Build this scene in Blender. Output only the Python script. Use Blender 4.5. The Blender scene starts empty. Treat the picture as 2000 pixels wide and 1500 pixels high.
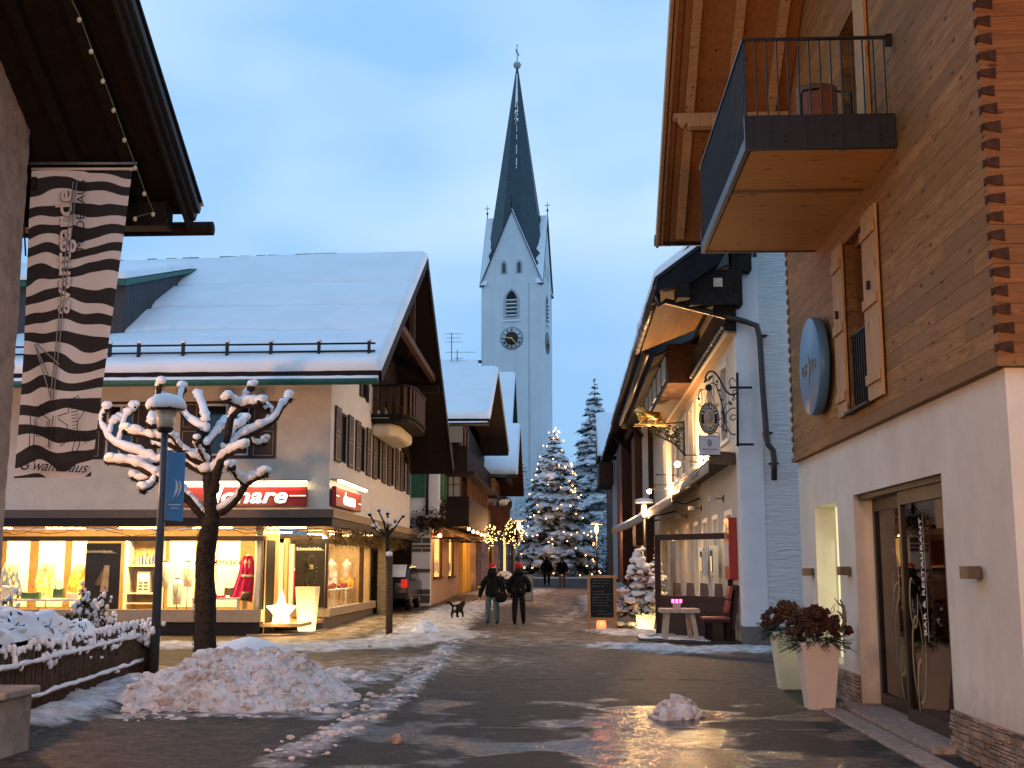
import bpy, math, random
from mathutils import Vector, Matrix, noise
random.seed(7)
scene = bpy.context.scene
COL = scene.collection
PI = math.pi
R = math.radians

# ---------------------------------------------------------------- camera
# world frame: +Y runs up the street, +X to the right of it, metres
F = 2290.0; H = 1.7
TH = math.atan(360.0 / F)
YAW = math.atan(110.0 / (F / math.cos(TH)))
cam = bpy.data.cameras.new("camera")
cam.sensor_width = 36.0
cam.lens = 36.0 * F / 2000.0
cam.clip_start = 0.05
cam.clip_end = 6000
camo = bpy.data.objects.new("camera", cam)
COL.objects.link(camo)
camo.location = (0, 0, H)
camo.rotation_euler = (PI / 2 + TH, 0, YAW)
scene.camera = camo

# ---------------------------------------------------------------- world: dusk sky
world = bpy.data.worlds.new("World")
scene.world = world
world.use_nodes = True
wn = world.node_tree.nodes; wl = world.node_tree.links
wn.clear()
def WN(t, **k):
    n = wn.new(t)
    for a, b in k.items(): setattr(n, a, b)
    return n
wout = WN('ShaderNodeOutputWorld'); wbg = WN('ShaderNodeBackground')
SUN_EL, SUN_ROT = R(4.0), R(70)
sky = WN('ShaderNodeTexSky', sky_type='NISHITA', sun_disc=False)
sky.sun_elevation = SUN_EL; sky.sun_rotation = SUN_ROT
sky.air_density = 1.2; sky.dust_density = 0.6; sky.ozone_density = 3.0
skm = WN('ShaderNodeMix', data_type='RGBA', blend_type='MULTIPLY'); skm.inputs[0].default_value = 1
skm.inputs[7].default_value = (0.10, 0.115, 0.13, 1)      # dims the daylight sky to dusk
wl.new(sky.outputs[0], skm.inputs[6])
tc = WN('ShaderNodeTexCoord'); mp = WN('ShaderNodeMapping'); mp.inputs['Scale'].default_value = (1.0, 1.0, 2.2)
wl.new(tc.outputs['Generated'], mp.inputs[0])
nz = WN('ShaderNodeTexNoise'); nz.inputs['Scale'].default_value = 2.6; nz.inputs['Detail'].default_value = 3; nz.inputs['Roughness'].default_value = .45
wl.new(mp.outputs[0], nz.inputs['Vector'])
cr = WN('ShaderNodeValToRGB'); cr.color_ramp.elements[0].position = .42; cr.color_ramp.elements[1].position = .66
cr.color_ramp.elements[0].color = (0.27, 0.51, 0.85, 1); cr.color_ramp.elements[1].color = (0.50, 0.69, 0.87, 1)
wl.new(nz.outputs[0], cr.inputs[0])
# thicker cloud low over the village, deep blue towards the zenith
sep = WN('ShaderNodeSeparateXYZ'); wl.new(tc.outputs['Generated'], sep.inputs[0])
hz = WN('ShaderNodeMapRange'); hz.inputs[1].default_value = 0.0; hz.inputs[2].default_value = 0.30; hz.inputs[3].default_value = 1; hz.inputs[4].default_value = 0
wl.new(sep.outputs[2], hz.inputs[0])
m1 = WN('ShaderNodeMix', data_type='RGBA'); m1.inputs[7].default_value = (0.27, 0.46, 0.68, 1)
hm = WN('ShaderNodeMath', operation='MULTIPLY'); hm.inputs[1].default_value = 0.75
wl.new(hz.outputs[0], hm.inputs[0]); wl.new(hm.outputs[0], m1.inputs[0]); wl.new(cr.outputs[0], m1.inputs[6])
zn = WN('ShaderNodeMapRange'); zn.inputs[1].default_value = 0.50; zn.inputs[2].default_value = 1.0; zn.inputs[3].default_value = 0; zn.inputs[4].default_value = .45
wl.new(sep.outputs[2], zn.inputs[0])
m1b = WN('ShaderNodeMix', data_type='RGBA'); m1b.inputs[7].default_value = (0.10, 0.22, 0.48, 1)
wl.new(zn.outputs[0], m1b.inputs[0]); wl.new(m1.outputs[2], m1b.inputs[6])
m2 = WN('ShaderNodeMix', data_type='RGBA', blend_type='ADD'); m2.inputs[0].default_value = 0.05
wl.new(m1b.outputs[2], m2.inputs[6]); wl.new(skm.outputs[2], m2.inputs[7])
wl.new(m2.outputs[2], wbg.inputs[0]); wbg.inputs[1].default_value = 1.06
wl.new(wbg.outputs[0], wout.inputs[0])

LW1, LW2, LW3, LW4 = 60, 2100, 1800, 1500      # power of the assumed lamps added just outside the picture
sund = bpy.data.lights.new("sun", 'SUN'); sund.energy = 0.10; sund.angle = R(30); sund.color = (0.75, 0.85, 1.0)
suno = bpy.data.objects.new("sun", sund); COL.objects.link(suno)
suno.rotation_euler = (R(60), 0, R(200))

scene.view_settings.view_transform = 'Standard'
scene.view_settings.look = 'None'
scene.view_settings.exposure = 0.2
scene.view_settings.gamma = 1.0
cy = scene.cycles
cy.use_denoising = True
cy.max_bounces = 6; cy.diffuse_bounces = 3; cy.glossy_bounces = 3; cy.transmission_bounces = 4; cy.transparent_max_bounces = 12
cy.sample_clamp_indirect = 4.0; cy.sample_clamp_direct = 0
cy.caustics_reflective = False; cy.caustics_refractive = False

# ---------------------------------------------------------------- a pixel of the survey photograph (2000 x 1500) to a point on a plane
O = Vector((0, 0, H))
def ray(px, py):
    u = px - 1000; v = 750 - py
    f = F * math.cos(TH) - v * math.sin(TH); z = F * math.sin(TH) + v * math.cos(TH)
    return Vector((u * math.cos(YAW) - f * math.sin(YAW), u * math.sin(YAW) + f * math.cos(YAW), z))
def gz(y):
    k = 4.0
    return 0.0158 * k * math.log(1 + math.exp(min((y - 26) / k, 50)))
def PG(px, py):
    r = ray(px, py); Y = 20.0
    for i in range(80): Y = .5 * Y + .5 * (gz(Y) - H) * r.y / r.z
    return O + r * (Y / r.y)
def PX(px, py, x): r = ray(px, py); return O + r * (x / r.x)
def PY(px, py, y): r = ray(px, py); return O + r * (y / r.y)
def PZ(px, py, z): r = ray(px, py); return O + r * ((z - H) / r.z)

# ---------------------------------------------------------------- mesh builder
class MB:
    def __init__(s): s.v = []; s.f = []; s.sm = []
    def add(s, vs, fs, smooth=False):
        n = len(s.v); s.v += [tuple(p) for p in vs]
        s.f += [tuple(i + n for i in f) for f in fs]; s.sm += [smooth] * len(fs)
        return s
    def box(s, x0, y0, z0, x1, y1, z1):
        return s.add([(x0,y0,z0),(x1,y0,z0),(x1,y1,z0),(x0,y1,z0),(x0,y0,z1),(x1,y0,z1),(x1,y1,z1),(x0,y1,z1)],
                     [(0,3,2,1),(4,5,6,7),(0,1,5,4),(1,2,6,5),(2,3,7,6),(3,0,4,7)])
    def beam(s, a, b, w, h, up=(0,0,1)):
        a = Vector(a); b = Vector(b); d = (b - a).normalized(); up = Vector(up)
        if abs(d.dot(up)) > .98: up = Vector((0,1,0))
        r = d.cross(up).normalized() * (w / 2); u = r.cross(d).normalized() * (h / 2)
        vs = [a-r-u, a+r-u, a+r+u, a-r+u, b-r-u, b+r-u, b+r+u, b-r+u]
        return s.add(vs, [(0,1,2,3),(4,7,6,5),(0,4,5,1),(1,5,6,2),(2,6,7,3),(3,7,4,0)])
    def prism(s, pts, d):        # closed polygon of 3-D points swept by vector d
        n = len(pts); d = Vector(d); a = [Vector(p) for p in pts]
        return s.add(a + [p + d for p in a], [tuple(range(n))[::-1], tuple(range(n, 2*n))] + [(i, (i+1) % n, n + (i+1) % n, n + i) for i in range(n)])
    def quad(s, a, b, c, d): return s.add([a,b,c,d], [(0,1,2,3)])
    def tube(s, pts, rad, n=8, caps=True, squash=1.0):
        pts = [Vector(p) for p in pts]
        if not hasattr(rad, '__len__'): rad = [rad] * len(pts)
        vs = []; ref = None
        for i, p in enumerate(pts):
            d = (pts[min(i+1, len(pts)-1)] - pts[max(i-1, 0)])
            if d.length < 1e-9: d = Vector((0,0,1))
            d.normalize()
            if ref is None: ref = Vector((0,0,1)) if abs(d.z) < .9 else Vector((1,0,0))
            r = (ref - d * ref.dot(d)).normalized(); ref = r; u = d.cross(r)
            for k in range(n):
                t = 2 * PI * k / n
                vs.append(p + (r * math.cos(t) * squash + u * math.sin(t)) * rad[i])
        fs = [(i*n+k, i*n+(k+1) % n, (i+1)*n+(k+1) % n, (i+1)*n+k) for i in range(len(pts)-1) for k in range(n)]
        if caps: fs += [tuple(range(n))[::-1], tuple((len(pts)-1)*n + k for k in range(n))]
        return s.add(vs, fs, True)
    def lathe(s, c, prof, n=24, axis='z'):   # prof: (radius, height)
        vs = []
        for r, h in prof:
            for k in range(n):
                t = 2*PI*k/n; x, y = r*math.cos(t), r*math.sin(t)
                if axis == 'z': q = (c[0]+x, c[1]+y, c[2]+h)
                elif axis == 'x': q = (c[0]+h, c[1]+x, c[2]+y)
                else: q = (c[0]+x, c[1]+h, c[2]+y)
                vs.append(q)
        m = len(prof)
        fs = [(i*n+k, i*n+(k+1) % n, (i+1)*n+(k+1) % n, (i+1)*n+k) for i in range(m-1) for k in range(n)]
        fs += [tuple(range(n))[::-1], tuple((m-1)*n+k for k in range(n))]
        return s.add(vs, fs, True)
    def ball(s, c, r, sc=(1,1,1), n=8, m=6, jit=0, smooth=True):
        vs = [(c[0], c[1], c[2] - r*sc[2])]
        for i in range(1, m):
            p = PI * i / m - PI/2
            for k in range(n):
                t = 2*PI*k/n
                q = 1 + (random.uniform(-jit, jit) if jit else 0)
                vs.append((c[0]+r*q*sc[0]*math.cos(p)*math.cos(t), c[1]+r*q*sc[1]*math.cos(p)*math.sin(t), c[2]+r*q*sc[2]*math.sin(p)))
        vs.append((c[0], c[1], c[2] + r*sc[2]))
        fs = [(0, 1+(k+1) % n, 1+k) for k in range(n)]
        for i in range(m-2):
            a = 1+i*n
            fs += [(a+k, a+(k+1) % n, a+n+(k+1) % n, a+n+k) for k in range(n)]
        a = 1+(m-2)*n; t = len(vs)-1
        fs += [(a+k, a+(k+1) % n, t) for k in range(n)]
        return s.add(vs, fs, smooth)
    def grid(s, fn, nu, nv, smooth=True):
        vs = [fn(i/nu, j/nv) for j in range(nv+1) for i in range(nu+1)]
        fs = [(j*(nu+1)+i, j*(nu+1)+i+1, (j+1)*(nu+1)+i+1, (j+1)*(nu+1)+i) for j in range(nv) for i in range(nu)]
        return s.add(vs, fs, smooth)
    def xf(s, M, a=0):
        s.v[a:] = [tuple(M @ Vector(p)) for p in s.v[a:]]; return s
    def build(s, name, mat, parent=None, bevel=0, solid=0, sub=0):
        me = bpy.data.meshes.new(name)
        off = wloc(parent) if parent is not None else Vector((0,0,0))
        me.from_pydata([(p[0]-off.x, p[1]-off.y, p[2]-off.z) for p in s.v], [], s.f)
        me.polygons.foreach_set('use_smooth', s.sm)
        me.update()
        o = bpy.data.objects.new(name, me); COL.objects.link(o)
        if mat: me.materials.append(M[mat] if isinstance(mat, str) else mat)
        if parent is not None: o.parent = parent
        if solid:
            m = o.modifiers.new('solid', 'SOLIDIFY'); m.thickness = solid; m.offset = 0
        if bevel:
            m = o.modifiers.new('bevel', 'BEVEL'); m.width = bevel; m.segments = 2; m.limit_method = 'ANGLE'
        if sub:
            m = o.modifiers.new('sub', 'SUBSURF'); m.levels = sub; m.render_levels = sub
        return o
def wloc(o):
    v = Vector((0,0,0))
    while o is not None: v += Vector(o.location); o = o.parent
    return v
def tag(o, label=None, cat=None, group=None, kind=None):
    if label: o['label'] = label
    if cat: o['category'] = cat
    if group: o['group'] = group
    if kind or label: o['kind'] = kind or 'thing'
    return o
def T(name, label, cat, loc=(0,0,0), group=None):
    o = bpy.data.objects.new(name, None); COL.objects.link(o); o.location = loc
    o.empty_display_size = .2
    return tag(o, label, cat, group, 'thing')
def copy_tree(o, parent=None, label=None):
    c = o.copy(); COL.objects.link(c); c.parent = parent
    if label: c['label'] = label
    for ch in [q for q in o.children]: copy_tree(ch, c)
    return c
def text(name, body, size, loc, rot, mat, parent, shear=0, offset=0, extrude=.004, align='CENTER', space=1, sx=1):
    cu = bpy.data.curves.new(name, 'FONT'); cu.body = body; cu.size = size; cu.align_x = align; cu.align_y = 'CENTER'
    cu.shear = shear; cu.offset = offset; cu.extrude = extrude; cu.space_character = space; cu.resolution_u = 3
    cu.materials.append(M[mat])
    o = bpy.data.objects.new(name, cu); COL.objects.link(o)
    o.parent = parent
    o.location = Vector(loc) - (wloc(parent) if parent else Vector((0,0,0)))
    o.rotation_euler = rot; o.scale = (sx, 1, 1)
    return o
def lamp(name, kind, loc, power, color, parent=None, size=.1, sy=None, rot=None, spread=None):
    l = bpy.data.lights.new(name, kind); l.energy = power; l.color = color
    if kind == 'AREA':
        l.size = size
        if sy: l.shape = 'RECTANGLE'; l.size_y = sy
        if spread: l.spread = spread
    elif kind in ('POINT', 'SPOT'): l.shadow_soft_size = size
    o = bpy.data.objects.new(name, l); COL.objects.link(o)
    if parent is not None: o.parent = parent
    o.location = Vector(loc) - (wloc(parent) if parent is not None else Vector((0,0,0)))
    if rot: o.rotation_euler = rot
    return o
def nz3(x, y, z, s=1.0, oct=4):
    return noise.fractal(Vector((x*s, y*s, z*s)), 1.0, 2.0, oct)

# ---------------------------------------------------------------- materials
M = {}
class NT:
    def __init__(s, name):
        m = bpy.data.materials.new(name); m.use_nodes = True; s.m = m
        s.n = m.node_tree.nodes; s.l = m.node_tree.links; s.n.clear()
        s.out = s.n.new('ShaderNodeOutputMaterial'); s.b = s.n.new('ShaderNodeBsdfPrincipled')
        s.l.new(s.b.outputs[0], s.out.inputs[0]); M[name] = m
        s.co = s.n.new('ShaderNodeTexCoord').outputs['Object']
    def N(s, t, ins=None, **k):
        n = s.n.new(t)
        for a, b in k.items(): setattr(n, a, b)
        for i, v in (ins or {}).items():
            if isinstance(v, bpy.types.NodeSocket): s.l.new(v, n.inputs[i])
            else: n.inputs[i].default_value = v
        return n
    def map(s, sc, rot=(0,0,0), src=None):
        return s.N('ShaderNodeMapping', {0: src or s.co, 'Scale': sc, 'Rotation': rot}).outputs[0]
    def noise(s, scale, vec=None, detail=4, rough=.55):
        return s.N('ShaderNodeTexNoise', {'Vector': vec or s.co, 'Scale': scale, 'Detail': detail, 'Roughness': rough}).outputs[0]
    def ramp(s, fac, stops, interp='LINEAR'):
        r = s.N('ShaderNodeValToRGB', {0: fac}); r.color_ramp.interpolation = interp
        e = r.color_ramp.elements
        while len(e) < len(stops): e.new(.5)
        for i, (p, c) in enumerate(stops):
            e[i].position = p; e[i].color = tuple(c) + (1,) if hasattr(c, '__len__') else (c, c, c, 1)
        return r.outputs[0]
    def mix(s, fac, a, b, bt='MIX'):
        n = s.N('ShaderNodeMix', data_type='RGBA', blend_type=bt)
        for i, v in ((0, fac), (6, a), (7, b)):
            if isinstance(v, bpy.types.NodeSocket): s.l.new(v, n.inputs[i])
            else: n.inputs[i].default_value = (tuple(v) + (1,)) if hasattr(v, '__len__') else v
        return n.outputs[2]
    def math(s, op, a, b=0.0, clamp=False):
        n = s.N('ShaderNodeMath', {0: a, 1: b}, operation=op); n.use_clamp = clamp; return n.outputs[0]
    def set(s, **k):
        for a, v in k.items():
            a = {'col': 'Base Color', 'rough': 'Roughness', 'metal': 'Metallic', 'spec': 'Specular IOR Level', 'ecol': 'Emission Color', 'estr': 'Emission Strength', 'coat': 'Coat Weight', 'alpha': 'Alpha', 'sss': 'Subsurface Weight', 'trans': 'Transmission Weight'}[a]
            i = s.b.inputs[a]
            if isinstance(v, bpy.types.NodeSocket): s.l.new(v, i)
            else: i.default_value = (tuple(v) + (1,)) if hasattr(v, '__len__') and len(v) == 3 else v
    def bump(s, h, strength=.4, dist=.02):
        b = s.N('ShaderNodeBump', {'Strength': strength, 'Distance': dist, 'Height': h})
        s.l.new(b.outputs[0], s.b.inputs['Normal'])
def simple(name, col, rough=.6, var=.15, vs=6.0, bump=0, bs=40, metal=0, spec=None, dist=.01):
    if spec is None: spec = .12 if rough > .6 else (.3 if rough > .45 else .5)
    t = NT(name); n = t.noise(vs)
    c0 = tuple(c*(1-var) for c in col); c1 = tuple(min(1, c*(1+var)) for c in col)
    t.set(col=t.ramp(n, [(.3, c0), (.7, c1)]), rough=rough, metal=metal, spec=spec)
    if bump: t.bump(t.noise(bs), bump, dist)
    return t
def glow(name, col, strength, base=None):
    t = NT(name); t.set(col=base or col, ecol=col, estr=strength, rough=.5); return t
# plain ones
simple('plaster_l1', (.34,.29,.25), .9, .2, 5, .9, 28, dist=.03)
simple('plaster_warm', (.74,.68,.58), .9, .06, 3, .8, 14, dist=.03)
simple('plaster_white', (.70,.70,.69), .9, .05, 2, .25, 30)
simple('plaster_cream', (.66,.60,.47), .88, .06, 3, .6, 16, dist=.02)
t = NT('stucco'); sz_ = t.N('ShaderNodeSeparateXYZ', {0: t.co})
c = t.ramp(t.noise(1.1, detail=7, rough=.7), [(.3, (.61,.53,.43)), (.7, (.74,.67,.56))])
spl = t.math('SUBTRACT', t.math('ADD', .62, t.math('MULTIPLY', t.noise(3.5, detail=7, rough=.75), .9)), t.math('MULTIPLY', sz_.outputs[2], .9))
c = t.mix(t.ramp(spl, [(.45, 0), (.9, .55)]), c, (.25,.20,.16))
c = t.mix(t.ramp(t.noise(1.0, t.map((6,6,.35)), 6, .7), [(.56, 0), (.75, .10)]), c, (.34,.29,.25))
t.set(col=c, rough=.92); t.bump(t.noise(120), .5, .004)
simple('plinth_grey', (.17,.15,.13), .85, .15, 5, .3, 30)
simple('dark_wood', (.018,.012,.009), .7, .35, 8, .3, 20)
simple('mid_wood', (.075,.036,.018), .65, .3, 9, .3, 25)
simple('red_wood', (.075,.032,.02), .65, .3, 9, .3, 25)
simple('shutter_brown', (.038,.022,.016), .5, .2, 6)
simple('shutter_line', (.45,.38,.26), .6)
simple('green_paint', (.02,.10,.045), .5, .15, 4)
simple('green_metal', (.03,.12,.09), .5, .2, 4)
simple('white_paint', (.72,.70,.66), .5, .05)
simple('iron', (.014,.014,.016), .5, .3, 20, .1, 60, metal=.2)
simple('rail_metal', (.022,.026,.034), .5, .2, 10, metal=.2)
simple('black_wood', (.010,.008,.007), .75, .3, 8)
simple('dovetail', (.055,.024,.012), .7, .4, 20, .4, 40)
simple('gutter_metal', (.06,.055,.05), .4, .25, 8, metal=.7)
simple('zinc', (.16,.17,.18), .45, .2, 8, metal=.6)
simple('bark', (.035,.026,.019), .9, .5, 14, 1.0, 30, dist=.03)
simple('twig', (.04,.028,.02), .9, .3, 14)
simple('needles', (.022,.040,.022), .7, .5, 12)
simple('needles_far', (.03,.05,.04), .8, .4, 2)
simple('hedge_leaf', (.020,.028,.014), .7, .5, 12)
simple('fence_wood', (.085,.055,.036), .85, .4, 12, .5, 30)
simple('stone', (.26,.23,.20), .85, .25, 5, .6, 20, dist=.02)
simple('granite', (.30,.24,.20), .75, .3, 12, .3, 60)
simple('pale_wood', (.50,.38,.27), .6, .2, 10, .2, 30)
simple('red_leather', (.30,.045,.035), .45, .15, 6)
simple('window_dark', (.012,.013,.016), .08, .2, 2, spec=.8)
simple('curtain', (.5,.47,.42), .9, .15, 18)
simple('black', (.008,.008,.009), .6)
simple('coat_black', (.006,.006,.008), .85, .3, 12, .3, 60)
simple('coat_navy', (.005,.006,.009), .85, .3, 12, .3, 60)
simple('jeans', (.07,.11,.14), .85, .2, 20)
simple('trousers_dark', (.008,.008,.012), .85)
simple('skin', (.55,.33,.24), .5, .05)
simple('hat_red', (.42,.02,.035), .8, .2, 60)
simple('yellow_band', (.85,.75,.03), .5)
simple('dog_fur', (.010,.009,.009), .8, .4, 30, .5, 90)
simple('dog_white', (.45,.42,.38), .8)
simple('gold', (.95,.58,.16), .28, .15, 18, .4, 30, metal=1.0, dist=.02)
simple('oxide_green', (.06,.075,.035), .6, .4, 20, metal=.3)
simple('red_sign', (.33,.012,.012), .35, .05)
simple('red_case', (.34,.012,.010), .35, .08)
simple('lamp_brown', (.10,.075,.055), .4, .1, metal=.5)
simple('bronze_frame', (.032,.022,.015), .35, .15, 6, metal=.5)
simple('cone', (.07,.03,.018), .7, .5, 30, .8, 60)
simple('antler', (.22,.15,.10), .5, .3, 12)
simple('planter', (.72,.60,.48), .35, .04)
simple('planter_pale', (.70,.69,.50), .35, .04)
simple('fabric_white', (.8,.77,.7), .9)
simple('magenta', (.55,.02,.10), .8, .25, 10)
simple('handbag_green', (.06,.11,.05), .4)
simple('handbag_brown', (.09,.07,.05), .4)
simple('awning_grey', (.42,.36,.30), .85, .15, 5)
simple('awning_orange', (.50,.28,.12), .85, .15, 5)
simple('pole_grey', (.06,.065,.075), .45, .15, 8, metal=.3)
simple('sill_tan', (.34,.27,.19), .6, .1)
simple('ledge_stone', (.27,.20,.15), .85, .45, 3.5, .8, 30, dist=.02)
simple('blue_banner', (.07,.20,.36), .6, .1)
simple('disc_blue', (.07,.19,.34), .45, .04)
simple('leaf', (.30,.27,.10), .8)
simple('clod', (.42,.27,.19), .8, .3, 20, .6, 30)
simple('car_paint', (.012,.013,.016), .25, .1, spec=.7)
simple('tyre', (.01,.01,.01), .8)
simple('ochre', (.62,.40,.09), .85, .08)
simple('pink_plaster', (.50,.33,.25), .9, .08, 3, .3, 25)
t = NT('tower_white'); c = t.ramp(t.noise(.35, detail=6, rough=.7), [(.3, (.60,.62,.64)), (.7, (.72,.73,.74))])
c = t.mix(t.ramp(t.noise(1.0, t.map((1.6,1.6,.07)), 6, .75), [(.50, 0), (.72, .38)]), c, (.40,.42,.44)); t.set(col=c, rough=.9); t.bump(t.noise(8), .2, .01)
t = NT('copper_dark'); sz_ = t.N('ShaderNodeSeparateXYZ', {0: t.co}); fr_ = t.math('FRACT', t.math('MULTIPLY', sz_.outputs[2], 2.2))
c = t.ramp(t.noise(2.2, t.map((3,3,.5)), 6, .7), [(.3, (.014,.030,.038)), (.7, (.040,.072,.085))]); t.set(col=t.mix(t.ramp(fr_, [(0, .7), (.12, 0)]), c, (.008,.015,.02)), rough=.55); t.bump(fr_, .5, .03)
simple('clock_dark', (.05,.02,.02), .5)
simple('clock_ring', (.55,.58,.60), .6)
simple('chalk', (.55,.55,.52), .9)
simple('board_black', (.018,.02,.02), .75, .3, 6)
simple('frame_orange', (.42,.20,.07), .5, .2, 10)
simple('plastic_red', (.5,.03,.02), .3)
simple('bag_tan', (.18,.13,.09), .6, .3, 10)
simple('pale_sign', (.55,.50,.48), .5, .06)
simple('cable', (.10,.13,.06), .5)
simple('bulb_off', (.45,.42,.33), .15, spec=.8)
simple('ornament', (.35,.02,.02), .25)
simple('grey_board', (.22,.24,.26), .5)
simple('panel_dark', (.012,.008,.007), .6)
simple('shop_wood', (.55,.36,.16), .5)
simple('mannequin', (.75,.62,.45), .5)
simple('chair_wood', (.16,.07,.04), .5)
simple('rope', (.03,.03,.03), .8)

# snow: soft bumps, a little translucency in the tint
t = NT('snow'); n = t.noise(9, detail=5); t.set(col=t.ramp(t.noise(2.5), [(.3, (.74,.76,.79)), (.7, (.86,.87,.89))]), rough=.65, spec=.3); t.bump(n, .35, .03)
t = NT('snow_roof'); n = t.noise(3, detail=6); t.set(col=t.ramp(t.noise(.7), [(.3, (.78,.81,.84)), (.7, (.87,.89,.91))]), rough=.7, spec=.3); t.bump(n, .3, .05)
t = NT('snow_dirty'); a = t.noise(1.7, detail=9, rough=.78); b = t.noise(11, detail=5, rough=.7)
c = t.ramp(a, [(.32, (.34,.25,.19)), (.44, (.62,.53,.47)), (.56, (.78,.75,.74))]); c = t.mix(t.ramp(b, [(.36, 0.55), (.46, 0.0)]), c, (.28,.18,.12))
gzr = t.N('ShaderNodeNewGeometry'); sz = t.N('ShaderNodeSeparateXYZ', {0: gzr.outputs['Position']})
t.set(col=c, rough=.75, spec=.3); t.bump(b, .8, .04)
# frost-whitened log/stone bands
t = NT('rough_plaster_wave')   # combed horizontal waves
v = t.map((1.2,1.2,9.0)); n = t.N('ShaderNodeTexNoise', {'Vector': v, 'Scale': 1.6, 'Detail': 3, 'Distortion': 1.2}).outputs[0]
t.set(col=t.ramp(n, [(.35, (.58,.58,.56)), (.6, (.64,.64,.62))]), rough=.9); t.bump(n, .7, .05)

# timber with boards: axis along which the boards run, board height in z
def boards(name, along, hgt, c_lo, c_hi, knots=True, updir='z', bump=.35, seg=3.1, grain=.45, hue=None):
    t = NT(name); sp = t.N('ShaderNodeSeparateXYZ', {0: t.co})
    ax = {'x': 0, 'y': 1, 'z': 2}
    u = sp.outputs[ax[updir]]; w = sp.outputs[ax[along]]
    row = t.math('FLOOR', t.math('DIVIDE', u, hgt))
    fr = t.math('FRACT', t.math('DIVIDE', u, hgt))
    sg = t.math('FLOOR', t.math('ADD', t.math('DIVIDE', w, seg), t.math('MULTIPLY', row, .37)))
    wn_ = t.N('ShaderNodeTexWhiteNoise', noise_dimensions='2D'); cv = t.N('ShaderNodeCombineXYZ', {0: row, 1: sg}); t.l.new(cv.outputs[0], wn_.inputs[0])
    rnd = wn_.outputs[0]
    sc = {'x': (1.2,14,14), 'y': (14,1.2,14), 'z': (14,14,1.2)}[along]
    shift = t.N('ShaderNodeVectorMath', {0: t.co, 1: t.N('ShaderNodeCombineXYZ', {0: t.math('MULTIPLY', rnd, 7.3), 1: t.math('MULTIPLY', rnd, 3.1), 2: 0}).outputs[0]}, operation='ADD').outputs[0]
    gv = t.map(sc, src=shift)
    g = t.N('ShaderNodeTexNoise', {'Vector': gv, 'Scale': 1.3, 'Detail': 5, 'Distortion': 1.6}).outputs[0]
    col = t.ramp(g, [(.25, c_lo), (.75, c_hi)])
    col = t.mix(t.math('MULTIPLY', rnd, grain), col, tuple(c*.45 for c in c_hi))
    patch = t.noise(.8, detail=3)
    col = t.mix(t.ramp(patch, [(.45, 0), (.75, .4)]), col, tuple(c*.5 for c in c_hi))
    if knots:
        kv = t.map({'x': (2.2,7,7), 'y': (7,2.2,7), 'z': (7,7,2.2)}[along], src=shift)
        vo = t.N('ShaderNodeTexVoronoi', {'Vector': kv, 'Scale': 1.0, 'Randomness': 1.0})
        col = t.mix(t.ramp(vo.outputs['Distance'], [(.06, .9), (.16, 0)]), col, (.035,.014,.006))
    gap = t.ramp(fr, [(0, 1), (.03, 0), (.97, 0), (1, 1)])
    col = t.mix(t.math('MULTIPLY', gap, .75), col, (.015,.008,.005))
    t.set(col=col, rough=.65, spec=.14)
    h = t.math('SUBTRACT', t.math('MULTIPLY', g, .35), gap)
    t.bump(h, bump, .015)
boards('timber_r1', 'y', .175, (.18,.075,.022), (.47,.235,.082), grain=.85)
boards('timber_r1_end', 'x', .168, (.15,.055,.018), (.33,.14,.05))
boards('soffit_r1', 'y', .9, (.26,.115,.040), (.42,.20,.08), updir='x', bump=.15, grain=.2)
boards('soffit_balcony', 'x', 3.9, (.46,.24,.075), (.60,.33,.12), updir='y', bump=.1, grain=.1, seg=50)
boards('shutter_wood', 'z', .12, (.38,.21,.095), (.58,.36,.18), updir='y', bump=.3, grain=.15, seg=50)
boards('timber_dark_y', 'y', .2, (.007,.005,.004), (.022,.014,.010), knots=False, grain=.5)
boards('timber_dark_x', 'x', .2, (.014,.010,.009), (.040,.028,.022), knots=False, grain=.5)
boards('timber_brown', 'z', .22, (.05,.022,.014), (.12,.055,.032), knots=False, updir='y', grain=.5, seg=60)
boards('soffit_lit', 'y', .26, (.16,.09,.045), (.28,.17,.09), knots=False, updir='x', grain=.4)
boards('cladding_grey', 'z', .3, (.05,.05,.055), (.09,.09,.095), knots=False, updir='y', seg=60, grain=.3)
boards('deck_wood', 'x', .12, (.04,.03,.022), (.10,.07,.05), knots=False, updir='y', grain=.4)

# clear pane: mostly see-through, mirror at grazing angles
def pane(name, tint, refl=.10, rough=.0):
    t = NT(name); t.n.remove(t.b)
    tr = t.N('ShaderNodeBsdfTransparent', {0: tuple(tint)+(1,)}); gl = t.N('ShaderNodeBsdfGlossy', {0: (1,1,1,1), 'Roughness': rough})
    fr = t.N('ShaderNodeFresnel', {0: 1.45}); mx = t.N('ShaderNodeMixShader', {0: t.math('MULTIPLY', fr.outputs[0], refl*8, True), 1: tr.outputs[0], 2: gl.outputs[0]})
    t.l.new(mx.outputs[0], t.out.inputs[0])
pane('glass', (.97,.96,.93), .035)
pane('glass_amber', (.62,.50,.38), .12)

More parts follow.
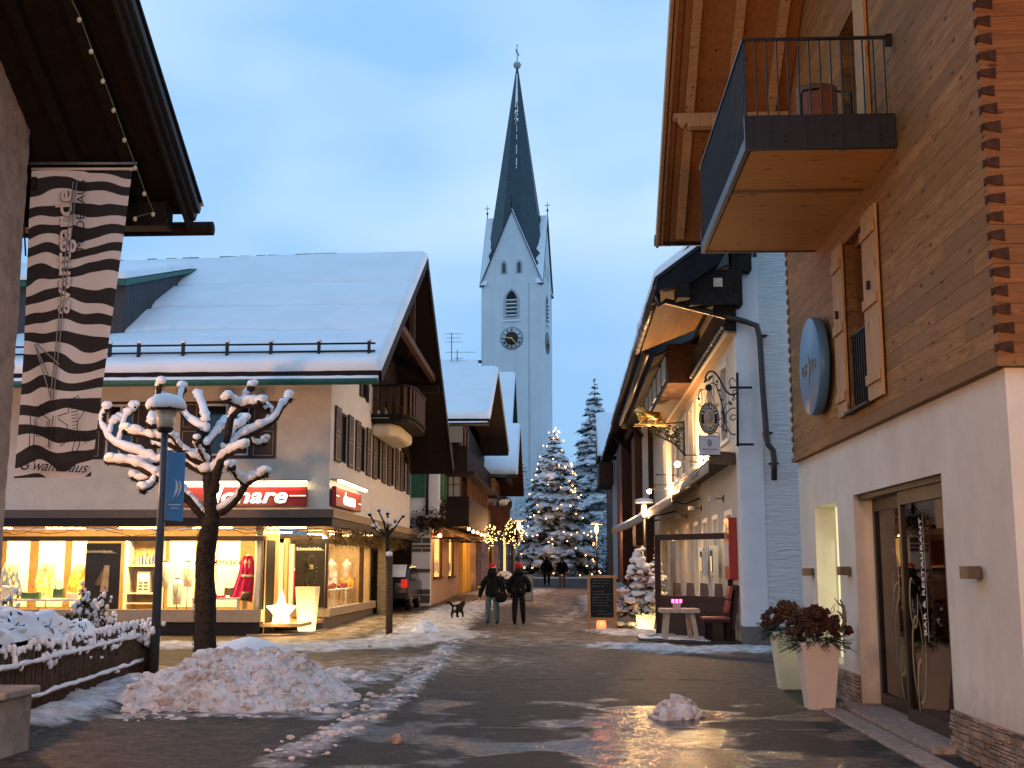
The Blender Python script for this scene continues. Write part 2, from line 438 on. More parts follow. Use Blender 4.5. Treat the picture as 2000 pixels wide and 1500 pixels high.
# glows: things that give off light, plus pale panels given emission
WARM = (1.0,.62,.26); ORANGE = (1.0,.42,.12)
glow('lamp_bright', (1.0,.62,.28), 220)
glow('bulb_on', (1.0,.50,.18), 14)
glow('bulb_tree', (1.0,.50,.20), 7)
glow('tube_light', (1.0,.86,.55), 9)
glow('tube_light_cyan', (.80,.95,.65), 3.2)
glow('star_glow', (1.0,.80,.36), 3.2)
glow('lit_panel', (1.0,.72,.28), .75, (.8,.7,.5))  # emission paints the shop lamplight into the pale panels
glow('lit_window', (1.0,.55,.17), 1.1)
glow('lit_niche', (.98,.95,.50), .62, (.7,.7,.5))
glow('lit_letters', (1.0,.93,.78), 1.5)
glow('candle_pink', (1.0,.10,.45), 5)
glow('candle_red', (1.0,.16,.06), 2.2)
glow('pot_glow', (1.0,.70,.22), 2.3)
glow('screen_blue', (.25,.4,1.0), 1.0)
glow('tail_red', (.8,.02,.01), .5, (.4,.01,.01))

# planter lamp: a translucent shell lit from a bulb near its foot -> the shell itself gives light, stronger low down
t = NT('planter_lamp'); gp = t.N('ShaderNodeNewGeometry'); sz = t.N('ShaderNodeSeparateXYZ', {0: t.N('ShaderNodeTexCoord').outputs['Generated']})
e = t.ramp(sz.outputs[2], [(0.0, (1.0,.76,.30)), (1.0, (.62,.42,.13))]); st = t.math('ADD', t.math('MULTIPLY', t.math('SUBTRACT', 1.0, sz.outputs[2]), 1.9), .25)
t.set(col=(.7,.6,.4), ecol=e, estr=st)

# zebra-printed cloth: wandering bands of black on grey white
t = NT('zebra'); v = t.map((1.0,1.0,1.0))
dn = t.N('ShaderNodeTexNoise', {'Vector': t.map((2.2,1,1.1)), 'Scale': 1.0, 'Detail': 2})
w = t.N('ShaderNodeTexWave', {'Vector': v, 'Scale': 1.25, 'Distortion': 7.0, 'Detail': 1.2, 'Detail Scale': 1.1}, wave_type='BANDS', bands_direction='Z')
st = t.ramp(w.outputs[1], [(.50, 0.0), (.54, 1.0)])
t.set(col=t.mix(st, (.012,.012,.016), (.52,.53,.56)), rough=.8)

# rubble stone facing
t = NT('rubble'); vo = t.N('ShaderNodeTexVoronoi', {'Vector': t.map((6,6,15)), 'Scale': 1.0, 'Randomness': .9}, feature='DISTANCE_TO_EDGE')
v2 = t.N('ShaderNodeTexVoronoi', {'Vector': t.map((6,6,15)), 'Scale': 1.0, 'Randomness': .9})
c = t.mix(.55, (.34,.26,.20), v2.outputs['Color'], 'OVERLAY'); hs = t.N('ShaderNodeHueSaturation', {'Color': c, 'Saturation': .16, 'Value': .68})
e = t.ramp(vo.outputs['Distance'], [(0, 0), (.05, 1)])
t.set(col=t.mix(e, (.13,.10,.08), hs.outputs[0]), rough=.85); t.bump(t.math('ADD', e, t.math('MULTIPLY', t.noise(16), .5)), 1.0, .05)
# brick pier
t = NT('brick'); bt = t.N('ShaderNodeTexBrick', {'Vector': t.map((1,1,1), (R(90),0,0)), 'Color1': (.16,.12,.08,1), 'Color2': (.24,.19,.13,1), 'Mortar': (.07,.06,.05,1), 'Scale': 5.0})
t.set(col=bt.outputs[0], rough=.9)

# scarf prints
t = NT('scarf_yellow'); n = t.N('ShaderNodeTexVoronoi', {'Vector': t.co, 'Scale': 14.0})
t.set(col=t.mix(.55, (.80,.62,.10), n.outputs['Color'], 'MIX'), rough=.8)
t = NT('scarf_blue'); n = t.N('ShaderNodeTexVoronoi', {'Vector': t.map((3,3,1.2)), 'Scale': 5.0})
t.set(col=t.mix(t.ramp(n.outputs['Distance'], [(.2,0),(.5,1)]), (.72,.58,.25), (.10,.13,.30)), rough=.8)
t = NT('scarf_red'); n = t.noise(6, detail=2); t.set(col=t.ramp(n, [(.4, (.75,.15,.04)), (.6, (.75,.55,.08))]), rough=.8)

# ground: worn wet asphalt, slush and trodden snow; 'snow' and 'wet' are painted on the sheet's points
t = NT('ground')
at = t.N('ShaderNodeAttribute', attribute_name='snow').outputs['Fac']; aw = t.N('ShaderNodeAttribute', attribute_name='wet').outputs['Fac']
ab = t.N('ShaderNodeAttribute', attribute_name='brown').outputs['Fac']
n1 = t.noise(3.0, detail=8, rough=.7); n2 = t.noise(22, detail=6, rough=.75); n3 = t.noise(.8, detail=4)
nst = t.noise(2.2, t.map((1.0,1.35,1.0)), detail=6, rough=.7)
asph = t.ramp(n2, [(.3, (.020,.017,.015)), (.7, (.052,.044,.038))])
asph = t.mix(t.ramp(nst, [(.44, 0), (.56, .85)]), asph, (.088,.064,.046))
asph = t.mix(t.ramp(t.noise(5.5, t.map((1.0,1.8,1.0)), 8, .8), [(.50, 0), (.57, .75)]), asph, (.022,.018,.016))
asph = t.mix(t.ramp(t.noise(7, t.map((1.0,1.5,1.0)), 6, .8), [(.55, 0), (.62, .75)]), asph, (.17,.145,.125))
asph = t.mix(t.math('MULTIPLY', aw, .62, True), asph, t.ramp(n2, [(.3, (.012,.012,.013)), (.7, (.028,.027,.027))]))
brown = t.ramp(n1, [(.34, (.05,.032,.016)), (.48, (.22,.14,.07)), (.60, (.55,.46,.36))])
asph = t.mix(ab, asph, brown)
sn = t.ramp(n1, [(.32, (.30,.25,.21)), (.46, (.52,.49,.47)), (.62, (.74,.74,.76))])
f = t.math('ADD', at, t.math('MULTIPLY', t.math('SUBTRACT', t.math('ADD', t.math('MULTIPLY', n1, .55), t.math('MULTIPLY', nst, .45)), .5), 1.7))
f = t.math('SUBTRACT', f, t.math('MULTIPLY', t.math('SUBTRACT', 1.0, at), .22))
sf = t.ramp(f, [(.36, 0), (.78, 1)])
grit = t.N('ShaderNodeTexVoronoi', {'Vector': t.co, 'Scale': 16.0, 'Randomness': 1.0}).outputs['Distance']
gr_ = t.ramp(grit, [(.07, 1), (.12, 0)])
col = t.mix(sf, asph, sn)
col = t.mix(t.math('MULTIPLY', gr_, .85), col, (.012,.010,.009))
pud = t.ramp(t.math('ADD', t.math('MULTIPLY', n3, 1.0), t.math('MULTIPLY', aw, .30)), [(.80, 0), (.90, 1)])
pud = t.math('MULTIPLY', pud, aw, True)
rg = t.mix(pud, t.ramp(n2, [(.3, .48), (.7, .72)]), t.ramp(n2, [(.3, .05), (.75, .17)]))
rg = t.mix(sf, rg, (.8,.8,.8))
rg = t.mix(gr_, rg, (.8,.8,.8))
t.set(col=col, rough=rg, spec=t.mix(pud, (.14,.14,.14), (.5,.5,.5)))
hb = t.math('ADD', t.math('MULTIPLY', n2, t.math('SUBTRACT', 1.0, t.math('MULTIPLY', pud, .85))), t.math('MULTIPLY', sf, .8)); hb = t.math('ADD', hb, t.math('MULTIPLY', gr_, .3))
t.bump(t.math('ADD', hb, t.math('MULTIPLY', nst, 1.3)), .9, .03)
simple('lit_letters_off', (.75,.68,.6), .5)
simple('gold_dull', (.30,.24,.14), .4, .1, metal=.5)
simple('zinc_brown', (.13,.095,.075), .5, .1, 4, metal=.3)
simple('dry_leaf', (.16,.11,.035), .8, .5, 14)
simple('ball_brass', (.40,.36,.30), .5, .1, metal=.3)
simple('recess_grey', (.46,.47,.48), .9, .05)
simple('clock_rim', (.08,.09,.10), .5)
simple('stone_dark', (.10,.09,.085), .85, .2, 8)
simple('frame_brown', (.16,.065,.03), .6, .2, 8)
simple('mural_wall', (.30,.22,.18), .9, .35, 1.3)
simple('timber_dark_bias', (.014,.012,.013), .7, .4, 3)
simple('iron_pipe', (.05,.045,.042), .4, .2, 8, metal=.6)
glow('window_dim', (.55,.48,.40), .12, (.05,.05,.05))
glow('curtain_lit', (1.0,.68,.36), .55, (.6,.5,.38))
glow('lit_window_pale', (1.0,.66,.30), .75)
t = NT('curtain_print'); n = t.noise(3.5, t.map((3,3,.8)), 3); t.set(col=t.ramp(n, [(.35, (.10,.08,.12)), (.5, (.45,.33,.36)), (.65, (.16,.15,.22))]), rough=.9)
glow('bulb_fairy', (1.0,.58,.18), 6)
glow('bulb_dim', (1.0,.6,.25), 1.2)
glow('lamp_bulb', (1.0,.50,.18), 22)
simple('lantern_glass', (.45,.42,.33), .3)
simple('windbreak_brown', (.030,.012,.010), .5, .2, 8)
simple('emblem_pink', (.45,.28,.22), .6)
simple('letter_cream', (.75,.70,.6), .6)
t = NT('scarf_picture'); n = t.noise(9, t.map((6,1,.8)), 2); t.set(col=t.ramp(n, [(.35, (.45,.35,.12)), (.5, (.50,.42,.36)), (.62, (.25,.08,.16))]), rough=.6)
t = NT('veil_picture'); n = t.noise(7, t.map((3,1,1)), 2); t.set(col=t.ramp(n, [(.35, (.06,.02,.015)), (.6, (.22,.13,.05))]), rough=.6)
import numpy as np
# ================================================================ GROUND
def axis(segs):
    out = []
    for a, b, st in segs:
        n = max(1, int(round((b - a) / st))); out += [a + (b - a) * i / n for i in range(n)]
    out.append(segs[-1][1]); return out
gx = axis([(-2500,-200,400), (-200,-40,40), (-40,-16,4), (-16,-9,.5), (-9,6,.115), (6,12,.6), (12,40,4), (40,200,40), (200,2500,400)])
gy = axis([(-200,-10,30), (-10,7,1.2), (7,20,.10), (20,34,.14), (34,50,.25), (50,120,1.0), (120,300,20), (300,3000,300)])
nx, ny = len(gx), len(gy)
GX, GY = np.meshgrid(np.array(gx), np.array(gy))
def pline(pts, w=None):
    return [PG(*p) if w is None else p for p in pts]
def dist_poly(pts):
    d = np.full(GX.shape, 1e9)
    for a, b in zip(pts[:-1], pts[1:]):
        ax, ay, bx, by = a[0], a[1], b[0], b[1]
        L = (bx-ax)**2 + (by-ay)**2 + 1e-9
        t = np.clip(((GX-ax)*(bx-ax) + (GY-ay)*(by-ay)) / L, 0, 1)
        d = np.minimum(d, np.hypot(GX-ax-t*(bx-ax), GY-ay-t*(by-ay)))
    return d
def soft(d, r): return np.clip(1.35 - d / r, 0, 1) ** 1.0
def falloff(d, r): return 1 / (1 + (d / r) ** 4)
snow = np.zeros(GX.shape); wet = np.zeros(GX.shape); brown = np.zeros(GX.shape); hgt = np.zeros(GX.shape)
def addsnow(px, r, a, h=0.0, w=False):
    global snow, hgt
    d = dist_poly(px if w else pline(px)); f = falloff(d, r); snow = np.maximum(snow, f * a); hgt = np.maximum(hgt, f * h)
addsnow([(540,1499),(690,1425),(790,1352),(850,1300),(885,1255),(905,1215)], .33, .66, .07)
addsnow([(310,1262),(480,1262),(600,1266),(700,1262),(800,1250),(860,1240)], 1.5, .92, .05)
addsnow([(700,1330),(640,1345),(760,1318),(820,1290)], .7, .58, .04)
addsnow([(110,1405),(350,1395),(600,1400),(700,1380)], .55, .6, .03)
addsnow([(60,1420),(190,1365),(300,1330)], .55, 1.0, .12)
addsnow([(820,1240),(880,1200),(930,1180),(1000,1178)], 1.2, .95, .10)
addsnow([(985,1163),(1015,1150)], 2.2, .9, .12)
addsnow([(1080,1222),(1110,1195),(1140,1175)], 1.0, .52, .0)
addsnow([(1110,1222),(1150,1215)], .8, .5, .0)
addsnow([(1225,1262),(1330,1272),(1450,1268),(1520,1272)], 1.1, .88, .05)
addsnow([(1195,1235),(1250,1240),(1300,1242)], .9, .95, .08)
addsnow([(1165,1165),(1190,1195)], 1.0, .9, .08)
addsnow([(2.6,62),(2.8,76)], 1.3, .95, .12, True)
addsnow([(-6,92),(4,92)], 6.0, .98, .1, True)
addsnow([(0,1500),(250,1440),(560,1430),(650,1400)], .5, .36, .01)
addsnow([(930,1490),(960,1400),(1000,1320),(1040,1250)], .16, .34, .0)
addsnow([(1290,1499),(1220,1400),(1160,1330),(1120,1260)], .14, .30, .0)
addsnow([(0,1470),(300,1432),(700,1415),(900,1400)], .22, .42, .01)
addsnow([(880,1330),(1000,1330),(1180,1328),(1400,1335)], .22, .30, .0)
snow = np.maximum(snow, np.where((GY > 120) | (GX < -16) | (GX > 12), 1.0, 0.0))
def addbrown(px, r, a):
    global brown
    brown = np.maximum(brown, falloff(dist_poly(pline(px)), r) * a)
addbrown([(330,1312),(500,1305),(760,1300),(860,1290)], 1.6, .8)
addbrown([(560,1252),(700,1225),(790,1205)], 1.1, .9)
addbrown([(960,1250),(1040,1245),(1150,1250)], 2.4, .55)
addbrown([(1010,1180),(1060,1150)], 2.2, .7)
addbrown([(850,1165),(930,1160)], 1.2, .8)
w0 = np.clip((19.5 - GY) / 5, 0, 1) * np.clip((GX + 3.2) / 1.5, 0, 1)
wet = np.maximum(w0, .45 * np.clip((27 - GY) / 6, 0, 1) * np.clip((GX + 2.5) / 1.5, 0, 1))
wet = wet + .50 * falloff(dist_poly([PG(1240,1380), PG(1290,1440), PG(1290,1560)]), .55) + .12 * falloff(dist_poly([PG(1000,1460), PG(1010,1560)]), .6)
wet = np.maximum(wet, .6 * falloff(dist_poly([PG(640,1250), PG(760,1215), PG(860,1190)]), 1.2))
verts = []
gzv = np.vectorize(gz)(GY)
flat = (GX > 3.0) | (GX < -5.9)
for j in range(ny):
    for i in range(nx):
        x, y = gx[i], gy[j]; s_ = float(snow[j, i]); h = float(hgt[j, i])
        z = float(gzv[j, i])
        if 6 < y < 60 and -12 < x < 7:
            n = nz3(x, y, 0, 1.3, 3); n2 = nz3(x, y, 5, 6.0, 3)
            z += .006 * n + .005 * nz3(x, y, 9, 3.2, 3) + (.012 + .045 * s_) * n2 * (s_ > .15) * min(1, s_) + h * (.75 + .6 * n)
        if x < -12 or x > 9: z += .25
        if y > 110: z += min(2.0, (y - 110) * .02)
        verts.append((x, y, z))
faces = [(j*nx+i, j*nx+i+1, (j+1)*nx+i+1, (j+1)*nx+i) for j in range(ny-1) for i in range(nx-1)]
me = bpy.data.meshes.new('ground'); me.from_pydata(verts, [], faces); me.materials.append(M['ground'])
me.polygons.foreach_set('use_smooth', [True]*len(faces))
for nm, arr in (('snow', snow), ('wet', wet), ('brown', brown)):
    a = me.attributes.new(nm, 'FLOAT', 'POINT'); a.data.foreach_set('value', arr.reshape(-1).astype(np.float32))
go = bpy.data.objects.new('ground', me); COL.objects.link(go); tag(go, kind='structure')

mb = MB()
for py, x0, x1 in ((1327,-3.2,3.5), (1423,-2.2,3.3), (1266,-2.4,2.2)):
    c = PG(1150, py)
    n = 40
    for k in range(n):
        xa = x0+(x1-x0)*k/n; xb = x0+(x1-x0)*(k+.93)/n
        z = gz(c.y) + .004 + .004*random.random()
        mb.box(xa, c.y-.03, z-.05, xb, c.y+.03, z) if random.random() < .6 else None
tag(mb.build('paving_strip', 'plinth_grey'), kind='structure')

# flat walls with openings, as slabs around each hole
def rects(u0, u1, v0, v1, holes):
    us = sorted({u0, u1} | {min(max(h[k], u0), u1) for h in holes for k in (0, 1)})
    out = []
    for a, b in zip(us[:-1], us[1:]):
        if b - a < 1e-6: continue
        hs = sorted([(max(h[2], v0), min(h[3], v1)) for h in holes if h[0] < (a+b)/2 < h[1]])
        v = v0
        for p, q in hs:
            if p > v + 1e-6: out.append((a, b, v, p))
            v = max(v, q)
        if v < v1 - 1e-6: out.append((a, b, v, v1))
    return out
def wall_y(mb, x0, x1, y0, y1, z0, z1, holes=()):
    for a, b, c, d in rects(y0, y1, z0, z1, holes): mb.box(x0, a, c, x1, b, d)
    return mb
def wall_x(mb, y0, y1, x0, x1, z0, z1, holes=()):
    for a, b, c, d in rects(x0, x1, z0, z1, holes): mb.box(a, y0, c, b, y1, d)
    return mb
# snow blanket over a roof plane: origin corner, run vector along eave, slope vector up
def roof_snow(a, b, c, d, th=.22, nu=60, nv=30, creases=(), seed=0, over=.05):
    # a,b: eave ends ; d,c: ridge ends (a-d one rake, b-c the other)
    a, b, c, d = map(Vector, (a, b, c, d)); n = (b-a).cross(d-a).normalized()
    if n.z < 0: n = -n
    m = MB()
    def edge(t): return min(1, max(0, t) ** .5 * 1.0)
    def P(u, v, top):
        p = (a*(1-u) + b*u)*(1-v) + (d*(1-u) + c*u)*v
        if not top: return p
        L = (b-a).length; W = (d-a).length
        e = min(u*L, (1-u)*L) / .16; e = 1 if e > 1 else math.sqrt(max(0, 1-(1-e)**2))
        f = (v*W) / .22; f = 1 if f > 1 else math.sqrt(max(0, 1-(1-f)**2))
        g = ((1-v)*W)/.15; g = 1 if g > 1 else math.sqrt(max(0, 1-(1-g)**2))
        h = th * e * f * g * (1 + .16*nz3(p.x+seed, p.y, p.z, .55, 3))
        for cv, dep in creases:
            dd = (v - cv - .006*nz3(p.x*1.5, p.y, seed, .8, 3)) * W
            if -.05 < dd < .35: h -= dep * math.exp(-dd*9 if dd > 0 else dd*60) 
        q = p + n*max(h, .004)
        if v < .02: q += (a-d).normalized() * (over * (1 + .9*nz3(p.x*2.5+seed, p.y*2.5, 0, 1, 3)))
        return q
    us = [i/nu for i in range(nu+1)]; Ls = (b-a).length; us = sorted(set([0, .04/Ls, .10/Ls, .16/Ls] + us + [1-.16/Ls, 1-.10/Ls, 1-.04/Ls, 1]))
    W = (d-a).length
    vs = sorted(set([0, .03/W, .10/W, .2/W] + [j/nv for j in range(nv+1)] + [1-.15/W, 1-.06/W, 1] + [cv + o/W for cv, _ in creases for o in (-.03, -.005, .02, .06, .14)]))
    vv = [P(u, v, True) for v in vs for u in us]; k = len(us)
    ff = [(j*k+i, j*k+i+1, (j+1)*k+i+1, (j+1)*k+i) for j in range(len(vs)-1) for i in range(k-1)]
    m.add(vv, ff, True)
    m.add([a, b, c, d], [(3, 2, 1, 0)])
    return m

# ================================================================ RIGHT: TIMBER-CLAD HOUSE WITH RESTAURANT
th = T('timber_house', 'timber clad house with white rendered ground floor and glazed restaurant door, nearest on the right', 'house', (3.6, 9.7, 0))
XW = 3.60; S0, S1 = 9.70, 18.50
dr0, dr1 = 11.50, 15.04
ni0, ni1 = 15.95, 17.40
XT = 3.54
mb = MB(); wall_y(mb, XW, XW+.38, S0, S1, 0, 3.36, [(dr0, dr1, 0, 2.61), (ni0, ni1, .45, 2.58)])
mb.box(XW+.38, S0, 0, 9.0, S0+.3, 3.36).box(XW+.38, S1-.3, 0, 9, S1, 3.36)
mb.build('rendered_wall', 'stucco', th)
# upper storey: gable to the street
wS = lambda px, py=650: PX(px, py, XT).y
h1a, h1b = wS(1697, 600), wS(1657, 650)
win = (h1a, h1b, 3.62, 5.78)
bd = (13.55, 14.45, 6.42, 8.5)
mb = MB(); wall_y(mb, XT, XT+.3, S0-.05, S1+.04, 3.40, 8.5, [win, bd])
zr = lambda s: 7.36 + .74*(20.1 - s) if s > 14.1 else 7.36 + .74*(s - 8.1)
mb.prism([(XT, S0-.05, 8.5), (XT, S1+.04, 8.5), (XT, S1+.04, zr(S1+.04)-.02), (XT, 14.1, zr(14.1)-.02), (XT, S0-.05, zr(S0-.05)-.02)], (.3, 0, 0))
mb.build('timber_wall', 'timber_r1', th)
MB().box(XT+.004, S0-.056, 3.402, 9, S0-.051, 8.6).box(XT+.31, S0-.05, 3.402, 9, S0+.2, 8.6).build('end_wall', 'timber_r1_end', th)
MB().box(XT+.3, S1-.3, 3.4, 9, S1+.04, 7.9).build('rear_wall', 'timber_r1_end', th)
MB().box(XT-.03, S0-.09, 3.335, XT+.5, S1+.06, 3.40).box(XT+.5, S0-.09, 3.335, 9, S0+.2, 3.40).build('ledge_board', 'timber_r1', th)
# dovetailed log ends at both corners
def dovetails(ys, name):
    m = MB()
    k = 0; z = 3.44
    while z < 8.2:
        w = .15 + .02*math.sin(k*1.7); a = .018*math.sin(k)
        y = ys; x0 = XT - .006
        m.prism([(x0+.004, y, z+.030), (x0+w*.85, y, z+.004+a*.3), (x0+w*.85, y, z+.108), (x0+.004, y, z+.088)], (0, -.012, 0))
        m.prism([(x0, ys+.0, z+.035), (x0, ys+.055, z+.02), (x0, ys+.055, z+.095), (x0, ys+.0, z+.08)], (-.006, 0, 0))
        z += .158; k += 1
    return m.build(name, 'dovetail', th)
dovetails(S0-.058, 'dovetail_joint')
m = MB(); z = 3.5
while z < 7.6:
    m.box(XT-.02, S1-.06, z, XT+.05, S1+.05, z+.075); z += .158
m.build('dovetail_joint', 'timber_r1_end', th)
# roof: gable to the street, wide boarded overhang with rafters
RX = 1.6
def rz(s, d=0): return zr(s) + d
for (sa, sb) in ((14.1, 20.1), (14.1, 8.1)):
    m = MB(); m.prism([(RX+.04, sa, zr(sa)), (RX+.04, sb, zr(sb)), (RX+.04, sb, zr(sb)+.05), (RX+.04, sa, zr(sa)+.05)], (7.4, 0, 0)); m.build('soffit', 'soffit_r1', th)
    m = MB(); m.prism([(RX-.02, sa, zr(sa)+.052), (RX-.02, sb, zr(sb)+.052), (RX-.02, sb, zr(sb)+.20), (RX-.02, sa, zr(sa)+.20)], (7.5, 0, 0)); m.build('roof', 'iron', th)
    m = roof_snow((RX+.05, sb, zr(sb)+.21), (9, sb, zr(sb)+.21), (9, sa, zr(sa)+.21), (RX+.05, sa, zr(sa)+.21), .16, 20, 14); m.build('roof_snow', 'snow_roof', th)
    for x in (RX+.0, RX+.075): MB().beam((x, sa, zr(sa)-.03+(x-RX)*.8), (x, sb, zr(sb)-.03+(x-RX)*.8), .05, .20).build('barge_board', 'shutter_wood', th)
for x in (1.98, 2.62, 3.26):
    MB().beam((x, 14.1, zr(14.1)-.09), (x, 19.9, zr(19.9)-.09), .13, .18).beam((x, 14.1, zr(14.1)-.09), (x, 8.3, zr(8.3)-.09), .13, .18).build('rafter', 'shutter_wood', th)
MB().tube([(RX-.04, 20.18, 7.40), (9, 20.18, 7.40)], .085).box(RX-.04, 20.08, 7.30, 9, 20.12, 7.5).build('gutter', 'iron', th)
# scrolled purlin end
pp = [(0,0),(1.8,0),(1.8,.22),(.25,.22),(.22,.16),(.16,.19),(.10,.14),(.07,.08),(0,.07)]
zz = zr(17.9)-.38
MB().prism([(RX+.12+a, 17.8, zz+(.22-b)) for a, b in pp], (0, .18, 0)).build('purlin', 'shutter_wood', th)
MB().prism([(RX+.12+a, 14.0, zr(14.1)-.45+(.22-b)) for a, b in pp], (0, .18, 0)).build('purlin', 'shutter_wood', th)
# window with two open shutters
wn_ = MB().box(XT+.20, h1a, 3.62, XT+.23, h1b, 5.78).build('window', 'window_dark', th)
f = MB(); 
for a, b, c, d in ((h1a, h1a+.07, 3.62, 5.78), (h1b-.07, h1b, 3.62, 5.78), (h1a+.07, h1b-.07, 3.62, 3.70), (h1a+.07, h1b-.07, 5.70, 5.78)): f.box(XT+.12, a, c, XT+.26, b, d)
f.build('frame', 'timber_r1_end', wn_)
g = MB()
for k in range(9):
    y = h1a+.08+(h1b-h1a-.16)*k/8; g.box(XT+.02, y-.012, 3.70, XT+.045, y+.012, 4.55)
g.box(XT+.015, h1a+.02, 4.55, XT+.05, h1b-.02, 4.58).build('guard_rail', 'iron', wn_)
MB().box(XT-.09, h1a-.05, 3.585, XT+.2, h1b+.05, 3.615).build('sill', 'iron', wn_)
def shutter(ya, yb, ang):
    # leaf folded back against the wall, standing a little off it
    w = yb - ya; m = MB()
    for k in range(4): m.box(XT-.055-.002*(k % 2), ya+w*k/4+.002, 3.60, XT-.022, ya+w*(k+1)/4-.002, 5.80)
    s = m.build('shutter', 'shutter_wood', th, bevel=.004)
    for zb_ in (3.78, 4.66, 5.48): MB().box(XT-.085, ya+.02, zb_, XT-.058, yb-.02, zb_+.12).build('batten', 'shutter_wood', s, bevel=.004)
    MB().box(XT-.10, (ya+yb)/2-.02, 4.86, XT-.058, (ya+yb)/2+.01, 4.96).build('catch', 'iron', s)
shutter(h1a-.62, h1a-.0, 0); shutter(h1b, h1b+.52, 0)
# balcony door and shutter
MB().box(XT+.2, bd[0], bd[2], XT+.23, bd[1], bd[3]).build('balcony_door', 'window_dark', th)
MB().box(XT-.05, bd[0]-.5, 6.5, XT-.015, bd[0]-.03, 8.5).build('shutter', 'shutter_wood', th)
# balcony
bal = MB().box(2.0, 12.2, 6.15, XT-.002, 16.3, 6.23).build('balcony_floor', 'soffit_balcony', th)
m = MB().box(1.93, 12.14, 6.14, XT-.01, 12.19, 6.52)
k = 0; x = 2.02
while x < XT-.05: m.box(x, 12.125, 6.17, x+.012, 12.14, 6.50); x += .19
for x in (2.36, 2.87, 3.38):
    for z in (6.22, 6.28): m.lathe((x, 12.115, z), [(.012,0),(.012,.03)], 8, 'y')
m.box(1.93, 12.19, 6.14, 1.98, 16.31, 6.28).box(1.93, 16.31, 6.14, XT-.01, 16.36, 6.52)
m.build('balcony_edge', 'rail_metal', th)
m = MB()
for k in range(14): 
    x = 1.96+.115*k
    if x < XT-.06: m.box(x-.007, 12.155, 6.52, x+.007, 12.17, 7.38)
m.box(1.93, 12.14, 7.38, XT-.06, 12.185, 7.405)
n = 44
for k in range(n+1):
    y = 12.2 + 4.1*k/n; m.box(1.945, y-.006, 6.20, 1.957, y+.006, 7.38)
m.box(1.93, 12.19, 7.38, 1.975, 16.32, 7.405)
for k in range(14):
    x = 1.96+.115*k
    if x < XT-.06: m.box(x-.007, 16.33, 6.52, x+.007, 16.345, 7.38)
m.box(1.93, 16.32, 7.38, XT-.02, 16.36, 7.405)
m.box(XT-.07, 12.13, 7.30, XT-.0, 12.2, 7.42)
m.build('balcony_railing', 'rail_metal', th)
# rubble facing along the foot of the wall
def ledge(a, b, z1, axis):
    # dry-laid ledge stones of uneven size over a dark bed
    m = MB(); rnd = random.Random(int(a*10)); z = -.02
    while z < z1-.02:
        h = min(rnd.uniform(.035, .10), z1-z); u = a
        while u < b:
            l = min(rnd.uniform(.07, .26), b-u+.001); d = rnd.uniform(.030, .062); e = rnd.uniform(-.006, .006); g = .005
            hh = h*rnd.choice((1, 1, 1, .55)); 
            for q0, q1 in (((z, z+hh), (z+hh, z+h)) if hh < h else ((z, z+h),)):
                if q1-q0 < .015: continue
                dd = d+rnd.uniform(-.008,.008)
                if axis == 'y': P = [(XW-dd, u+g, q0+g), (XW-dd+e, u+l-g, q0+g), (XW-dd, u+l-g, q1-g), (XW-dd+e, u+g, q1-g)]; V = (dd, 0, 0)
                else: P = [(u+g, S0-dd, q0+g), (u+l-g, S0-dd+e, q0+g), (u+l-g, S0-dd, q1-g), (u+g, S0-dd+e, q1-g)]; V = (0, dd, 0)
                m.prism(P, V)
            u += l
        z += h
    m.build('stone_base', 'ledge_stone', th, bevel=.007)
ledge(S0-.02, dr0, .40, 'y'); ledge(dr1, S1, .40, 'y'); ledge(XW-.04, 6.5, .40, 'x')
MB().box(XW-.015, S0-.012, -.02, XW-.001, dr0, .385).build('mortar_bed', 'plinth_grey', th)
# glazed restaurant door: two leaves, one standing proud of the other
def leaf(y0, y1, x, swirl):
    d = MB(); w = .10
    d.box(x, y0, .06, x+.07, y0+w, 2.55).box(x, y1-w, .06, x+.07, y1, 2.55).box(x, y0+w, 2.40, x+.07, y1-w, 2.55).box(x, y0+w, .06, x+.07, y1-w, .20)
    o = d.build('door', 'bronze_frame', th)
    MB().box(x+.03, y0+w, .20, x+.04, y1-w, 2.40).build('pane', 'glass_amber', o)
    return o
xa = XW+.10
d2 = leaf(11.75, 13.42, xa, 0); d1 = leaf(13.40, 15.0, xa+.12, 1)
MB().box(XW+.06, dr0, 2.55, XW+.36, dr1, 2.61).box(XW+.08, dr0, .0, XW+.30, dr0+.22, 2.55).build('door_frame', 'bronze_frame', th)
MB().box(XW-.25, dr0-.1, -.02, XW+.5, dr1+.1, .06).build('threshold', 'granite', th)
bt_ = PX(1803, 1126, xa-.004)
text('lettering', 'BAR & RESTAURANT', .120, (xa-.006, bt_.y, bt_.z), (0, -PI/2, 0), 'lit_letters_off', d2, space=1.12, extrude=.001, offset=.0025)
MB().box(xa-.004, bt_.y-.085, .95, xa-.001, bt_.y-.079, 2.25).build('glass_line', 'chalk', d2)
def swirl(c, sc, x, parent, ph):
    for (w, a0, a1, rr, dz, dy) in ((.035, 0, 7.5, .34, 0, 0), (.035, 1, 6.5, .2, .55, .1), (.04, 2, 7.2, .26, -.35, -.1)):
        pts = []
        for k in range(28):
            t = k/27; a = a0 + (a1-a0)*t + ph; r = rr*(1-.45*t)*sc
            pts.append((x, c[0]+dy*sc + r*math.cos(a)*.8, c[1]+dz*sc + r*math.sin(a)*1.7))
        m = MB(); vs = []
        for k, p in enumerate(pts):
            q = w*sc*(.4+math.sin(PI*k/27)); vs += [(x, p[1]-q*.5, p[2]-q*.3), (x, p[1]+q*.5, p[2]+q*.3)]
        m.add(vs, [(2*k, 2*k+1, 2*k+3, 2*k+2) for k in range(27)], True)
        m.build('gold_swirl', 'gold_dull', parent)
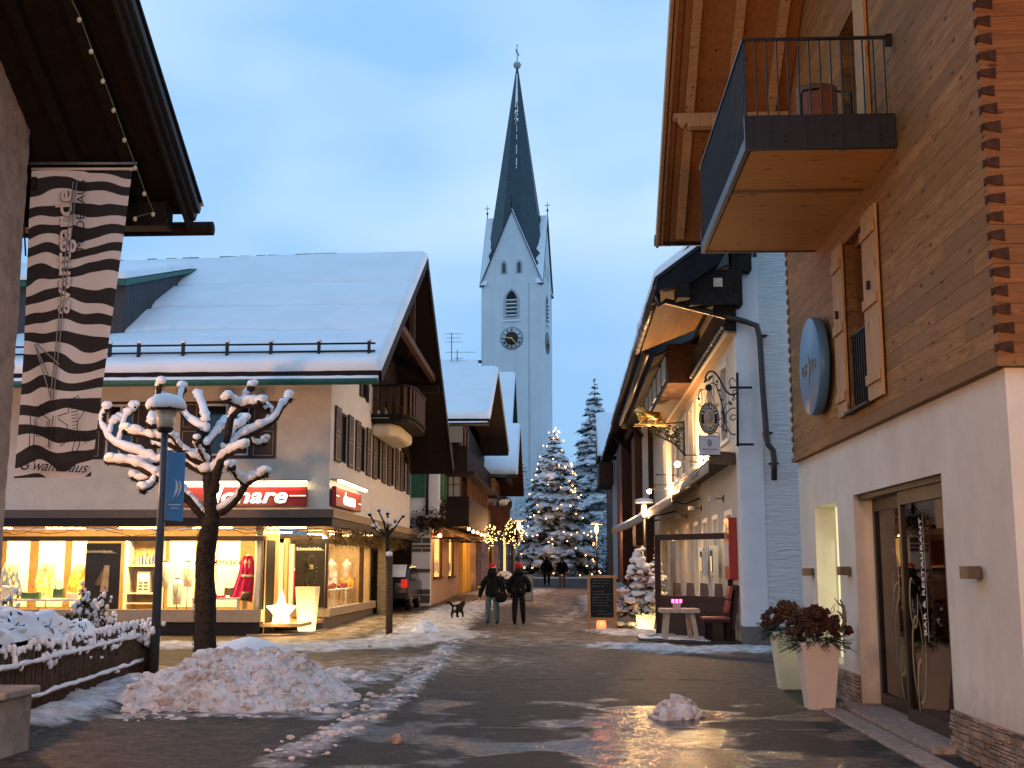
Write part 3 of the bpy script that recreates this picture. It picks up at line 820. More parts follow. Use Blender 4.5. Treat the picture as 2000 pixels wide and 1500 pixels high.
swirl((14.1, .95), 1.1, xa+.148, d1, .3); swirl((13.0, .80), 1.05, xa+.028, d2, 2.0)
# what shows through the door
rm = MB(); rm.box(4.2, 11.2, .0, 8.5, 18.3, .05).box(8.3, 11.2, .05, 8.5, 18.3, 3.1).box(4.2, 11.0, .05, 8.3, 11.2, 3.1).box(4.0, 11.2, 3.1, 8.5, 18.3, 3.2).box(4.0, 18.0, .05, 8.3, 18.2, 3.1)
rm.build('dining_room', 'pink_plaster', th)
MB().box(5.2, 15.2, .05, 5.8, 17.6, 1.1).box(5.15, 15.1, 1.1, 5.9, 17.7, 1.16).build('bar_counter', 'red_wood', th)
lamp('restaurant_light', 'POINT', (6.0, 14.5, 2.6), 110, (1.0,.55,.22), th, .15)
m = MB()
for k in range(4): m.lathe((5.6, 15.4+.55*k, 2.05), [(.03,.22),(.10,.0),(.09,0)], 12)
m.build('pendant_lamp', 'bulb_on', th)
# lit niche
MB().box(XW+.30, ni0-.02, .43, XW+.34, ni1+.02, 2.60).build('lit_niche', 'lit_niche', th)
lamp('niche_light', 'AREA', (XW+.27, (ni0+ni1)/2, 1.5), 5, (1.0,.95,.6), th, 1.2, 2.0, (0, PI/2, 0))
MB().box(XW-.55, S0-.2, -.02, XW-.30, 15.4, .030).build('kerb_stone', 'granite', th, bevel=.01)

# square wall lamps
def wall_lamp(y, z, label):
    t_ = T('wall_lamp', label, 'wall lamp', (XW, y, z), 'square metal wall lamps on the white render')
    MB().box(XW-.02, y-.05, z-.05, XW-.001, y+.05, z+.05).build('back_plate', 'lamp_brown', t_)
    MB().box(XW-.14, y-.105, z-.055, XW-.02, y+.105, z+.055).build('housing', 'lamp_brown', t_, bevel=.004)
    return t_
for px, py, lb in ((1895, 1118, 'square bronze wall lamp to the right of the glazed restaurant door'), (1647, 1115, 'square bronze wall lamp between the lit niche and the restaurant door'), (1577, 1117, 'square wall lamp at the far corner, left of the lit niche')):
    p = PX(px, py, XW-.08); wall_lamp(p.y, p.z, lb)
# round blue sign
sg = T('round_sign', 'round blue grey disc sign standing off the timber wall', 'sign', (XT, 17.2, 4.6))
c = PX(1580, 716, XT-.20); cy_, cz_ = c.y, c.z
MB().lathe((XT-.20, cy_, cz_), [(.66,0),(.675,.015),(.675,.13),(.66,.14)], 64, 'x').build('disc', 'disc_blue', sg)
MB().tube([(XT-.06, cy_, cz_+.3), (XT, cy_, cz_+.3)], .03).tube([(XT-.06, cy_, cz_-.3), (XT, cy_, cz_-.3)], .03).build('bracket', 'iron', sg)
text('lettering', 'LEX   HLD', .21, (XT-.206, cy_, cz_-.02), (PI/2, 0, -PI/2), 'gold_dull', sg, extrude=.004)
m = MB().prism([(XT-.205, cy_+.02, cz_-.25), (XT-.205, cy_-.06, cz_-.02), (XT-.205, cy_-.02, cz_+.10), (XT-.205, cy_+.05, cz_+.18), (XT-.205, cy_+.02, cz_+.05), (XT-.205, cy_+.08, cz_-.04)], (-.006, 0, 0)); m.build('emblem', 'gold_dull', sg)
# balcony chair
ch = T('balcony_chair', 'dark curved chair with steel arm standing on the balcony', 'chair', (2.95, 13.0, 6.23))
m = MB(); cx, cy0, z0 = 2.95, 13.0, 6.25
m.box(cx-.24, cy0-.22, z0+.40, cx+.24, cy0+.24, z0+.44); m.build('seat', 'chair_wood', ch, bevel=.02)
m = MB(); m.grid(lambda u, v: (cx+.26*math.sin((u-.5)*2.2)+.02, cy0+.24-.26*math.cos((u-.5)*2.2)+.18, z0+.44+.62*v), 10, 6); m.build('backrest', 'chair_wood', ch, solid=.02)
m = MB(); m.tube([(cx-.28, cy0-.25, z0), (cx-.28, cy0-.27, z0+.74), (cx-.22, cy0-.1, z0+.86), (cx+.1, cy0+.25, z0+1.04), (cx+.28, cy0+.2, z0+.96), (cx+.29, cy0-.2, z0+.78), (cx+.28, cy0-.25, z0)], .014); m.build('arm_frame', 'iron', ch)
for sx in (-.2, .2):
    MB().tube([(cx+sx, cy0+.2, z0-.015), (cx+sx, cy0+.2, z0+.42)], .014).build('leg', 'iron', ch)

# planters with dried cones and an antler
def planter(px, py, label, matn, antler):
    p = PG(px, py); x, y = p.x+.12, p.y+.2; z = gz(y)
    t_ = T('planter', label, 'planter', (x, y, z), 'tall square planters by the restaurant door')
    a, b, h = .155, .235, .80
    m = MB().add([(x-a,y-a,z),(x+a,y-a,z),(x+a,y+a,z),(x-a,y+a,z),(x-b,y-b,z+h),(x+b,y-b,z+h),(x+b,y+b,z+h),(x-b,y+b,z+h)], [(0,3,2,1),(4,5,6,7),(0,1,5,4),(1,2,6,5),(2,3,7,6),(3,0,4,7)])
    m.build('pot', matn, t_, bevel=.008)
    m = MB(); m2 = MB(); m3 = MB()
    for k in range(125):
        t1 = random.uniform(0, 2*PI); ph = random.uniform(0, 1.35); r = .44*random.uniform(.5, 1)
        q = (x+r*math.sin(ph)*math.cos(t1), y+r*math.sin(ph)*math.sin(t1), z+h+.02+r*.85*math.cos(ph))
        cr_ = random.uniform(.030, .055); 
        for rr, hh in ((1, 0), (.8, .6), (.5, 1.1)): m.ball((q[0], q[1], q[2]+hh*cr_), cr_*rr, (1,1,.55), 9, 4, .25, False)
    for k in range(120):
        t1 = random.uniform(0, 2*PI); r0 = .18; r1 = random.uniform(.32, .50)
        a0 = Vector((x+r0*math.cos(t1), y+r0*math.sin(t1), z+h+random.uniform(-.02,.06))); a1 = Vector((x+r1*math.cos(t1+random.uniform(-.3,.3)), y+r1*math.sin(t1), z+h+random.uniform(-.14,.12)))
        m2.tube([a0, a1], [.005, .003], 3)
        for j in range(9):
            q = a0.lerp(a1, .3+.7*j/9); d = Vector((random.uniform(-1,1), random.uniform(-1,1), random.uniform(-.3,1))).normalized()*.045
            m2.tube([q, q+d], [.003, .001], 3)
    for k in range(60):
        t1 = random.uniform(0, 2*PI); q = Vector((x+.3*random.random()*math.cos(t1), y+.3*random.random()*math.sin(t1), z+h+.1)); c_ = q + Vector((random.uniform(-.25,.25), random.uniform(-.25,.25), random.uniform(.1,.38)))
        m3.tube([q, q.lerp(c_, .5)+Vector((.05,0,.05)), c_], .003, 3)
    m.build('cones', 'cone', t_); m2.build('fir_twigs', 'needles', t_); m3.build('dry_grass', 'bag_tan', t_)
    if antler:
        m = MB(); b0 = Vector((x+.27, y-.12, z+h+.12)); pts = [b0, b0+Vector((.05,-.02,.14)), b0+Vector((.04,-.03,.30)), b0+Vector((.0,-.03,.40))]
        m.tube(pts, [.028,.024,.018,.008], 8)
        m.tube([pts[1], pts[1]+Vector((-.06,0,.10)), pts[1]+Vector((-.10,0,.12))], [.018,.012,.004], 6); m.tube([pts[2], pts[2]+Vector((-.06,0,.05)), pts[2]+Vector((-.11,0,.12))], [.015,.010,.004], 6)
        m.build('antler', 'antler', t_)
planter(1588, 1388, 'orange lit tall square planter with cones and an antler, nearer of the pair', 'planter', True)
planter(1532, 1348, 'pale yellow tall square planter heaped with dry cones, farther of the pair', 'planter_pale', False)
# ================================================================ LEFT: HOUSE WITH THE ZEBRA BANNER
lh = T('rough_plaster_house', 'rough plastered house with deep dark eaves, nearest on the left', 'house', (-6, 9, 0))
mb = MB()
def wavy(u, v):
    y = 3 + u*9.15; z = -.1 + v*8.0
    return (-5.93 + .02*nz3(y, z, 3, .9, 3) + .012*nz3(y, z, 1, 7, 3), y, z)
mb.grid(wavy, 160, 120); mb.box(-9, 3, -.1, -5.96, 12.13, 9)
mb.build('wall', 'plaster_l1', lh)
LX = -4.45; lz = lambda s: 5.86 + .62*(13.2 - s)
m = MB(); m.prism([(LX-.05, 3, lz(3)-.02), (LX-.05, 13.2, lz(13.2)-.02), (LX-.05, 13.2, lz(13.2)+.05), (LX-.05, 3, lz(3)+.05)], (-5, 0, 0)); m.build('soffit', 'black_wood', lh)
m = MB(); m.prism([(LX+.03, 3, lz(3)+.052), (LX+.03, 13.25, lz(13.25)+.052), (LX+.03, 13.25, lz(13.25)+.15), (LX+.03, 3, lz(3)+.15)], (-5, 0, 0)); m.build('roof', 'black_wood', lh)
for dx, dz, w, h, mt in ((.00, -.10, .035, .20, 'dark_wood'), (.04, .0, .05, .11, 'rail_metal'), (.085, .08, .05, .09, 'rail_metal')):
    MB().beam((LX+dx, 3, lz(3)+dz), (LX+dx, 13.27, lz(13.27)+dz), w, h).build('barge_board', mt, lh)
m = MB()
for k in range(34):   # verge tiles with a snow rim
    s = 13.25 - .31*k; m.beam((LX+.08, s-.32, lz(s-.32)+.175), (LX+.08, s+.01, lz(s+.01)+.185), .10, .035)
m.build('verge_tiles', 'black_wood', lh)
m = roof_snow((LX+.13, 13.3, lz(13.3)+.20), (-9, 13.3, lz(13.3)+.20), (-9, 3, lz(3)+.20), (LX+.13, 3, lz(3)+.20), .09, 24, 40); m.build('roof_snow', 'snow_roof', lh)
MB().tube([(-4.20, 13.33, 5.70), (-9, 13.33, 5.70)], .085, 12).build('gutter', 'dark_wood', lh)
for x in (-4.9, -5.5):
    MB().beam((x, 3, lz(3)-.10), (x, 13.1, lz(13.1)-.10), .12, .16).build('rafter', 'black_wood', lh)
for s in (12.95, 9.2):
    MB().box(-9, s-.12, lz(s)-.42, LX-.15, s+.12, lz(s)-.14).build('purlin', 'black_wood', lh)
# pale string-light bulbs, unlit, along the eaves
sl = T('light_string', 'string of unlit bulbs on a green cable under the dark eaves', 'string lights', (-4.75, 11, 6.4))
bp = [PX(x, y, -4.62) for x, y in ((118,-60),(132,-12),(155,35),(178,97),(201,155),(222,212),(243,270),(264,325),(282,375),(299,415))]
bp2 = [PX(x, y, -4.62) for x, y in ((299,415),(323,428))] + [PX(264, 424, -4.75)]
MB().tube([p+Vector((0,0,.02)) for p in bp], .006, 5).tube([bp2[0], bp2[2]], .005, 5).build('cable', 'cable', sl)
for p in bp + bp2[1:]:
    MB().ball(p - Vector((0,0,.02)), .024, (1,1,1.2), 8, 6).build('bulb', 'bulb_off', sl)
# banner
BS = 12.3
bn = T('zebra_banner', 'hanging zebra striped cloth banner of a fashion shop on the left house', 'banner', (-5.93, BS, 5.9))
tl, tr, bl_, br_ = PY(62, 334, BS), PY(258, 334, BS), PY(27, 934, BS), PY(180, 932, BS+.05)
def cloth(u, v):
    a = tl.lerp(tr, u); b = bl_.lerp(br_, u); p = b.lerp(a, v)
    return (p.x, p.y + .05*math.sin(u*5+v*3)*(1-v) + .035*math.sin(u*9+v*4)*(1-v)**.5, p.z + .01*math.sin(u*7))
c = MB().grid(cloth, 24, 60).build('cloth', 'zebra', bn)
MB().tube([PY(44, 319, BS), PY(268, 319, BS)], .018, 12).build('pole', 'zinc', bn)
MB().tube([PY(62, 330, BS), PY(262, 330, BS)], .016, 12).build('sleeve', 'pale_sign', bn)
MB().tube([PY(42, 319, BS), PY(50, 500, BS)], .010, 8).box(-5.93, BS-.05, 5.86, -5.88, BS+.05, 6.0).build('bracket', 'iron', bn)
vd = (bl_+br_)/2 - (tl+tr)/2; tilt = math.atan2(vd.x, -vd.z)
def btext(body, size, px, py, sx, mt, shear=0, off=0, rot=True):
    p = PY(px, py, BS-.075)
    o = text('lettering', body, size, p, (0, 0, 0), mt, bn, shear=shear, offset=off, extrude=.001, sx=sx)
    M_ = Matrix(((0,-1,0),(0,0,-1),(1,0,0)))   # text X up, text Y to the left, facing the viewer
    if not rot: M_ = Matrix(((1,0,0),(0,0,-1),(0,1,0)))
    o.rotation_mode = 'QUATERNION'; o.rotation_quaternion = (Matrix.Rotation(tilt if rot else .05, 3, 'Y') @ M_).to_quaternion(); o.location.y -= .0
    return o
btext('avantgarde', .26, 124, 490, 1.25, 'pale_sign', off=.004); btext('avantgarde', .26, 121, 490, 1.25, 'panel_dark', off=-.006)
btext('MODEHAUS', .13, 158, 420, 1.15, 'panel_dark')
btext("G'wandhaus", .165, 102, 911, .92, 'panel_dark', .5, rot=False)
m = MB(); 
for a, b in (((143,355),(98,780)), ((150,355),(104,782)), ((68,672),(100,780)), ((72,672),(116,712)), ((68,672),(95,735))):
    m.tube([PY(*a, BS-.08), PY(*b, BS-.08)], .007, 4)
m.build('line_emblem', 'grey_board', bn)
# two outlined figures near the foot of the cloth: a man in hat and smock with sticks, a striped pony
m = MB()
def ln(pts, r=.005): m.tube([PY(x, y, BS-.085) for x, y in pts], r, 4)
ln([(72,800),(96,800)]); ln([(76,799),(78,790),(88,789),(91,799)]); ln([(78,801),(79,808),(84,812),(89,808),(90,801)]); ln([(80,812),(68,820),(66,872),(94,873),(96,820),(86,812)]); ln([(60,808),(57,877)]); ln([(104,812),(96,876)]); ln([(72,822),(71,852),(90,852),(92,822)])
ln([(133,783),(148,776),(152,772),(155,780),(163,784),(163,806),(152,822),(150,845),(156,865),(148,888),(140,884),(146,860),(138,840),(130,862),(118,872),(126,852),(132,830),(115,820),(114,812),(133,806),(134,790),(133,783)])
for k in range(11): ln([(138+.5*k, 792+6.5*k), (153-.2*k, 790+6.5*k)], .004)
ln([(156,842),(168,855),(172,862),(166,866),(164,856)])
m.build('printed_figures', 'panel_dark', bn)
# gatepost
gp_ = T('stone_gatepost', 'low square stone gatepost at the left edge', 'gatepost', (-5.4, 10.8, 0))
MB().box(-5.9, 10.60, -.05, -5.10, 11.25, .52).build('shaft', 'stone', gp_, bevel=.02)
MB().box(-5.95, 10.55, .525, -5.04, 11.3, .60).build('cap', 'stone', gp_, bevel=.02)

# ================================================================ WICKET FENCE, HEDGE AND SHRUBS
f0 = Vector((-6.02, 12.3, 0)); f1 = Vector((-6.98, 19.7, 0)); fd = (f1-f0).normalized()
ft = T('picket_fence', 'low rustic picket fence capped with snow on the left', 'fence', f0.lerp(f1, .5))
mp_, ms_ = MB(), MB()
n = 94
for k in range(n):
    p = f0.lerp(f1, (k+.5)/n); h = .80 + random.uniform(-.05, .05); lean = random.uniform(-.03, .03)
    q = Vector((p.x+random.uniform(-.01,.01), p.y+lean, h))
    mp_.tube([(p.x, p.y, -.02), (p.x, p.y+lean*.5, h*.5), q], [.021,.020,.015], 6)
    if random.random() < .9: ms_.ball((q.x, q.y, q.z+.015), .034, (1,1,random.uniform(.8,1.6)), 7, 5)
    if random.random() < .35: ms_.ball((q.x+.03, q.y, q.z-random.uniform(.05,.25)), .04, (.8,1,1.5), 7, 5, .2)
mp_.build('pickets', 'fence_wood', ft); ms_.build('snow_caps', 'snow', ft)
m = MB(); m2 = MB()
for z in (.22, .62):
    m.tube([(f0.x+.03, f0.y, z), (f1.x+.03, f1.y, z)], .02, 6)
    m2.tube([(f0.x+.04+(f1.x-f0.x)*t/50, f0.y+(f1.y-f0.y)*t/50, z+.03+.02*nz3(t*.4, z, 0)) for t in range(51)], [.028+.016*nz3(t*.7, z, 4) for t in range(51)], 6)
m.build('rails', 'fence_wood', ft); m2.build('rail_snow', 'snow', ft)

def blobs(m, pts, r, jit=.35):
    for p in pts: m.ball(p, r*random.uniform(.6, 1.3), (random.uniform(.8,1.3), random.uniform(.8,1.3), random.uniform(.55,.9)), 8, 5, .12)
def leaves(m, c, rad, n, size, rr=(.3, 1)):
    for k in range(n):
        d = Vector((random.gauss(0,1), random.gauss(0,1), random.gauss(0,1))).normalized() * random.uniform(*rr)
        p = Vector((c[0]+d.x*rad[0], c[1]+d.y*rad[1], c[2]+d.z*rad[2])); a = Vector((random.uniform(-1,1), random.uniform(-1,1), random.uniform(-1,1))).normalized(); b = a.cross(Vector((random.uniform(-1,1),.3,.8))).normalized()
        s = size*random.uniform(.6,1.4)
        m.add([p-a*s, p+b*s*.4, p+a*s, p-b*s*.4], [(0,1,2,3)])
hd = T('hedge', 'evergreen hedge heaped with snow behind the fence', 'hedge', (-6.75, 14.6, 0))
ml, msn, mtw = MB(), MB(), MB()
for k in range(15):
    t = k/14; c = Vector((-6.76-.35*t, 12.6+4.6*t, .55)); hh = .62 if t < .5 else .58-.18*(t-.5)
    leaves(ml, c, (.50,.38,hh), 420, .05, (.6,1.05))
    for j in range(8):
        mtw.tube([(c.x+random.uniform(-.2,.2), c.y, 0), (c.x+random.uniform(-.4,.4), c.y+random.uniform(-.3,.3), random.uniform(.5,1.1))], [.015,.005], 5)
# heavy snow blanket with lobes
def sn_top(u, v):
    y = 12.2 + 5.3*u; x0 = -6.86-.35*u; w = .58
    ang = (v-.5)*2.6; t = u
    hh = (1.22 if t < .35 else 1.22-.42*(t-.35))*(1 if t < .9 else math.sqrt(max(0.05, 1-((t-.9)/.1)**2)))
    n_ = nz3(y, v*2, 3, 1.1, 3); n2 = nz3(y*2.2, v*4, 8, 1.3, 2)
    r = w*(1+.16*n2)
    return (x0 + r*math.sin(ang), y, hh - .50*(1-math.cos(ang)) + .12*n_ + .07*n2)
msn.grid(sn_top, 110, 30)
for k in range(120):
    u = random.random(); v = random.choice([random.uniform(.55,1.0), random.uniform(.0,.5)]); p = Vector(sn_top(u, v)); p.z -= random.uniform(0,.45); p.x += random.uniform(-.02,.12)
    msn.ball(p, random.uniform(.02,.065), (1.1,1.6,.55), 8, 5, .2)
ml.build('foliage', 'hedge_leaf', hd); msn.build('snow_load', 'snow', hd, sub=0); mtw.build('stems', 'twig', hd)
# shrubs
def shrub(name, x, y, h, w, n, label, drop=False):
    t_ = T(name, label, 'shrub', (x, y, 0), 'snow laden garden shrubs')
    a, b, c = MB(), MB(), MB()
    for k in range(n):
        an = random.uniform(0, 2*PI); r = w*random.uniform(.2, 1); tip = Vector((x+r*math.cos(an), y+r*math.sin(an), h*random.uniform(.6, 1)))
        mid = Vector((x+.4*r*math.cos(an), y+.4*r*math.sin(an), h*.5)); b0 = Vector((x+.03*math.cos(an), y+.03*math.sin(an), 0))
        a.tube([b0, mid, tip], [.010,.007,.004], 5)
        for j in range(5):
            q = mid.lerp(tip, random.uniform(.2, 1.05)); d = Vector((random.uniform(-1,1), random.uniform(-1,1), .6)).normalized()*.09
            a.tube([q, q+d], [.005,.002], 4)
            b.ball(q+d*.7+Vector((0,0,.012)), random.uniform(.018,.042), (1,1,1.3), 7, 5, .2)
            leaves(c, q, (.06,.06,.06), 6, .03)
    a.build('stems', 'twig', t_); b.build('snow_tufts', 'snow', t_); c.build('leaves', 'hedge_leaf', t_)
shrub('shrub', -7.55, 18.6, 1.42, .34, 26, 'twiggy shrub with snow tufts in front of the black scarf poster')
shrub('shrub', -7.40, 18.9, .92, .30, 30, 'low dense snowy bush behind the far end of the picket fence')
shrub('shrub', -8.15, 17.0, 1.42, .25, 7, 'thin dry stalks with snow lumps rising behind the hedge')
shrub('shrub', -6.78, 19.0, .80, .20, 22, 'small snowy bush in the fence corner by the lamp post')

# ================================================================ THE CORNER SHOP
ds = T('corner_shop', 'large gabled shop house with snow covered roof and glowing display windows', 'house', (-10, 32, 0))
WX, FS, BS2 = -5.85, 28.6, 43.4
FP = lambda px, py, s=FS: PY(px, py, s)
# openings of the upper floor
w2a, w2b = FP(396, 800).x, FP(488, 800).x; zt, zb = 5.76, 4.46
w1a, w1b = FP(208, 800).x, FP(262, 800).x
units = [29.05 + 2.88*k for k in range(5)]
mb = MB()
wall_x(mb, FS, FS+.35, -16, WX, 3.05, 7.1, [(w1a, w1b, zb, zt), (w2a, w2b, zb, zt)])
zD = lambda s: 6.20 + (.585*(s-26.4) if s < 34.9 else .585*8.5 - .67*(s-34.9))
wall_y(mb, WX-.35, WX, FS+.35, BS2, 3.05, 6.0, [(u+.72, u+1.75, 4.42, 5.72) for u in units])
mb.prism([(WX, FS, 6.0), (WX, FS, zD(FS)-.12), (WX, 34.9, zD(34.9)-.12), (WX, BS2, zD(BS2)-.1), (WX, BS2, 6.0)][0:1] + [(WX, BS2, 6.0), (WX, 34.9, zD(34.9)-.12), (WX, FS, 7.3)], (-.35, 0, 0)) if False else None
o1 = mb.build('upper_wall', 'plaster_warm', ds)
MB().prism([(WX-.002, FS+.36, 6.0), (WX-.002, BS2-.4, 6.0), (WX-.002, 34.9, zD(34.9)-.15), (WX-.002, FS+.36, zD(FS+.36)-.15)], (-.33, 0, 0)).build('gable_wall', 'plaster_warm', ds)
# roof
RXD = -4.3
for sa, sb in ((34.9, 26.4), (34.9, 43.5)):
    MB().prism([(RXD, sa, zD(sa)-.24), (RXD, sb, zD(sb)-.24), (RXD, sb, zD(sb)-.05), (RXD, sa, zD(sa)-.05)], (-13.7, 0, 0)).build('roof', 'timber_dark_y', ds)
    MB().beam((RXD+.03, sa, zD(sa)-.15), (RXD+.03, sb, zD(sb)-.15), .05, .26).build('barge_board', 'dark_wood', ds)
# snow blanket in two lifts; left end of the ridge sits a little lower on this old roof
roof_snow((-18, 26.35, 6.18), (RXD+.06, 26.35, 6.20), (RXD+.06, 34.9, zD(34.9)), (-18, 34.9, zD(34.9)-.28), .24, 110, 44, ((.24,.19),(.45,.20),(.68,.18)), 3).build('roof_snow', 'snow_roof', ds)
roof_snow((-18, 43.6, 5.38), (RXD+.06, 43.6, 5.38), (RXD+.06, 34.9, zD(34.9)), (-18, 34.9, zD(34.9)-.28), .22, 50, 20, (), 9).build('roof_snow', 'snow_roof', ds)
m = MB()
for k in range(60):
    x = -17+12.6*k/60 + random.uniform(-.1,.1)
    if random.random() < .5 and x < -7: m.box(x, 34.85, zD(34.9)+.02-.28*(x+4.3)/-13.7, x+.3, 34.95, zD(34.9)+.22-.28*(x+4.3)/-13.7)
m.build('ridge_tiles', 'green_metal', ds)
MB().tube([(-17.9, 26.18, 5.90), (RXD+.0, 26.18, 5.92)], .085, 10).build('gutter', 'green_metal', ds)
MB().tube([(-17.9+13.6*t/60, 26.18, 5.975+.012*nz3(t*.9, 0, 0)) for t in range(61)], [.07]*61, 6).build('gutter_snow', 'snow', ds)
MB().box(-17.9, 26.25, 5.90, RXD, 26.3, 6.16).build('eave_board', 'dark_wood', ds)
m = MB(); m2 = MB()   # snow guard rail
for px in (222, 278, 364, 449, 534, 627, 724):
    p = PY(px, 700, 26.9); x = p.x; m.box(x-.03, 26.60, 6.30, x+.03, 26.70, 6.92); m.box(x-.02, 26.70, 6.35, x+.02, 27.2, 6.7)
    m2.ball((x, 26.65, 6.95), .07, (1,1,.7), 8, 5, .2)
for z in (6.70, 6.88): m.tube([(-14.6, 26.65, z-.02), (RXD-.15, 26.65, z)], .024, 6)
m.build('snow_guard', 'iron', ds); m2.build('guard_snow', 'snow', ds)
m = MB()
for k in range(40): # icicle fringe and bare tiles at the eave
    x = -16+11.6*random.random(); m.tube([(x, 26.33, 6.20), (x, 26.33, 6.20-random.uniform(.05,.16))], [.012,.002], 5)
m.build('icicles', 'glass', ds)
# dormer, only its right cheek shows
xd = -11.1; zc = lambda s: 6.20+.585*(s-26.4)
MB().prism([(xd, 28.3, zc(28.3)+.1), (xd, 33.2, zc(33.2)+.1), (xd, 28.3, 8.75)], (-3.5, 0, 0)).build('dormer_cheek', 'cladding_grey', ds)
MB().prism([(xd+.12, 28.1, 8.70), (xd+.12, 33.5, 10.42), (xd+.12, 33.5, 10.52), (xd+.12, 28.1, 8.86)], (-3.8, 0, 0)).build('dormer_roof', 'green_metal', ds)
roof_snow((-14.8, 28.1, 8.87), (xd+.1, 28.1, 8.87), (xd+.1, 33.4, 10.52), (-14.8, 33.4, 10.52), .18, 16, 14, (), 5).build('roof_snow', 'snow_roof', ds)
# gable timbers under the deep verge
for (s, z) in ((34.9, zD(34.9)-.62), (30.6, zD(30.6)-.52), (39.4, zD(39.4)-.55)):
    MB().box(WX, s-.13, z, RXD-.05, s+.13, z+.26).build('purlin', 'dark_wood', ds)
MB().beam((RXD-.25, 30.8, 8.25), (RXD-.25, 39.2, 8.05), .16, .2).build('tie_beam', 'mid_wood', ds)
MB().beam((RXD-.4, 34.9, 8.1), (RXD-.4, 34.9, zD(34.9)-.4), .16, .16).build('king_post', 'mid_wood', ds)
MB().prism([(WX+.01, 34.3, 7.6), (WX+.01, 42.9, 5.3), (WX+.01, 42.9, zD(42.9)-.2), (WX+.01, 34.9, zD(34.9)-.2)], (.08, 0, 0)).build('gable_boarding', 'timber_dark_y', ds)
# windows with shutters
def panelled(m, m2, kind, a, b, z0, z1, c):
    # shutter leaf with a fine cream line
    if kind == 'x':
        m.box(a, c-.05, z0, b, c-.012, z1)
        for q0, q1 in ((z0+.07, z0+(z1-z0)*.48), (z0+(z1-z0)*.55, z1-.07)):
            for r in ((a+.06, q0, b-.06, q0+.012), (a+.06, q1-.012, b-.06, q1), (a+.06, q0, a+.072, q1), (b-.072, q0, b-.06, q1)): m2.box(r[0], c-.056, r[1], r[2], c-.051, r[3])
    else:
        m.box(c+.012, a, z0, c+.05, b, z1)
        for q0, q1 in ((z0+.07, z0+(z1-z0)*.48), (z0+(z1-z0)*.55, z1-.07)):
            for r in ((a+.06, q0, b-.06, q0+.014), (a+.06, q1-.014, b-.06, q1), (a+.06, q0, a+.074, q1), (b-.074, q0, b-.06, q1)): m2.box(c+.051, r[0], r[1], c+.056, r[2], r[3])
def win_x(a, b, z0, z1, s, sl, sr):
    w = MB().box(a, s+.12, z0, b, s+.14, z1).build('window', 'window_dark', ds)
    f = MB(); f.box(a, s+.05, z0, a+.05, s+.13, z1).box(b-.05, s+.05, z0, b, s+.13, z1).box(a+.05, s+.05, z0, b-.05, s+.13, z0+.05).box(a+.05, s+.05, z1-.05, b-.05, s+.13, z1).box((a+b)/2-.025, s+.06, z0+.05, (a+b)/2+.025, s+.13, z1-.05)
    f.build('frame', 'white_paint', w)
    e = MB(); e.box(a-.06, s-.04, z0-.08, b+.06, s+.02, z0).box(a-.06, s-.04, z1, b+.06, s+.02, z1+.06).box(a-.06, s-.04, z0, a, s+.02, z1).box(b, s-.04, z0, b+.06, s+.02, z1); e.build('casing', 'shutter_brown', w)
    MB().box(a+.08, s+.145, z0, a+.5, s+.16, z1).box(b-.5, s+.145, z0, b-.08, s+.16, z1).build('curtain', 'curtain', w)
    for p, q in (sl, sr):
        m, m2 = MB(), MB(); panelled(m, m2, 'x', p, q, z0-.08, z1+.05, s); o = m.build('shutter', 'shutter_brown', ds); m2.build('painted_line', 'shutter_line', o)
win_x(w2a, w2b, zb, zt, FS, (FP(355,800).x, w2a-.07), (w2b+.07, FP(541,800).x))
win_x(w1a, w1b, zb, zt, FS, (w1a-.75, w1a-.07), (w1b+.07, w1b+.62))
for u in units:
    a, b = u+.72, u+1.75
    w = MB().box(WX-.16, a, 4.42, WX-.14, b, 5.72).build('window', 'window_dark', ds)
    f = MB()
    for y in (a, (a+b)/2-.025, b-.05): f.box(WX-.13, y, 4.42, WX-.03, y+.05, 5.72)
    f.box(WX-.13, a, 4.42, WX-.03, b, 4.47).box(WX-.13, a, 5.67, WX-.03, b, 5.72); f.build('frame', 'shutter_brown', w)
    for p, q in ((u, u+.70), (u+1.77, u+2.47)):
        m, m2 = MB(), MB(); panelled(m, m2, 'y', p, q, 4.36, 5.76, WX); o = m.build('shutter', 'shutter_brown', ds); m2.build('painted_line', 'shutter_line', o)
# attic windows
for y0, y1 in ((32.8, 33.5), (35.6, 36.5)):
    w = MB().box(WX+.0, y0, 6.55, WX+.02, y1, 7.75).build('window', 'window_dark', ds)
    MB().box(WX+.0, y0-.35, 6.5, WX+.05, y0-.03, 7.8).box(WX, y1+.03, 6.5, WX+.05, y1+.35, 7.8).box(WX, y0-.03, 7.75, WX+.06, y1+.03, 7.82).build('casing', 'shutter_brown', w)
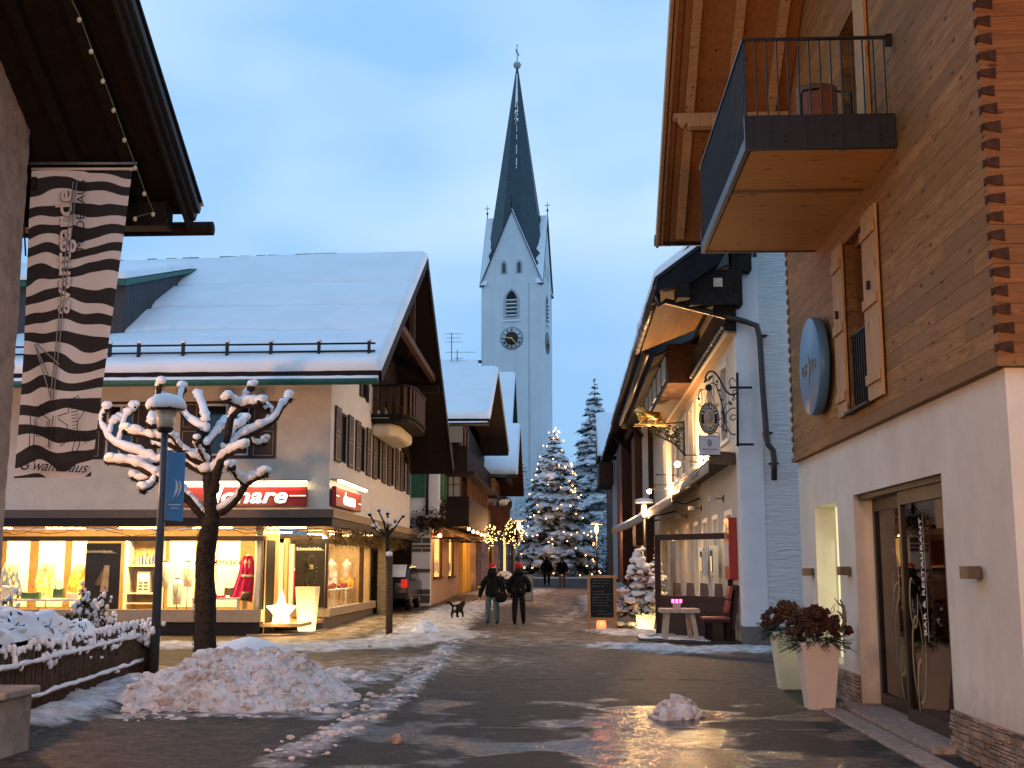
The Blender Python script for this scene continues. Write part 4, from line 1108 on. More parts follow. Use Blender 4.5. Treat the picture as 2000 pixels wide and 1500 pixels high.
# bowed balcony under the gable
def bow(t):   # plan outline of the balcony: straight flank then rounded to the wall
    pts = [(WX, 34.5), (-4.95, 34.5), (-4.75, 34.7), (-4.62, 35.3), (-4.62, 37.6), (-4.75, 38.3), (-4.95, 38.5), (WX, 38.5)]
    return pts
bpts = bow(0)
m = MB(); m.prism([(x, y, 6.02) for x, y in bpts], (0, 0, .1)); m.build('balcony_floor', 'dark_wood', ds)
m = MB().prism([(x, 34.6+(y-34.5)*.96, 5.62) for x, y in [(WX,34.5),(-5.3,34.6),(-5.05,35.2),(-5.05,37.8),(-5.3,38.4),(WX,38.5)]], (0,0,.39)); m.build('balcony_corbel', 'plaster_cream', ds, bevel=.12)
m, m2 = MB(), MB()
for (xa, ya), (xb, yb) in zip(bpts[:-1], bpts[1:]):
    m.beam((xa, ya, 7.12), (xb, yb, 7.12), .09, .07); m.beam((xa, ya, 6.2), (xb, yb, 6.2), .07, .10)
    L = math.hypot(xb-xa, yb-ya); k = max(1, int(L/.21))
    for j in range(k):
        p = (xa+(xb-xa)*(j+.5)/k, ya+(yb-ya)*(j+.5)/k); q = Vector((xb-xa, yb-ya, 0)).normalized()*.075
        m2.beam((p[0], p[1], 6.24), (p[0], p[1], 7.08), .14, .025, (-q.y, q.x, 0))
m.build('balcony_rail', 'dark_wood', ds); m2.build('balcony_boards', 'mid_wood', ds)
# canopy round the ground floor
CX, CS = -5.6, 27.95
MB().box(-16, CS, 2.90, CX, FS+.3, 3.10).box(WX-.3, FS+.3, 2.90, CX, 44.0, 3.10).build('canopy', 'zinc_brown', ds)
MB().box(-16, CS+.04, 2.70, CX-.04, CS+.20, 2.895).box(CX-.2, CS+.20, 2.70, CX-.04, 44.0, 2.895).build('canopy_fascia', 'panel_dark', ds)
MB().box(-16, CS+.2, 2.80, CX-.2, 32.5, 2.88).box(-8, 32.5, 2.80, CX-.2, 44, 2.88).build('canopy_soffit', 'shop_wood', ds)
# front glazing
GS = 28.95; gxr = FP(512, 1100, GS).x
MB().box(-16, GS-.12, .40, gxr+.04, GS+.10, .70).build('sill', 'sill_tan', ds)
MB().box(-16, GS-.02, -.1, gxr-.02, GS+.2, .40).build('plinth', 'panel_dark', ds)
MB().box(-16, GS-.05, 2.37, gxr+.02, GS+.03, 2.49).build('head_rail', 'bronze_frame', ds)
MB().box(-16, GS+.04, .70, gxr-.02, GS+.05, 2.80).build('pane', 'glass', ds)
MB().tube([(gxr-.14, GS+.22, .4), (gxr-.14, GS+.22, 2.8)], .10, 16).build('column', 'white_paint', ds)
# side glazing
SX, SS = -6.50, 31.7
MB().box(SX-.04, SS-.04, .42, SX+.12, 39.3, .64).build('sill', 'sill_tan', ds)
MB().box(SX-.1, SS, -.1, SX+.02, 39.3, .42).build('plinth', 'plinth_grey', ds)
MB().box(SX-.03, SS-.04, 2.36, SX+.06, 39.3, 2.49).build('head_rail', 'bronze_frame', ds)
MB().box(SX-.01, SS, .64, SX+.0, 39.3, 2.8).build('pane', 'glass', ds)
MB().box(SX-.04, 36.9, .64, SX+.05, 37.2, 2.36).build('mullion', 'red_wood', ds); MB().box(SX-.03, SS-.03, .64, SX+.03, SS+.03, 2.36).build('mullion', 'red_wood', ds)
MB().box(-6.35, 39.32, -.1, -5.95, 40.0, 2.8).build('brick_pier', 'brick', ds)
MB().box(-8.5, 44.4, -.1, -5.9, 44.6, 3.3).box(-8.6, 40.0, -.1, -8.5, 44.6, 2.8).box(-8.5, 39.8, -.1, -6.4, 39.9, 2.8).build('carport_wall', 'dark_wood', ds)
# recessed entrance
MB().prism([(gxr-.3, GS-.15, -.05), (gxr+.55, GS-.25, -.05), (-6.42, GS+.35, -.05), (-6.42, SS+.1, -.05), (gxr-.3, 32.1, -.05)], (0, 0, .16)).build('entrance_step', 'granite', ds)
xl = gxr
MB().box(SX-1.0, SS-.02, .12, SX-.03, SS+.04, .42).build('plinth', 'granite', ds)
MB().box(SX-1.0, SS-.06, .42, SX-.04, SS+.04, .64).build('sill', 'sill_tan', ds)
MB().box(SX-1.0, SS-.06, 2.36, SX-.03, SS+.03, 2.49).build('head_rail', 'bronze_frame', ds)
m = MB()
for a in (-1.30, -1.02): m.box(SX+a, SS-.03, .12, SX+a+.12, SS+.03, 2.49)
m.box(SX-1.30, SS-.03, 2.38, SX-1.02, SS+.03, 2.49)
m.build('door_frame', 'white_paint', ds)
MB().box(SX-1.18, SS-.01, .12, SX-1.02, SS+.0, 2.38).build('door', 'glass', ds)
MB().box(xl, GS+.1, .12, xl+.04, GS+1.1, 2.40).build('side_poster', 'panel_dark', ds)
MB().box(xl, GS+.1, .12, xl+.05, GS+.2, 2.49).box(xl, GS+1.1, .12, xl+.05, GS+1.2, 2.49).box(xl, GS+2.3, .12, xl+.08, GS+2.45, 2.49).build('door_post', 'shop_wood', ds)
# interior
MB().box(-16, GS+.05, .28, SX-.06, 39.2, .36).box(-16, 39.0, .36, SX-.06, 39.2, 2.8).box(-16.1, GS, .3, -16, 39.2, 2.8).build('shop_interior', 'shop_wood', ds)
MB().box(-16, 33.2, .36, -8.2, 33.3, 2.8).build('inner_wall', 'shop_wood', ds)
YL = (1.0,.66,.23)
for k, x in enumerate((-15,-13,-11,-9)):
    lamp('shop_light', 'AREA', (x, 29.35, 2.74), 185, YL, ds, 1.8, .3, (R(28), 0, 0))
lamp('shop_light', 'AREA', (-7.4, 35.2, 2.74), 380, (1.0,.80,.48), ds, 1.2, 6.5, (0, R(14), 0))
lamp('shop_light', 'AREA', (-12.2, 31.8, 2.74), 60, YL, ds, 6, 1.5)
for k in range(5): lamp('added_spill_light', 'AREA', (-15+2.1*k, 28.45, 2.78), 26, (1.0,.66,.26), ds, 1.6, .2, (R(-12), 0, 0))  # added lamps, stand in for display glow spilling on sill and pavement
for k in range(3): lamp('added_spill_light', 'AREA', (-6.05, 32+3*k, 2.78), 20, (1.0,.66,.28), ds, .2, 1.6)  # same added spill along the side panes
lamp('entrance_light', 'AREA', (-7.0, 30.4, 2.76), 60, (1.0,.72,.32), ds, .8, 1.6)
lamp('shop_light', 'AREA', (-11.5, 28.8, 1.6), 110, YL, ds, 8, 1.4, (R(-90), 0, 0))   # display glow spilling through the front panes
m = MB()
for k in range(5): m.box(-15.2+1.9*k, 29.5, 2.70, -14.2+1.9*k, 29.58, 2.73)
for k in range(3): m.box(-8.6+.9*k, 33+1.6*k, 2.68, -7.8+.9*k, 33.1+1.6*k, 2.72)
m.build('strip_light', 'tube_light', ds)

# signs over the canopy
def shop_sign(label, sid):
    return T('shop_sign', label, 'shop sign', sid, 'red shop signs over the canopy')
a = FP(343, 953, 28.4); b = FP(598, 990, 28.4)
s1 = shop_sign('long red shop sign with white script reading donare on the front facade', ((a.x+b.x)/2, 28.4, 3.2))
MB().box(a.x, 28.4, 3.20, b.x, 28.52, 3.67).build('panel', 'red_sign', s1, bevel=.01)
text('lettering', 'donare', .52, ((a.x+b.x)/2+.12, 28.392, 3.44), (PI/2, 0, 0), 'lit_letters', s1, shear=.25, offset=.012, space=1.02, sx=1.32)
MB().box(a.x+.05, 28.385, 3.44, a.x+.42, 28.398, 3.462).box(b.x-.42, 28.385, 3.44, b.x-.02, 28.398, 3.462).build('line', 'lit_letters', s1)
MB().box(a.x+.05, 28.30, 3.75, b.x+.02, 28.40, 3.80).build('light_strip', 'tube_light', s1)
MB().box(a.x+.05, 28.26, 3.802, b.x+.02, 28.58, 3.83).build('strip_housing', 'zinc', s1)
lamp('sign_light', 'AREA', ((a.x+b.x)/2, 28.33, 3.74), 16, (1.0,.80,.5), s1, 3.0, .06, (R(20), 0, 0))
lamp('sign_light', 'AREA', ((a.x+b.x)/2, 28.5, 3.16), 5, (1.0,.75,.4), s1, 3.0, .06)
s2 = shop_sign('short red shop sign with white script reading donare on the side facade', (-5.7, 30.8, 3.3))
y0, y1 = PX(657, 960, -5.68).y, PX(705, 985, -5.68).y
MB().box(-5.80, y0, 3.22, -5.68, y1, 3.70).build('panel', 'red_sign', s2, bevel=.01)
text('lettering', 'donare', .44, (-5.672, (y0+y1)/2, 3.44), (PI/2, 0, PI/2), 'lit_letters', s2, shear=.15, offset=.012, sx=1.30)
MB().box(-5.678, y0+.02, 3.46, -5.668, y0+.35, 3.48).box(-5.678, y1-.35, 3.42, -5.668, y1-.02, 3.44).build('line', 'lit_letters', s2)
MB().box(-5.66, y0, 3.80, -5.56, y1+.3, 3.85).build('light_strip', 'tube_light', s2)
MB().box(-5.84, y0, 3.852, -5.54, y1+.3, 3.88).build('strip_housing', 'zinc', s2)
lamp('sign_light', 'AREA', (-5.58, (y0+y1)/2, 3.79), 13, (1.0,.80,.5), s2, .06, 3.0, (0, R(-20), 0))

# creeper along the canopy
cr_ = T('creeper', 'bare climbing creeper trailing along the canopy edge of the shop', 'plant', (-6, 28.6, 2.7))
m, ml = MB(), MB()
def vine(a, b, n, sag):
    pts = [Vector(a).lerp(Vector(b), k/n) + Vector((random.uniform(-.05,.05), random.uniform(-.05,.05), -sag*math.sin(PI*k/n)+random.uniform(-.05,.05))) for k in range(n+1)]
    m.tube(pts, [.008]*(n+1), 4); return pts
for k in range(9): vine((-16+k*1.1, 28.25, 2.68), (-14+k*1.1, 28.3, 2.66), 12, random.uniform(.02,.2))
for k in range(46):
    y = random.uniform(28.1, 39); x = random.uniform(-5.95,-5.6) if y > 29 else random.uniform(-8,-5.7)
    p = vine((x, y, 2.72), (x+random.uniform(-.3,.3), y+random.uniform(.5,1.6), 2.66), 8, random.uniform(.05,.35))
    for q in p:
        if y > 28.6 or random.random() < .6:
            leaves(ml, q-Vector((0,0,.08)), (.12,.12,.14), 9, .028)
        for j in range(2): m.tube([q, q+Vector((random.uniform(-.1,.1), random.uniform(-.1,.1), -random.uniform(.05,.25)))], [.004,.002], 3)
m.build('vines', 'twig', cr_); ml.build('dry_leaves', 'dry_leaf', cr_)
# ================================================================ CHURCH TOWER
TS = 118.0
tb = PY(1008, 900, TS)
ct = T('church_tower', 'tall white church tower with a dark pointed spire, clock faces and small gables', 'church tower', (tb.x, TS+4, 1.5))
W = 6.35/2; zE = PY(941, 553, TS-.0).z; zG = PY(997, 412, TS).z   # eaves, gable tips
zT = PY(1003, 110, TS).z
zc0 = PY(998, 661, TS).z; zw0 = PY(998, 600, TS).z; zsm = PY(998, 522, TS).z
cxt, cyt = tb.x, TS+W
Mt = Matrix.Translation((cxt, cyt, 0)) @ Matrix.Rotation(R(-8.5), 4, 'Z') @ Matrix.Translation((-cxt, -cyt, 0))
def TB(mb_, name, mt, par=None, **k): return mb_.xf(Mt).build(name, mt, par or ct, **k)
X0, X1, Y0, Y1 = cxt-W, cxt+W, cyt-W, cyt+W
TB(MB().box(X0, Y0, 0, X1, Y1, zE), 'shaft', 'tower_white')
# four gables
def gable(side):
    m = MB(); pts = [(-W, zE), (W, zE), (.0, zG)]
    for a, b in ((0, 0),):
        if side == 's': q = [(cxt+p, Y0, z) for p, z in pts]; d = (0, .25, 0)
        if side == 'n': q = [(cxt+p, Y1, z) for p, z in pts]; d = (0, -.25, 0)
        if side == 'e': q = [(X1, cyt+p, z) for p, z in pts]; d = (-.25, 0, 0)
        if side == 'w': q = [(X0, cyt+p, z) for p, z in pts]; d = (.25, 0, 0)
        m.prism(q, d)
    TB(m, 'gable', 'tower_white')
    # gable roofs run back into the spire
    n = {'s': (0,-1), 'n': (0,1), 'e': (1,0), 'w': (-1,0)}[side]; tx, ty = -n[1], n[0]
    m = MB(); sn = MB()
    for s in (-1, 1):
        e = Vector((cxt+n[0]*(W+.18)+tx*s*(W+.18), cyt+n[1]*(W+.18)+ty*s*(W+.18), zE-.35)); g = Vector((cxt+n[0]*(W+.18), cyt+n[1]*(W+.18), zG+.10))
        gi = Vector((cxt, cyt, zG+.10)); ei = Vector((cxt+tx*s*(W+.18)*.2, cyt+ty*s*(W+.18)*.2, zE+2.2))
        ei = e - Vector((n[0], n[1], 0))*.45
        m.add([e, g, gi, ei, e+Vector((0,0,.16)), g+Vector((0,0,.16)), gi+Vector((0,0,.16)), ei+Vector((0,0,.16))], [(0,1,2,3),(4,7,6,5),(0,4,5,1),(1,5,6,2),(2,6,7,3),(3,7,4,0)])
        if (side, s) in (('s', 1), ('e', -1), ('e', 1), ('w', -1), ('w', 1), ('n', -1)) :
            u = Vector((0,0,.19)); o_ = -Vector((n[0], n[1], 0))*.05; b_ = -Vector((n[0], n[1], 0))*.75
            k = 14; L = MB()
            vs = []
            for j in range(k+1):
                p = e.lerp(g, j/k); w_ = .75 + .35*nz3(j*.9, s, 1, 1, 2); vs += [p+u+o_, p+u+o_-Vector((n[0],n[1],0))*w_]
            sn.add(vs, [(2*j, 2*j+1, 2*j+3, 2*j+2) for j in range(k)])
    TB(m, 'gable_roof', 'copper_dark'); TB(sn, 'gable_snow', 'snow_roof', solid=.08)
    m = MB(); gx_, gy_ = cxt+n[0]*(W+.1), cyt+n[1]*(W+.1)
    m.tube([(gx_, gy_, zG+.2), (gx_, gy_, zG+1.75)], [.05,.025], 6).ball((gx_, gy_, zG+.85), .13, n=10, m=8).box(gx_-.28, gy_-.02, zG+1.38, gx_+.28, gy_+.02, zG+1.44)
    TB(m, 'gable_finial', 'iron')
for s_ in 'snew': gable(s_)
# octagonal spire
def octo(r, z, tw=0): return [(cxt+r*math.cos(PI/8+k*PI/4), cyt+r*math.sin(PI/8+k*PI/4), z) for k in range(8)]
m = MB(); R0 = W*1.03
rings = [(R0*1.02, zE-.4), (R0*.93, zG-3.2), (R0*.79, zG), (.12, zT)]
vs = [];  
for r, z in rings: vs += octo(r, z)
m.add(vs, [(i*8+k, i*8+(k+1) % 8, (i+1)*8+(k+1) % 8, (i+1)*8+k) for i in range(3) for k in range(8)])
TB(m, 'spire', 'copper_dark')
# snow clinging to one facet of the spire
m = MB(); f1_, f2_ = 5, 6
def facet(u, v):
    r = R0*.79*(1-v)+.12*v; z = zG*(1-v)+zT*v
    a = Vector((cxt+(r+.04)*math.cos(PI/8+5*PI/4), cyt+(r+.04)*math.sin(PI/8+5*PI/4), z)); b = Vector((cxt+(r+.04)*math.cos(PI/8+6*PI/4), cyt+(r+.04)*math.sin(PI/8+6*PI/4), z)); return a.lerp(b, u)
vs, fs = [], []
for j in range(60):
    v0 = .60+.36*j/60; v1 = .60+.36*(j+1)/60
    for i in range(6):
        u0 = .36+.5*i/6; u1 = u0+.5/6
        dens = (v0 > .76) or nz3(u0*6, v0*40, 2, 1, 2) > (.25 - (v0-.6)*1.2)
        if dens and u0 < .8:
            k = len(vs); vs += [facet(u0, v0), facet(u1, v0), facet(u1, v1), facet(u0, v1)]; fs.append((k,k+1,k+2,k+3))
for j in range(30):
    v0 = .30+.3*j/30
    if nz3(0, v0*22, 8, 1, 2) > -.12:
        k = len(vs); vs += [facet(.64, v0), facet(.70, v0), facet(.70, v0+.0101), facet(.64, v0+.0101)]; fs.append((k,k+1,k+2,k+3))
m.add(vs, fs); TB(m, 'spire_snow', 'snow_roof', solid=.03)
m = MB().tube([(cxt, cyt, zT-1.4), (cxt, cyt, zT)], [.20,.10], 8).lathe((cxt, cyt, zT), [(.1,0),(.32,.12),(.45,.42),(.32,.72),(.08,.84)], 16); TB(m, 'ball', 'ball_brass')
m = MB().lathe((cxt, cyt, zT+.55), [(.40,0),(.30,.22),(.05,.34)], 14); TB(m, 'ball_snow', 'snow_roof')
m = MB().tube([(cxt, cyt, zT+.8), (cxt, cyt, zT+2.7)], [.05,.03], 6).tube([(cxt-.16, cyt, zT+2.3), (cxt-.05, cyt, zT+1.9), (cxt+.10, cyt, zT+1.8), (cxt+.20, cyt, zT+1.45)], .05, 6).ball((cxt, cyt, zT+2.75), .08); TB(m, 'weathercock', 'iron')
# gothic openings: raised grey niche plate, black plate as dark depth, louvres
def arch(w, h, n=10):
    r = w*1.0; pts = [(-w/2, 0), (w/2, 0), (w/2, h)]
    for k in range(1, n): 
        t = k/n; a = t*PI/3; pts.append((-w/2+w*math.cos(a), h+w*math.sin(a)))
    pts.append((0, h+w*math.sin(PI/3)))
    for k in range(n-1, 0, -1):
        a = k/n*PI/3; pts.append((w/2-w*math.cos(a), h+w*math.sin(a)))
    pts.append((-w/2, h)); return pts
def on(side, u, z, d):   # point on a tower face, u to the viewer's right, d proud
    return (cxt+u, Y0-d, z) if side == 's' else (X1+d, cyt+u, z)
dv = {'s': lambda t: (0, -t, 0), 'e': lambda t: (t, 0, 0)}
for sd in 'se':
    # belfry: thin raised surround, the dark depth painted as a black plate
    o = TB(MB().prism([on(sd, u, zw0-1.35+z, .006) for u, z in arch(1.75, 1.9)], dv[sd](.012)), 'belfry_window', 'recess_grey')
    TB(MB().prism([on(sd, u, zw0-.95+z, .022) for u, z in arch(1.12, 1.75)], dv[sd](.012)), 'opening', 'black', o)
    L = MB(); S_ = MB()
    for k in range(5):
        z = zw0-.95+.40*k; a = on(sd, -.55, z, .03); b = on(sd, .55, z, .03)
        L.beam(a, b, .10, .14); a = on(sd, -.55, z+.1, .10); b = on(sd, .55, z+.1, .10); S_.beam(a, b, .22, .09)
    TB(L, 'louvres', 'zinc', o); TB(S_, 'louvre_snow', 'snow_roof', o)
    S_ = MB(); S_.beam(on(sd, -.92, zw0-1.42, .1), on(sd, .92, zw0-1.42, .1), .25, .14); TB(S_, 'sill', 'snow_roof', o)
    for u in (-.80, .80):
        o = TB(MB().prism([on(sd, u+a, zsm-.72+z, .006) for a, z in arch(.76, .95)], dv[sd](.012)), 'small_window', 'recess_grey')
        TB(MB().prism([on(sd, u+a, zsm-.60+z, .022) for a, z in arch(.36, .85)], dv[sd](.012)), 'opening', 'window_dark', o)
    # clock
    cu = .03; c0 = Vector(on(sd, cu, zc0, .03)); ax = 'y' if sd == 's' else 'x'; sg_ = -1 if sd == 's' else 1
    o = TB(MB().lathe(c0, [(1.16,0),(1.16,sg_*.06),(1.14,sg_*.07)], 48, ax), 'clock_face', 'clock_rim')
    TB(MB().lathe(c0+Vector(dv[sd](.072)), [(1.09,0),(1.09,sg_*.01)], 48, ax), 'numeral_ring', 'clock_ring', o)
    TB(MB().lathe(c0+Vector(dv[sd](.09)), [(.70,0),(.70,sg_*.01)], 40, ax), 'dial', 'clock_dark', o)
    rn = ['XII','I','II','III','IIII','V','VI','VII','VIII','IX','X','XI']; m = MB()
    for k in range(12):
        a = PI/2-k*PI/6; nst = {0:4,1:1,2:2,3:3,4:4,5:2,6:3,7:4,8:5,9:3,10:2,11:3}[k]
        for j in range(nst):
            aa = a + (j-(nst-1)/2)*.075; p = c0+Vector(dv[sd](.086)); u0 = (.76*math.cos(aa), .76*math.sin(aa)); u1 = (1.03*math.cos(aa), 1.03*math.sin(aa))
            f_ = (lambda q: (p.x+q[0], p.y, p.z+q[1])) if sd == 's' else (lambda q: (p.x, p.y+q[0], p.z+q[1]))
            m.beam(f_(u0), f_(u1), .035, .035)
    TB(m, 'numerals', 'black', o)
    m = MB(); p = c0+Vector(dv[sd](.13)); f_ = (lambda q: (p.x+q[0], p.y, p.z+q[1])) if sd == 's' else (lambda q: (p.x, p.y+q[0], p.z+q[1]))
    m.beam(f_((.1,-.03)), f_((-.78,.16)), .07, .07); m.beam(f_((-.05,.1)), f_((.42,-.50)), .11, .06); TB(m, 'hands', 'gold', o)
TB(MB().box(X0+W*2*.785, Y0-.02, 6, X0+W*2*.790, Y0-.0, zE), 'lightning_rod', 'zinc')
# nave roof and houses behind the tower's foot
nv = T('church_nave', 'low snow covered church roof at the foot of the tower', 'church', (tb.x, 126, 2))
MB().box(-9.5, 122, 1, 4.5, 138, 8.0).build('wall', 'tower_white', nv)
roof_snow((-10, 121, 8.1), (5, 121, 8.1), (5, 129, 12.1), (-10, 129, 12.1), .3, 20, 10).build('roof_snow', 'snow_roof', nv)
bh = T('rear_house', 'snow covered roof with aerials seen behind the corner shop', 'house', (-12, 76, 0))
p = PY(880, 708, 76)
MB().box(-20, 72, .5, -7.0, 80, p.z-3.0).build('wall', 'plaster_white', bh)
roof_snow((-20, 70.5, p.z-3.2), (-5.8, 70.5, p.z-3.2), (-5.8, 76, p.z), (-20, 76, p.z), .25, 20, 10).build('roof_snow', 'snow_roof', bh)
MB().box(-20, 75.9, p.z-.05, -5.6, 76.1, p.z+.12).build('ridge', 'panel_dark', bh)
for k, (px, lab, els) in enumerate(((882, 'left hand television aerial mast with small fishbone on the snowy roof', ((652, 20), (660, 16), (668, 20))), (893, 'right hand aerial with long horizontal boom on the snowy roof', ((688, 36), (700, 10))))):
    a_ = PY(px, 712, 75.5); t0 = PY(px, 650 if k == 0 else 684, 75.5)
    at_ = T('tv_aerial', lab, 'aerial', a_, 'television aerials')
    MB().tube([a_-Vector((0,0,.3)), t0], .025, 6).build('mast', 'iron', at_)
    m = MB()
    for (py, w) in els:
        q = PY(px-w/1.6, py, 75.5); r_ = PY(px+w, py, 75.5); m.tube([q, r_], .012, 4)
        for j in range(5):
            u_ = q.lerp(r_, j/4); m.tube([u_-Vector((0,.3,.0)), u_+Vector((0,.3,0))], .008, 4)
    m.build('elements', 'iron', at_)

# ================================================================ SECOND HOUSE ON THE LEFT (dark timber bays over a lit shop)
h2 = T('dark_chalet', 'dark timber chalet with jettied bays above an orange lit shop, behind the corner shop', 'house', (-7, 52, .3))
g2 = gz(46)
wins = [(45.6, 48.6, 1.25, 2.95), (51.2, 53.6, 1.25, 2.95)]
mb = MB(); wall_y(mb, -5.55, -5.2, 44.9, 56.5, -.1, 3.6, [(a, b, c+g2-.2, d+g2-.2) for a, b, c, d in wins]); mb.build('shop_wall', 'pink_plaster', h2)
mb = MB(); wall_y(mb, -5.5, -5.15, 56.5, 75, -.1, 3.9, [(62, 66, .9, 3.1)]); mb.build('ochre_wall', 'ochre', h2)
MB().box(-9, 44.5, -.1, -5.2, 44.9, 3.6).build('south_wall', 'plaster_white', h2)
m = MB()
for z0, z1, sp in ((.42,.70,0), (.74,.92,1), (1.55,1.68,0), (2.32,2.44,1), (2.48,2.58,0), (2.64,2.84,1)):
    if sp: m.box(-5.86, 44.46, z0, -5.54, 44.495, z1).box(-5.50, 44.46, z0, -5.19, 44.495, z1)
    else: m.box(-5.86, 44.46, z0, -5.19, 44.495, z1)
m.build('stone_bands', 'stone_dark', h2)
wall = MB().box(-9, 44.45, 3.6, -4.9, 47.2, 6.2).build('upper_white_wall', 'plaster_white', h2)
MB().box(-5.95, 44.38, 4.35, -5.42, 44.44, 5.75).build('shutter', 'green_paint', h2)
MB().box(-4.89, 45.0, 4.3, -4.83, 45.5, 5.75).build('shutter', 'green_paint', h2)
MB().box(-4.89, 46.2, 4.3, -4.83, 46.7, 5.75).build('shutter', 'green_paint', h2)
MB().tube([(-5.32, 44.33, 3.7), (-5.32, 44.33, 6.3)], .06, 8).build('downpipe', 'iron', h2)
MB().box(-9, 44.3, 6.2, -4.6, 47.5, 6.6).build('eaves_box', 'dark_wood', h2)
# ivy collar under the white wall
ml = MB(); leaves(ml, (-5.4, 44.6, 3.45), (.75,.45,.62), 2600, .06, (.3,1.05)); leaves(ml, (-5.0, 45.3, 3.9), (.35,.8,.6), 1400, .06, (.3,1.05)); 
iv = ml.build('ivy', 'twig', None); tag(iv, 'brown ivy thicket over the white corner of the dark chalet', 'plant')
# body and jettied bays
MB().box(-9, 47.2, 3.6, -4.4, 62, 8.3).build('upper_wall', 'timber_dark_y', h2)
MB().box(-5.0, 47.0, 3.35, -3.95, 61.8, 4.55).build('lower_bay', 'timber_dark_y', h2)
MB().box(-5.0, 47.1, 5.45, -4.05, 61.8, 6.6).build('upper_bay', 'timber_dark_y', h2)
MB().box(-5.2, 46.2, 5.35, -3.7, 62.2, 5.50).build('bay_roof', 'dark_wood', h2)
w = MB().box(-4.78, 47.06, 4.56, -4.30, 47.10, 5.34).build('window', 'window_dim', h2)
m = MB()
for x in (-4.86, -4.58, -4.30): m.box(x-.03, 47.0, 4.55, x+.03, 47.06, 5.36)
m.box(-4.86, 47.0, 5.0, -4.3, 47.05, 5.04).build('frame', 'frame_brown', w)
for s in (48.0, 50.5, 53, 55.5, 58):
    MB().box(-4.12, s, 4.55, -4.04, s+.25, 5.40).box(-4.12, s+1.2, 4.55, -4.04, s+1.45, 5.40).build('bay_post', 'frame_brown', h2)
    MB().box(-4.16, s+.3, 4.6, -4.13, s+1.15, 5.35).build('window', 'window_dark', h2)
w = MB().box(-4.85, 47.14, 6.75, -4.25, 47.17, 7.5).build('window', 'window_dim', h2)
m = MB()
for s in (47.8, 49.3, 50.8): m.box(-4.38, s, 6.65, -4.33, s+.45, 7.6)
m.build('upper_post', 'frame_brown', h2)
# roof
zH = lambda s: 7.50 + (.51*(s-45.4) if s < 51 else .51*5.6 - .28*(s-51))
for sa, sb in ((51, 45.4), (51, 60.5)):
    MB().prism([(-3.05, sa, zH(sa)-.24), (-3.05, sb, zH(sb)-.24), (-3.05, sb, zH(sb)-.03), (-3.05, sa, zH(sa)-.03)], (-7, 0, 0)).build('roof', 'timber_dark_y', h2)
    roof_snow((-10, sb, zH(sb)), (-3.0, sb, zH(sb)), (-3.0, sa, zH(sa)), (-10, sa, zH(sa)), .24, 30, 16, ((.45,.04),) if sb < 50 else ()).build('roof_snow', 'snow_roof', h2)
MB().tube([(-10, 45.2, 7.22), (-3.05, 45.2, 7.25)], .08, 8).build('gutter', 'iron', h2)
MB().tube([(-10+6.9*t/30, 45.2, 7.30) for t in range(31)], .06, 6).build('gutter_snow', 'snow', h2)
MB().prism([(-4.38, 47.2, 8.3), (-4.38, 60, 8.3), (-4.38, 60, zH(60)-.25), (-4.38, 51, zH(51)-.25), (-4.38, 47.2, zH(47.2)-.25)], (-.2, 0, 0)).build('gable_wall', 'timber_dark_y', h2)
MB().tube([(-3.15, 60.3, 6.4), (-3.7, 60.4, 6.4), (-4.2, 60.4, 6.4)], .05, 6).build('flag_bar', 'green_metal', h2)
# shop windows, lit from inside
for a, b, c, d in wins:
    w = MB().box(-5.34, a, c+g2-.2, -5.32, b, d+g2-.2).build('window', 'lit_window', h2)
    f = MB()
    for y in (a, b-.10): f.box(-5.26, y, c+g2-.2, -5.18, y+.10, d+g2-.2)
    f.box(-5.26, a+.1, d+g2-.3, -5.18, b-.1, d+g2-.2).box(-5.3, a-.1, c+g2-.28, -5.10, b+.1, c+g2-.2); f.build('frame', 'mid_wood', w)
    m = MB()
    for k in range(5): m.ball((-5.29, a+.4+k*.5, c+g2+.15+.1*(k%2)), .16, (.3,1,1.5), 8, 6)
    m.build('window_display', 'fabric_white', w)
MB().box(-5.16, 57, .3, -5.10, 58.6, 3.0).box(-5.16, 60.3, .3, -5.10, 61.2, 3.0).build('yellow_door', 'ochre', h2)
MB().box(-5.30, 62, .9, -5.25, 66, 3.1).build('window', 'lit_window', h2)
# two small canvas awnings on frames
for y0, y1, z in ((45.2, 50.4, 3.35), (51.0, 57.0, 3.45)):
    a = MB().add([(-5.18, y0, z+.05), (-5.18, y1, z+.05), (-4.05, y1, z-.50), (-4.05, y0, z-.50)], [(0,1,2,3)]).build('awning', 'awning_orange', h2, solid=.03)
    MB().tube([(-5.2, y0, z-.5), (-4.05, y0, z-.5), (-4.05, y1, z-.5), (-5.2, y1, z-.5)], .03, 6).build('awning_frame', 'iron', a)
# hanging goods rails
for y, wd, lb in ((55.8, 1.0, 'patterned curtain of scarves hanging outside the orange shop, nearer'), (64.6, 1.2, 'bluish cloth hanging by the shop front, farther')):
    o = MB().grid(lambda u, v: (-4.35+.05*math.sin(u*20)+.5*u, y+.10*math.sin(u*28)+.3*u, .75+2.15*v), 30, 10).build('hanging_cloth', 'curtain_print', None); tag(o, lb, 'cloth', 'cloths hanging at the shop fronts')
for y, z in ((45.7, 2.95),):
    t_ = T('shop_lamp', 'glowing round lamp at the near corner of the orange shop front', 'lamp', (-5.2, y, z)); MB().tube([(-5.2,y,z+.1),(-4.98,y,z+.08)], .015, 6).build('arm', 'iron', t_); MB().ball((-4.98, y-.02, z), .085).build('bulb', 'bulb_on', t_); lamp('lamp_light', 'POINT', (-4.9, y-.12, z-.05), 16, (1,.5,.18), t_, .08)
st_ = T('bulb_string', 'warm bulbs strung under the dark timber bay of the chalet', 'string lights', (-4.0, 52, 3.3))
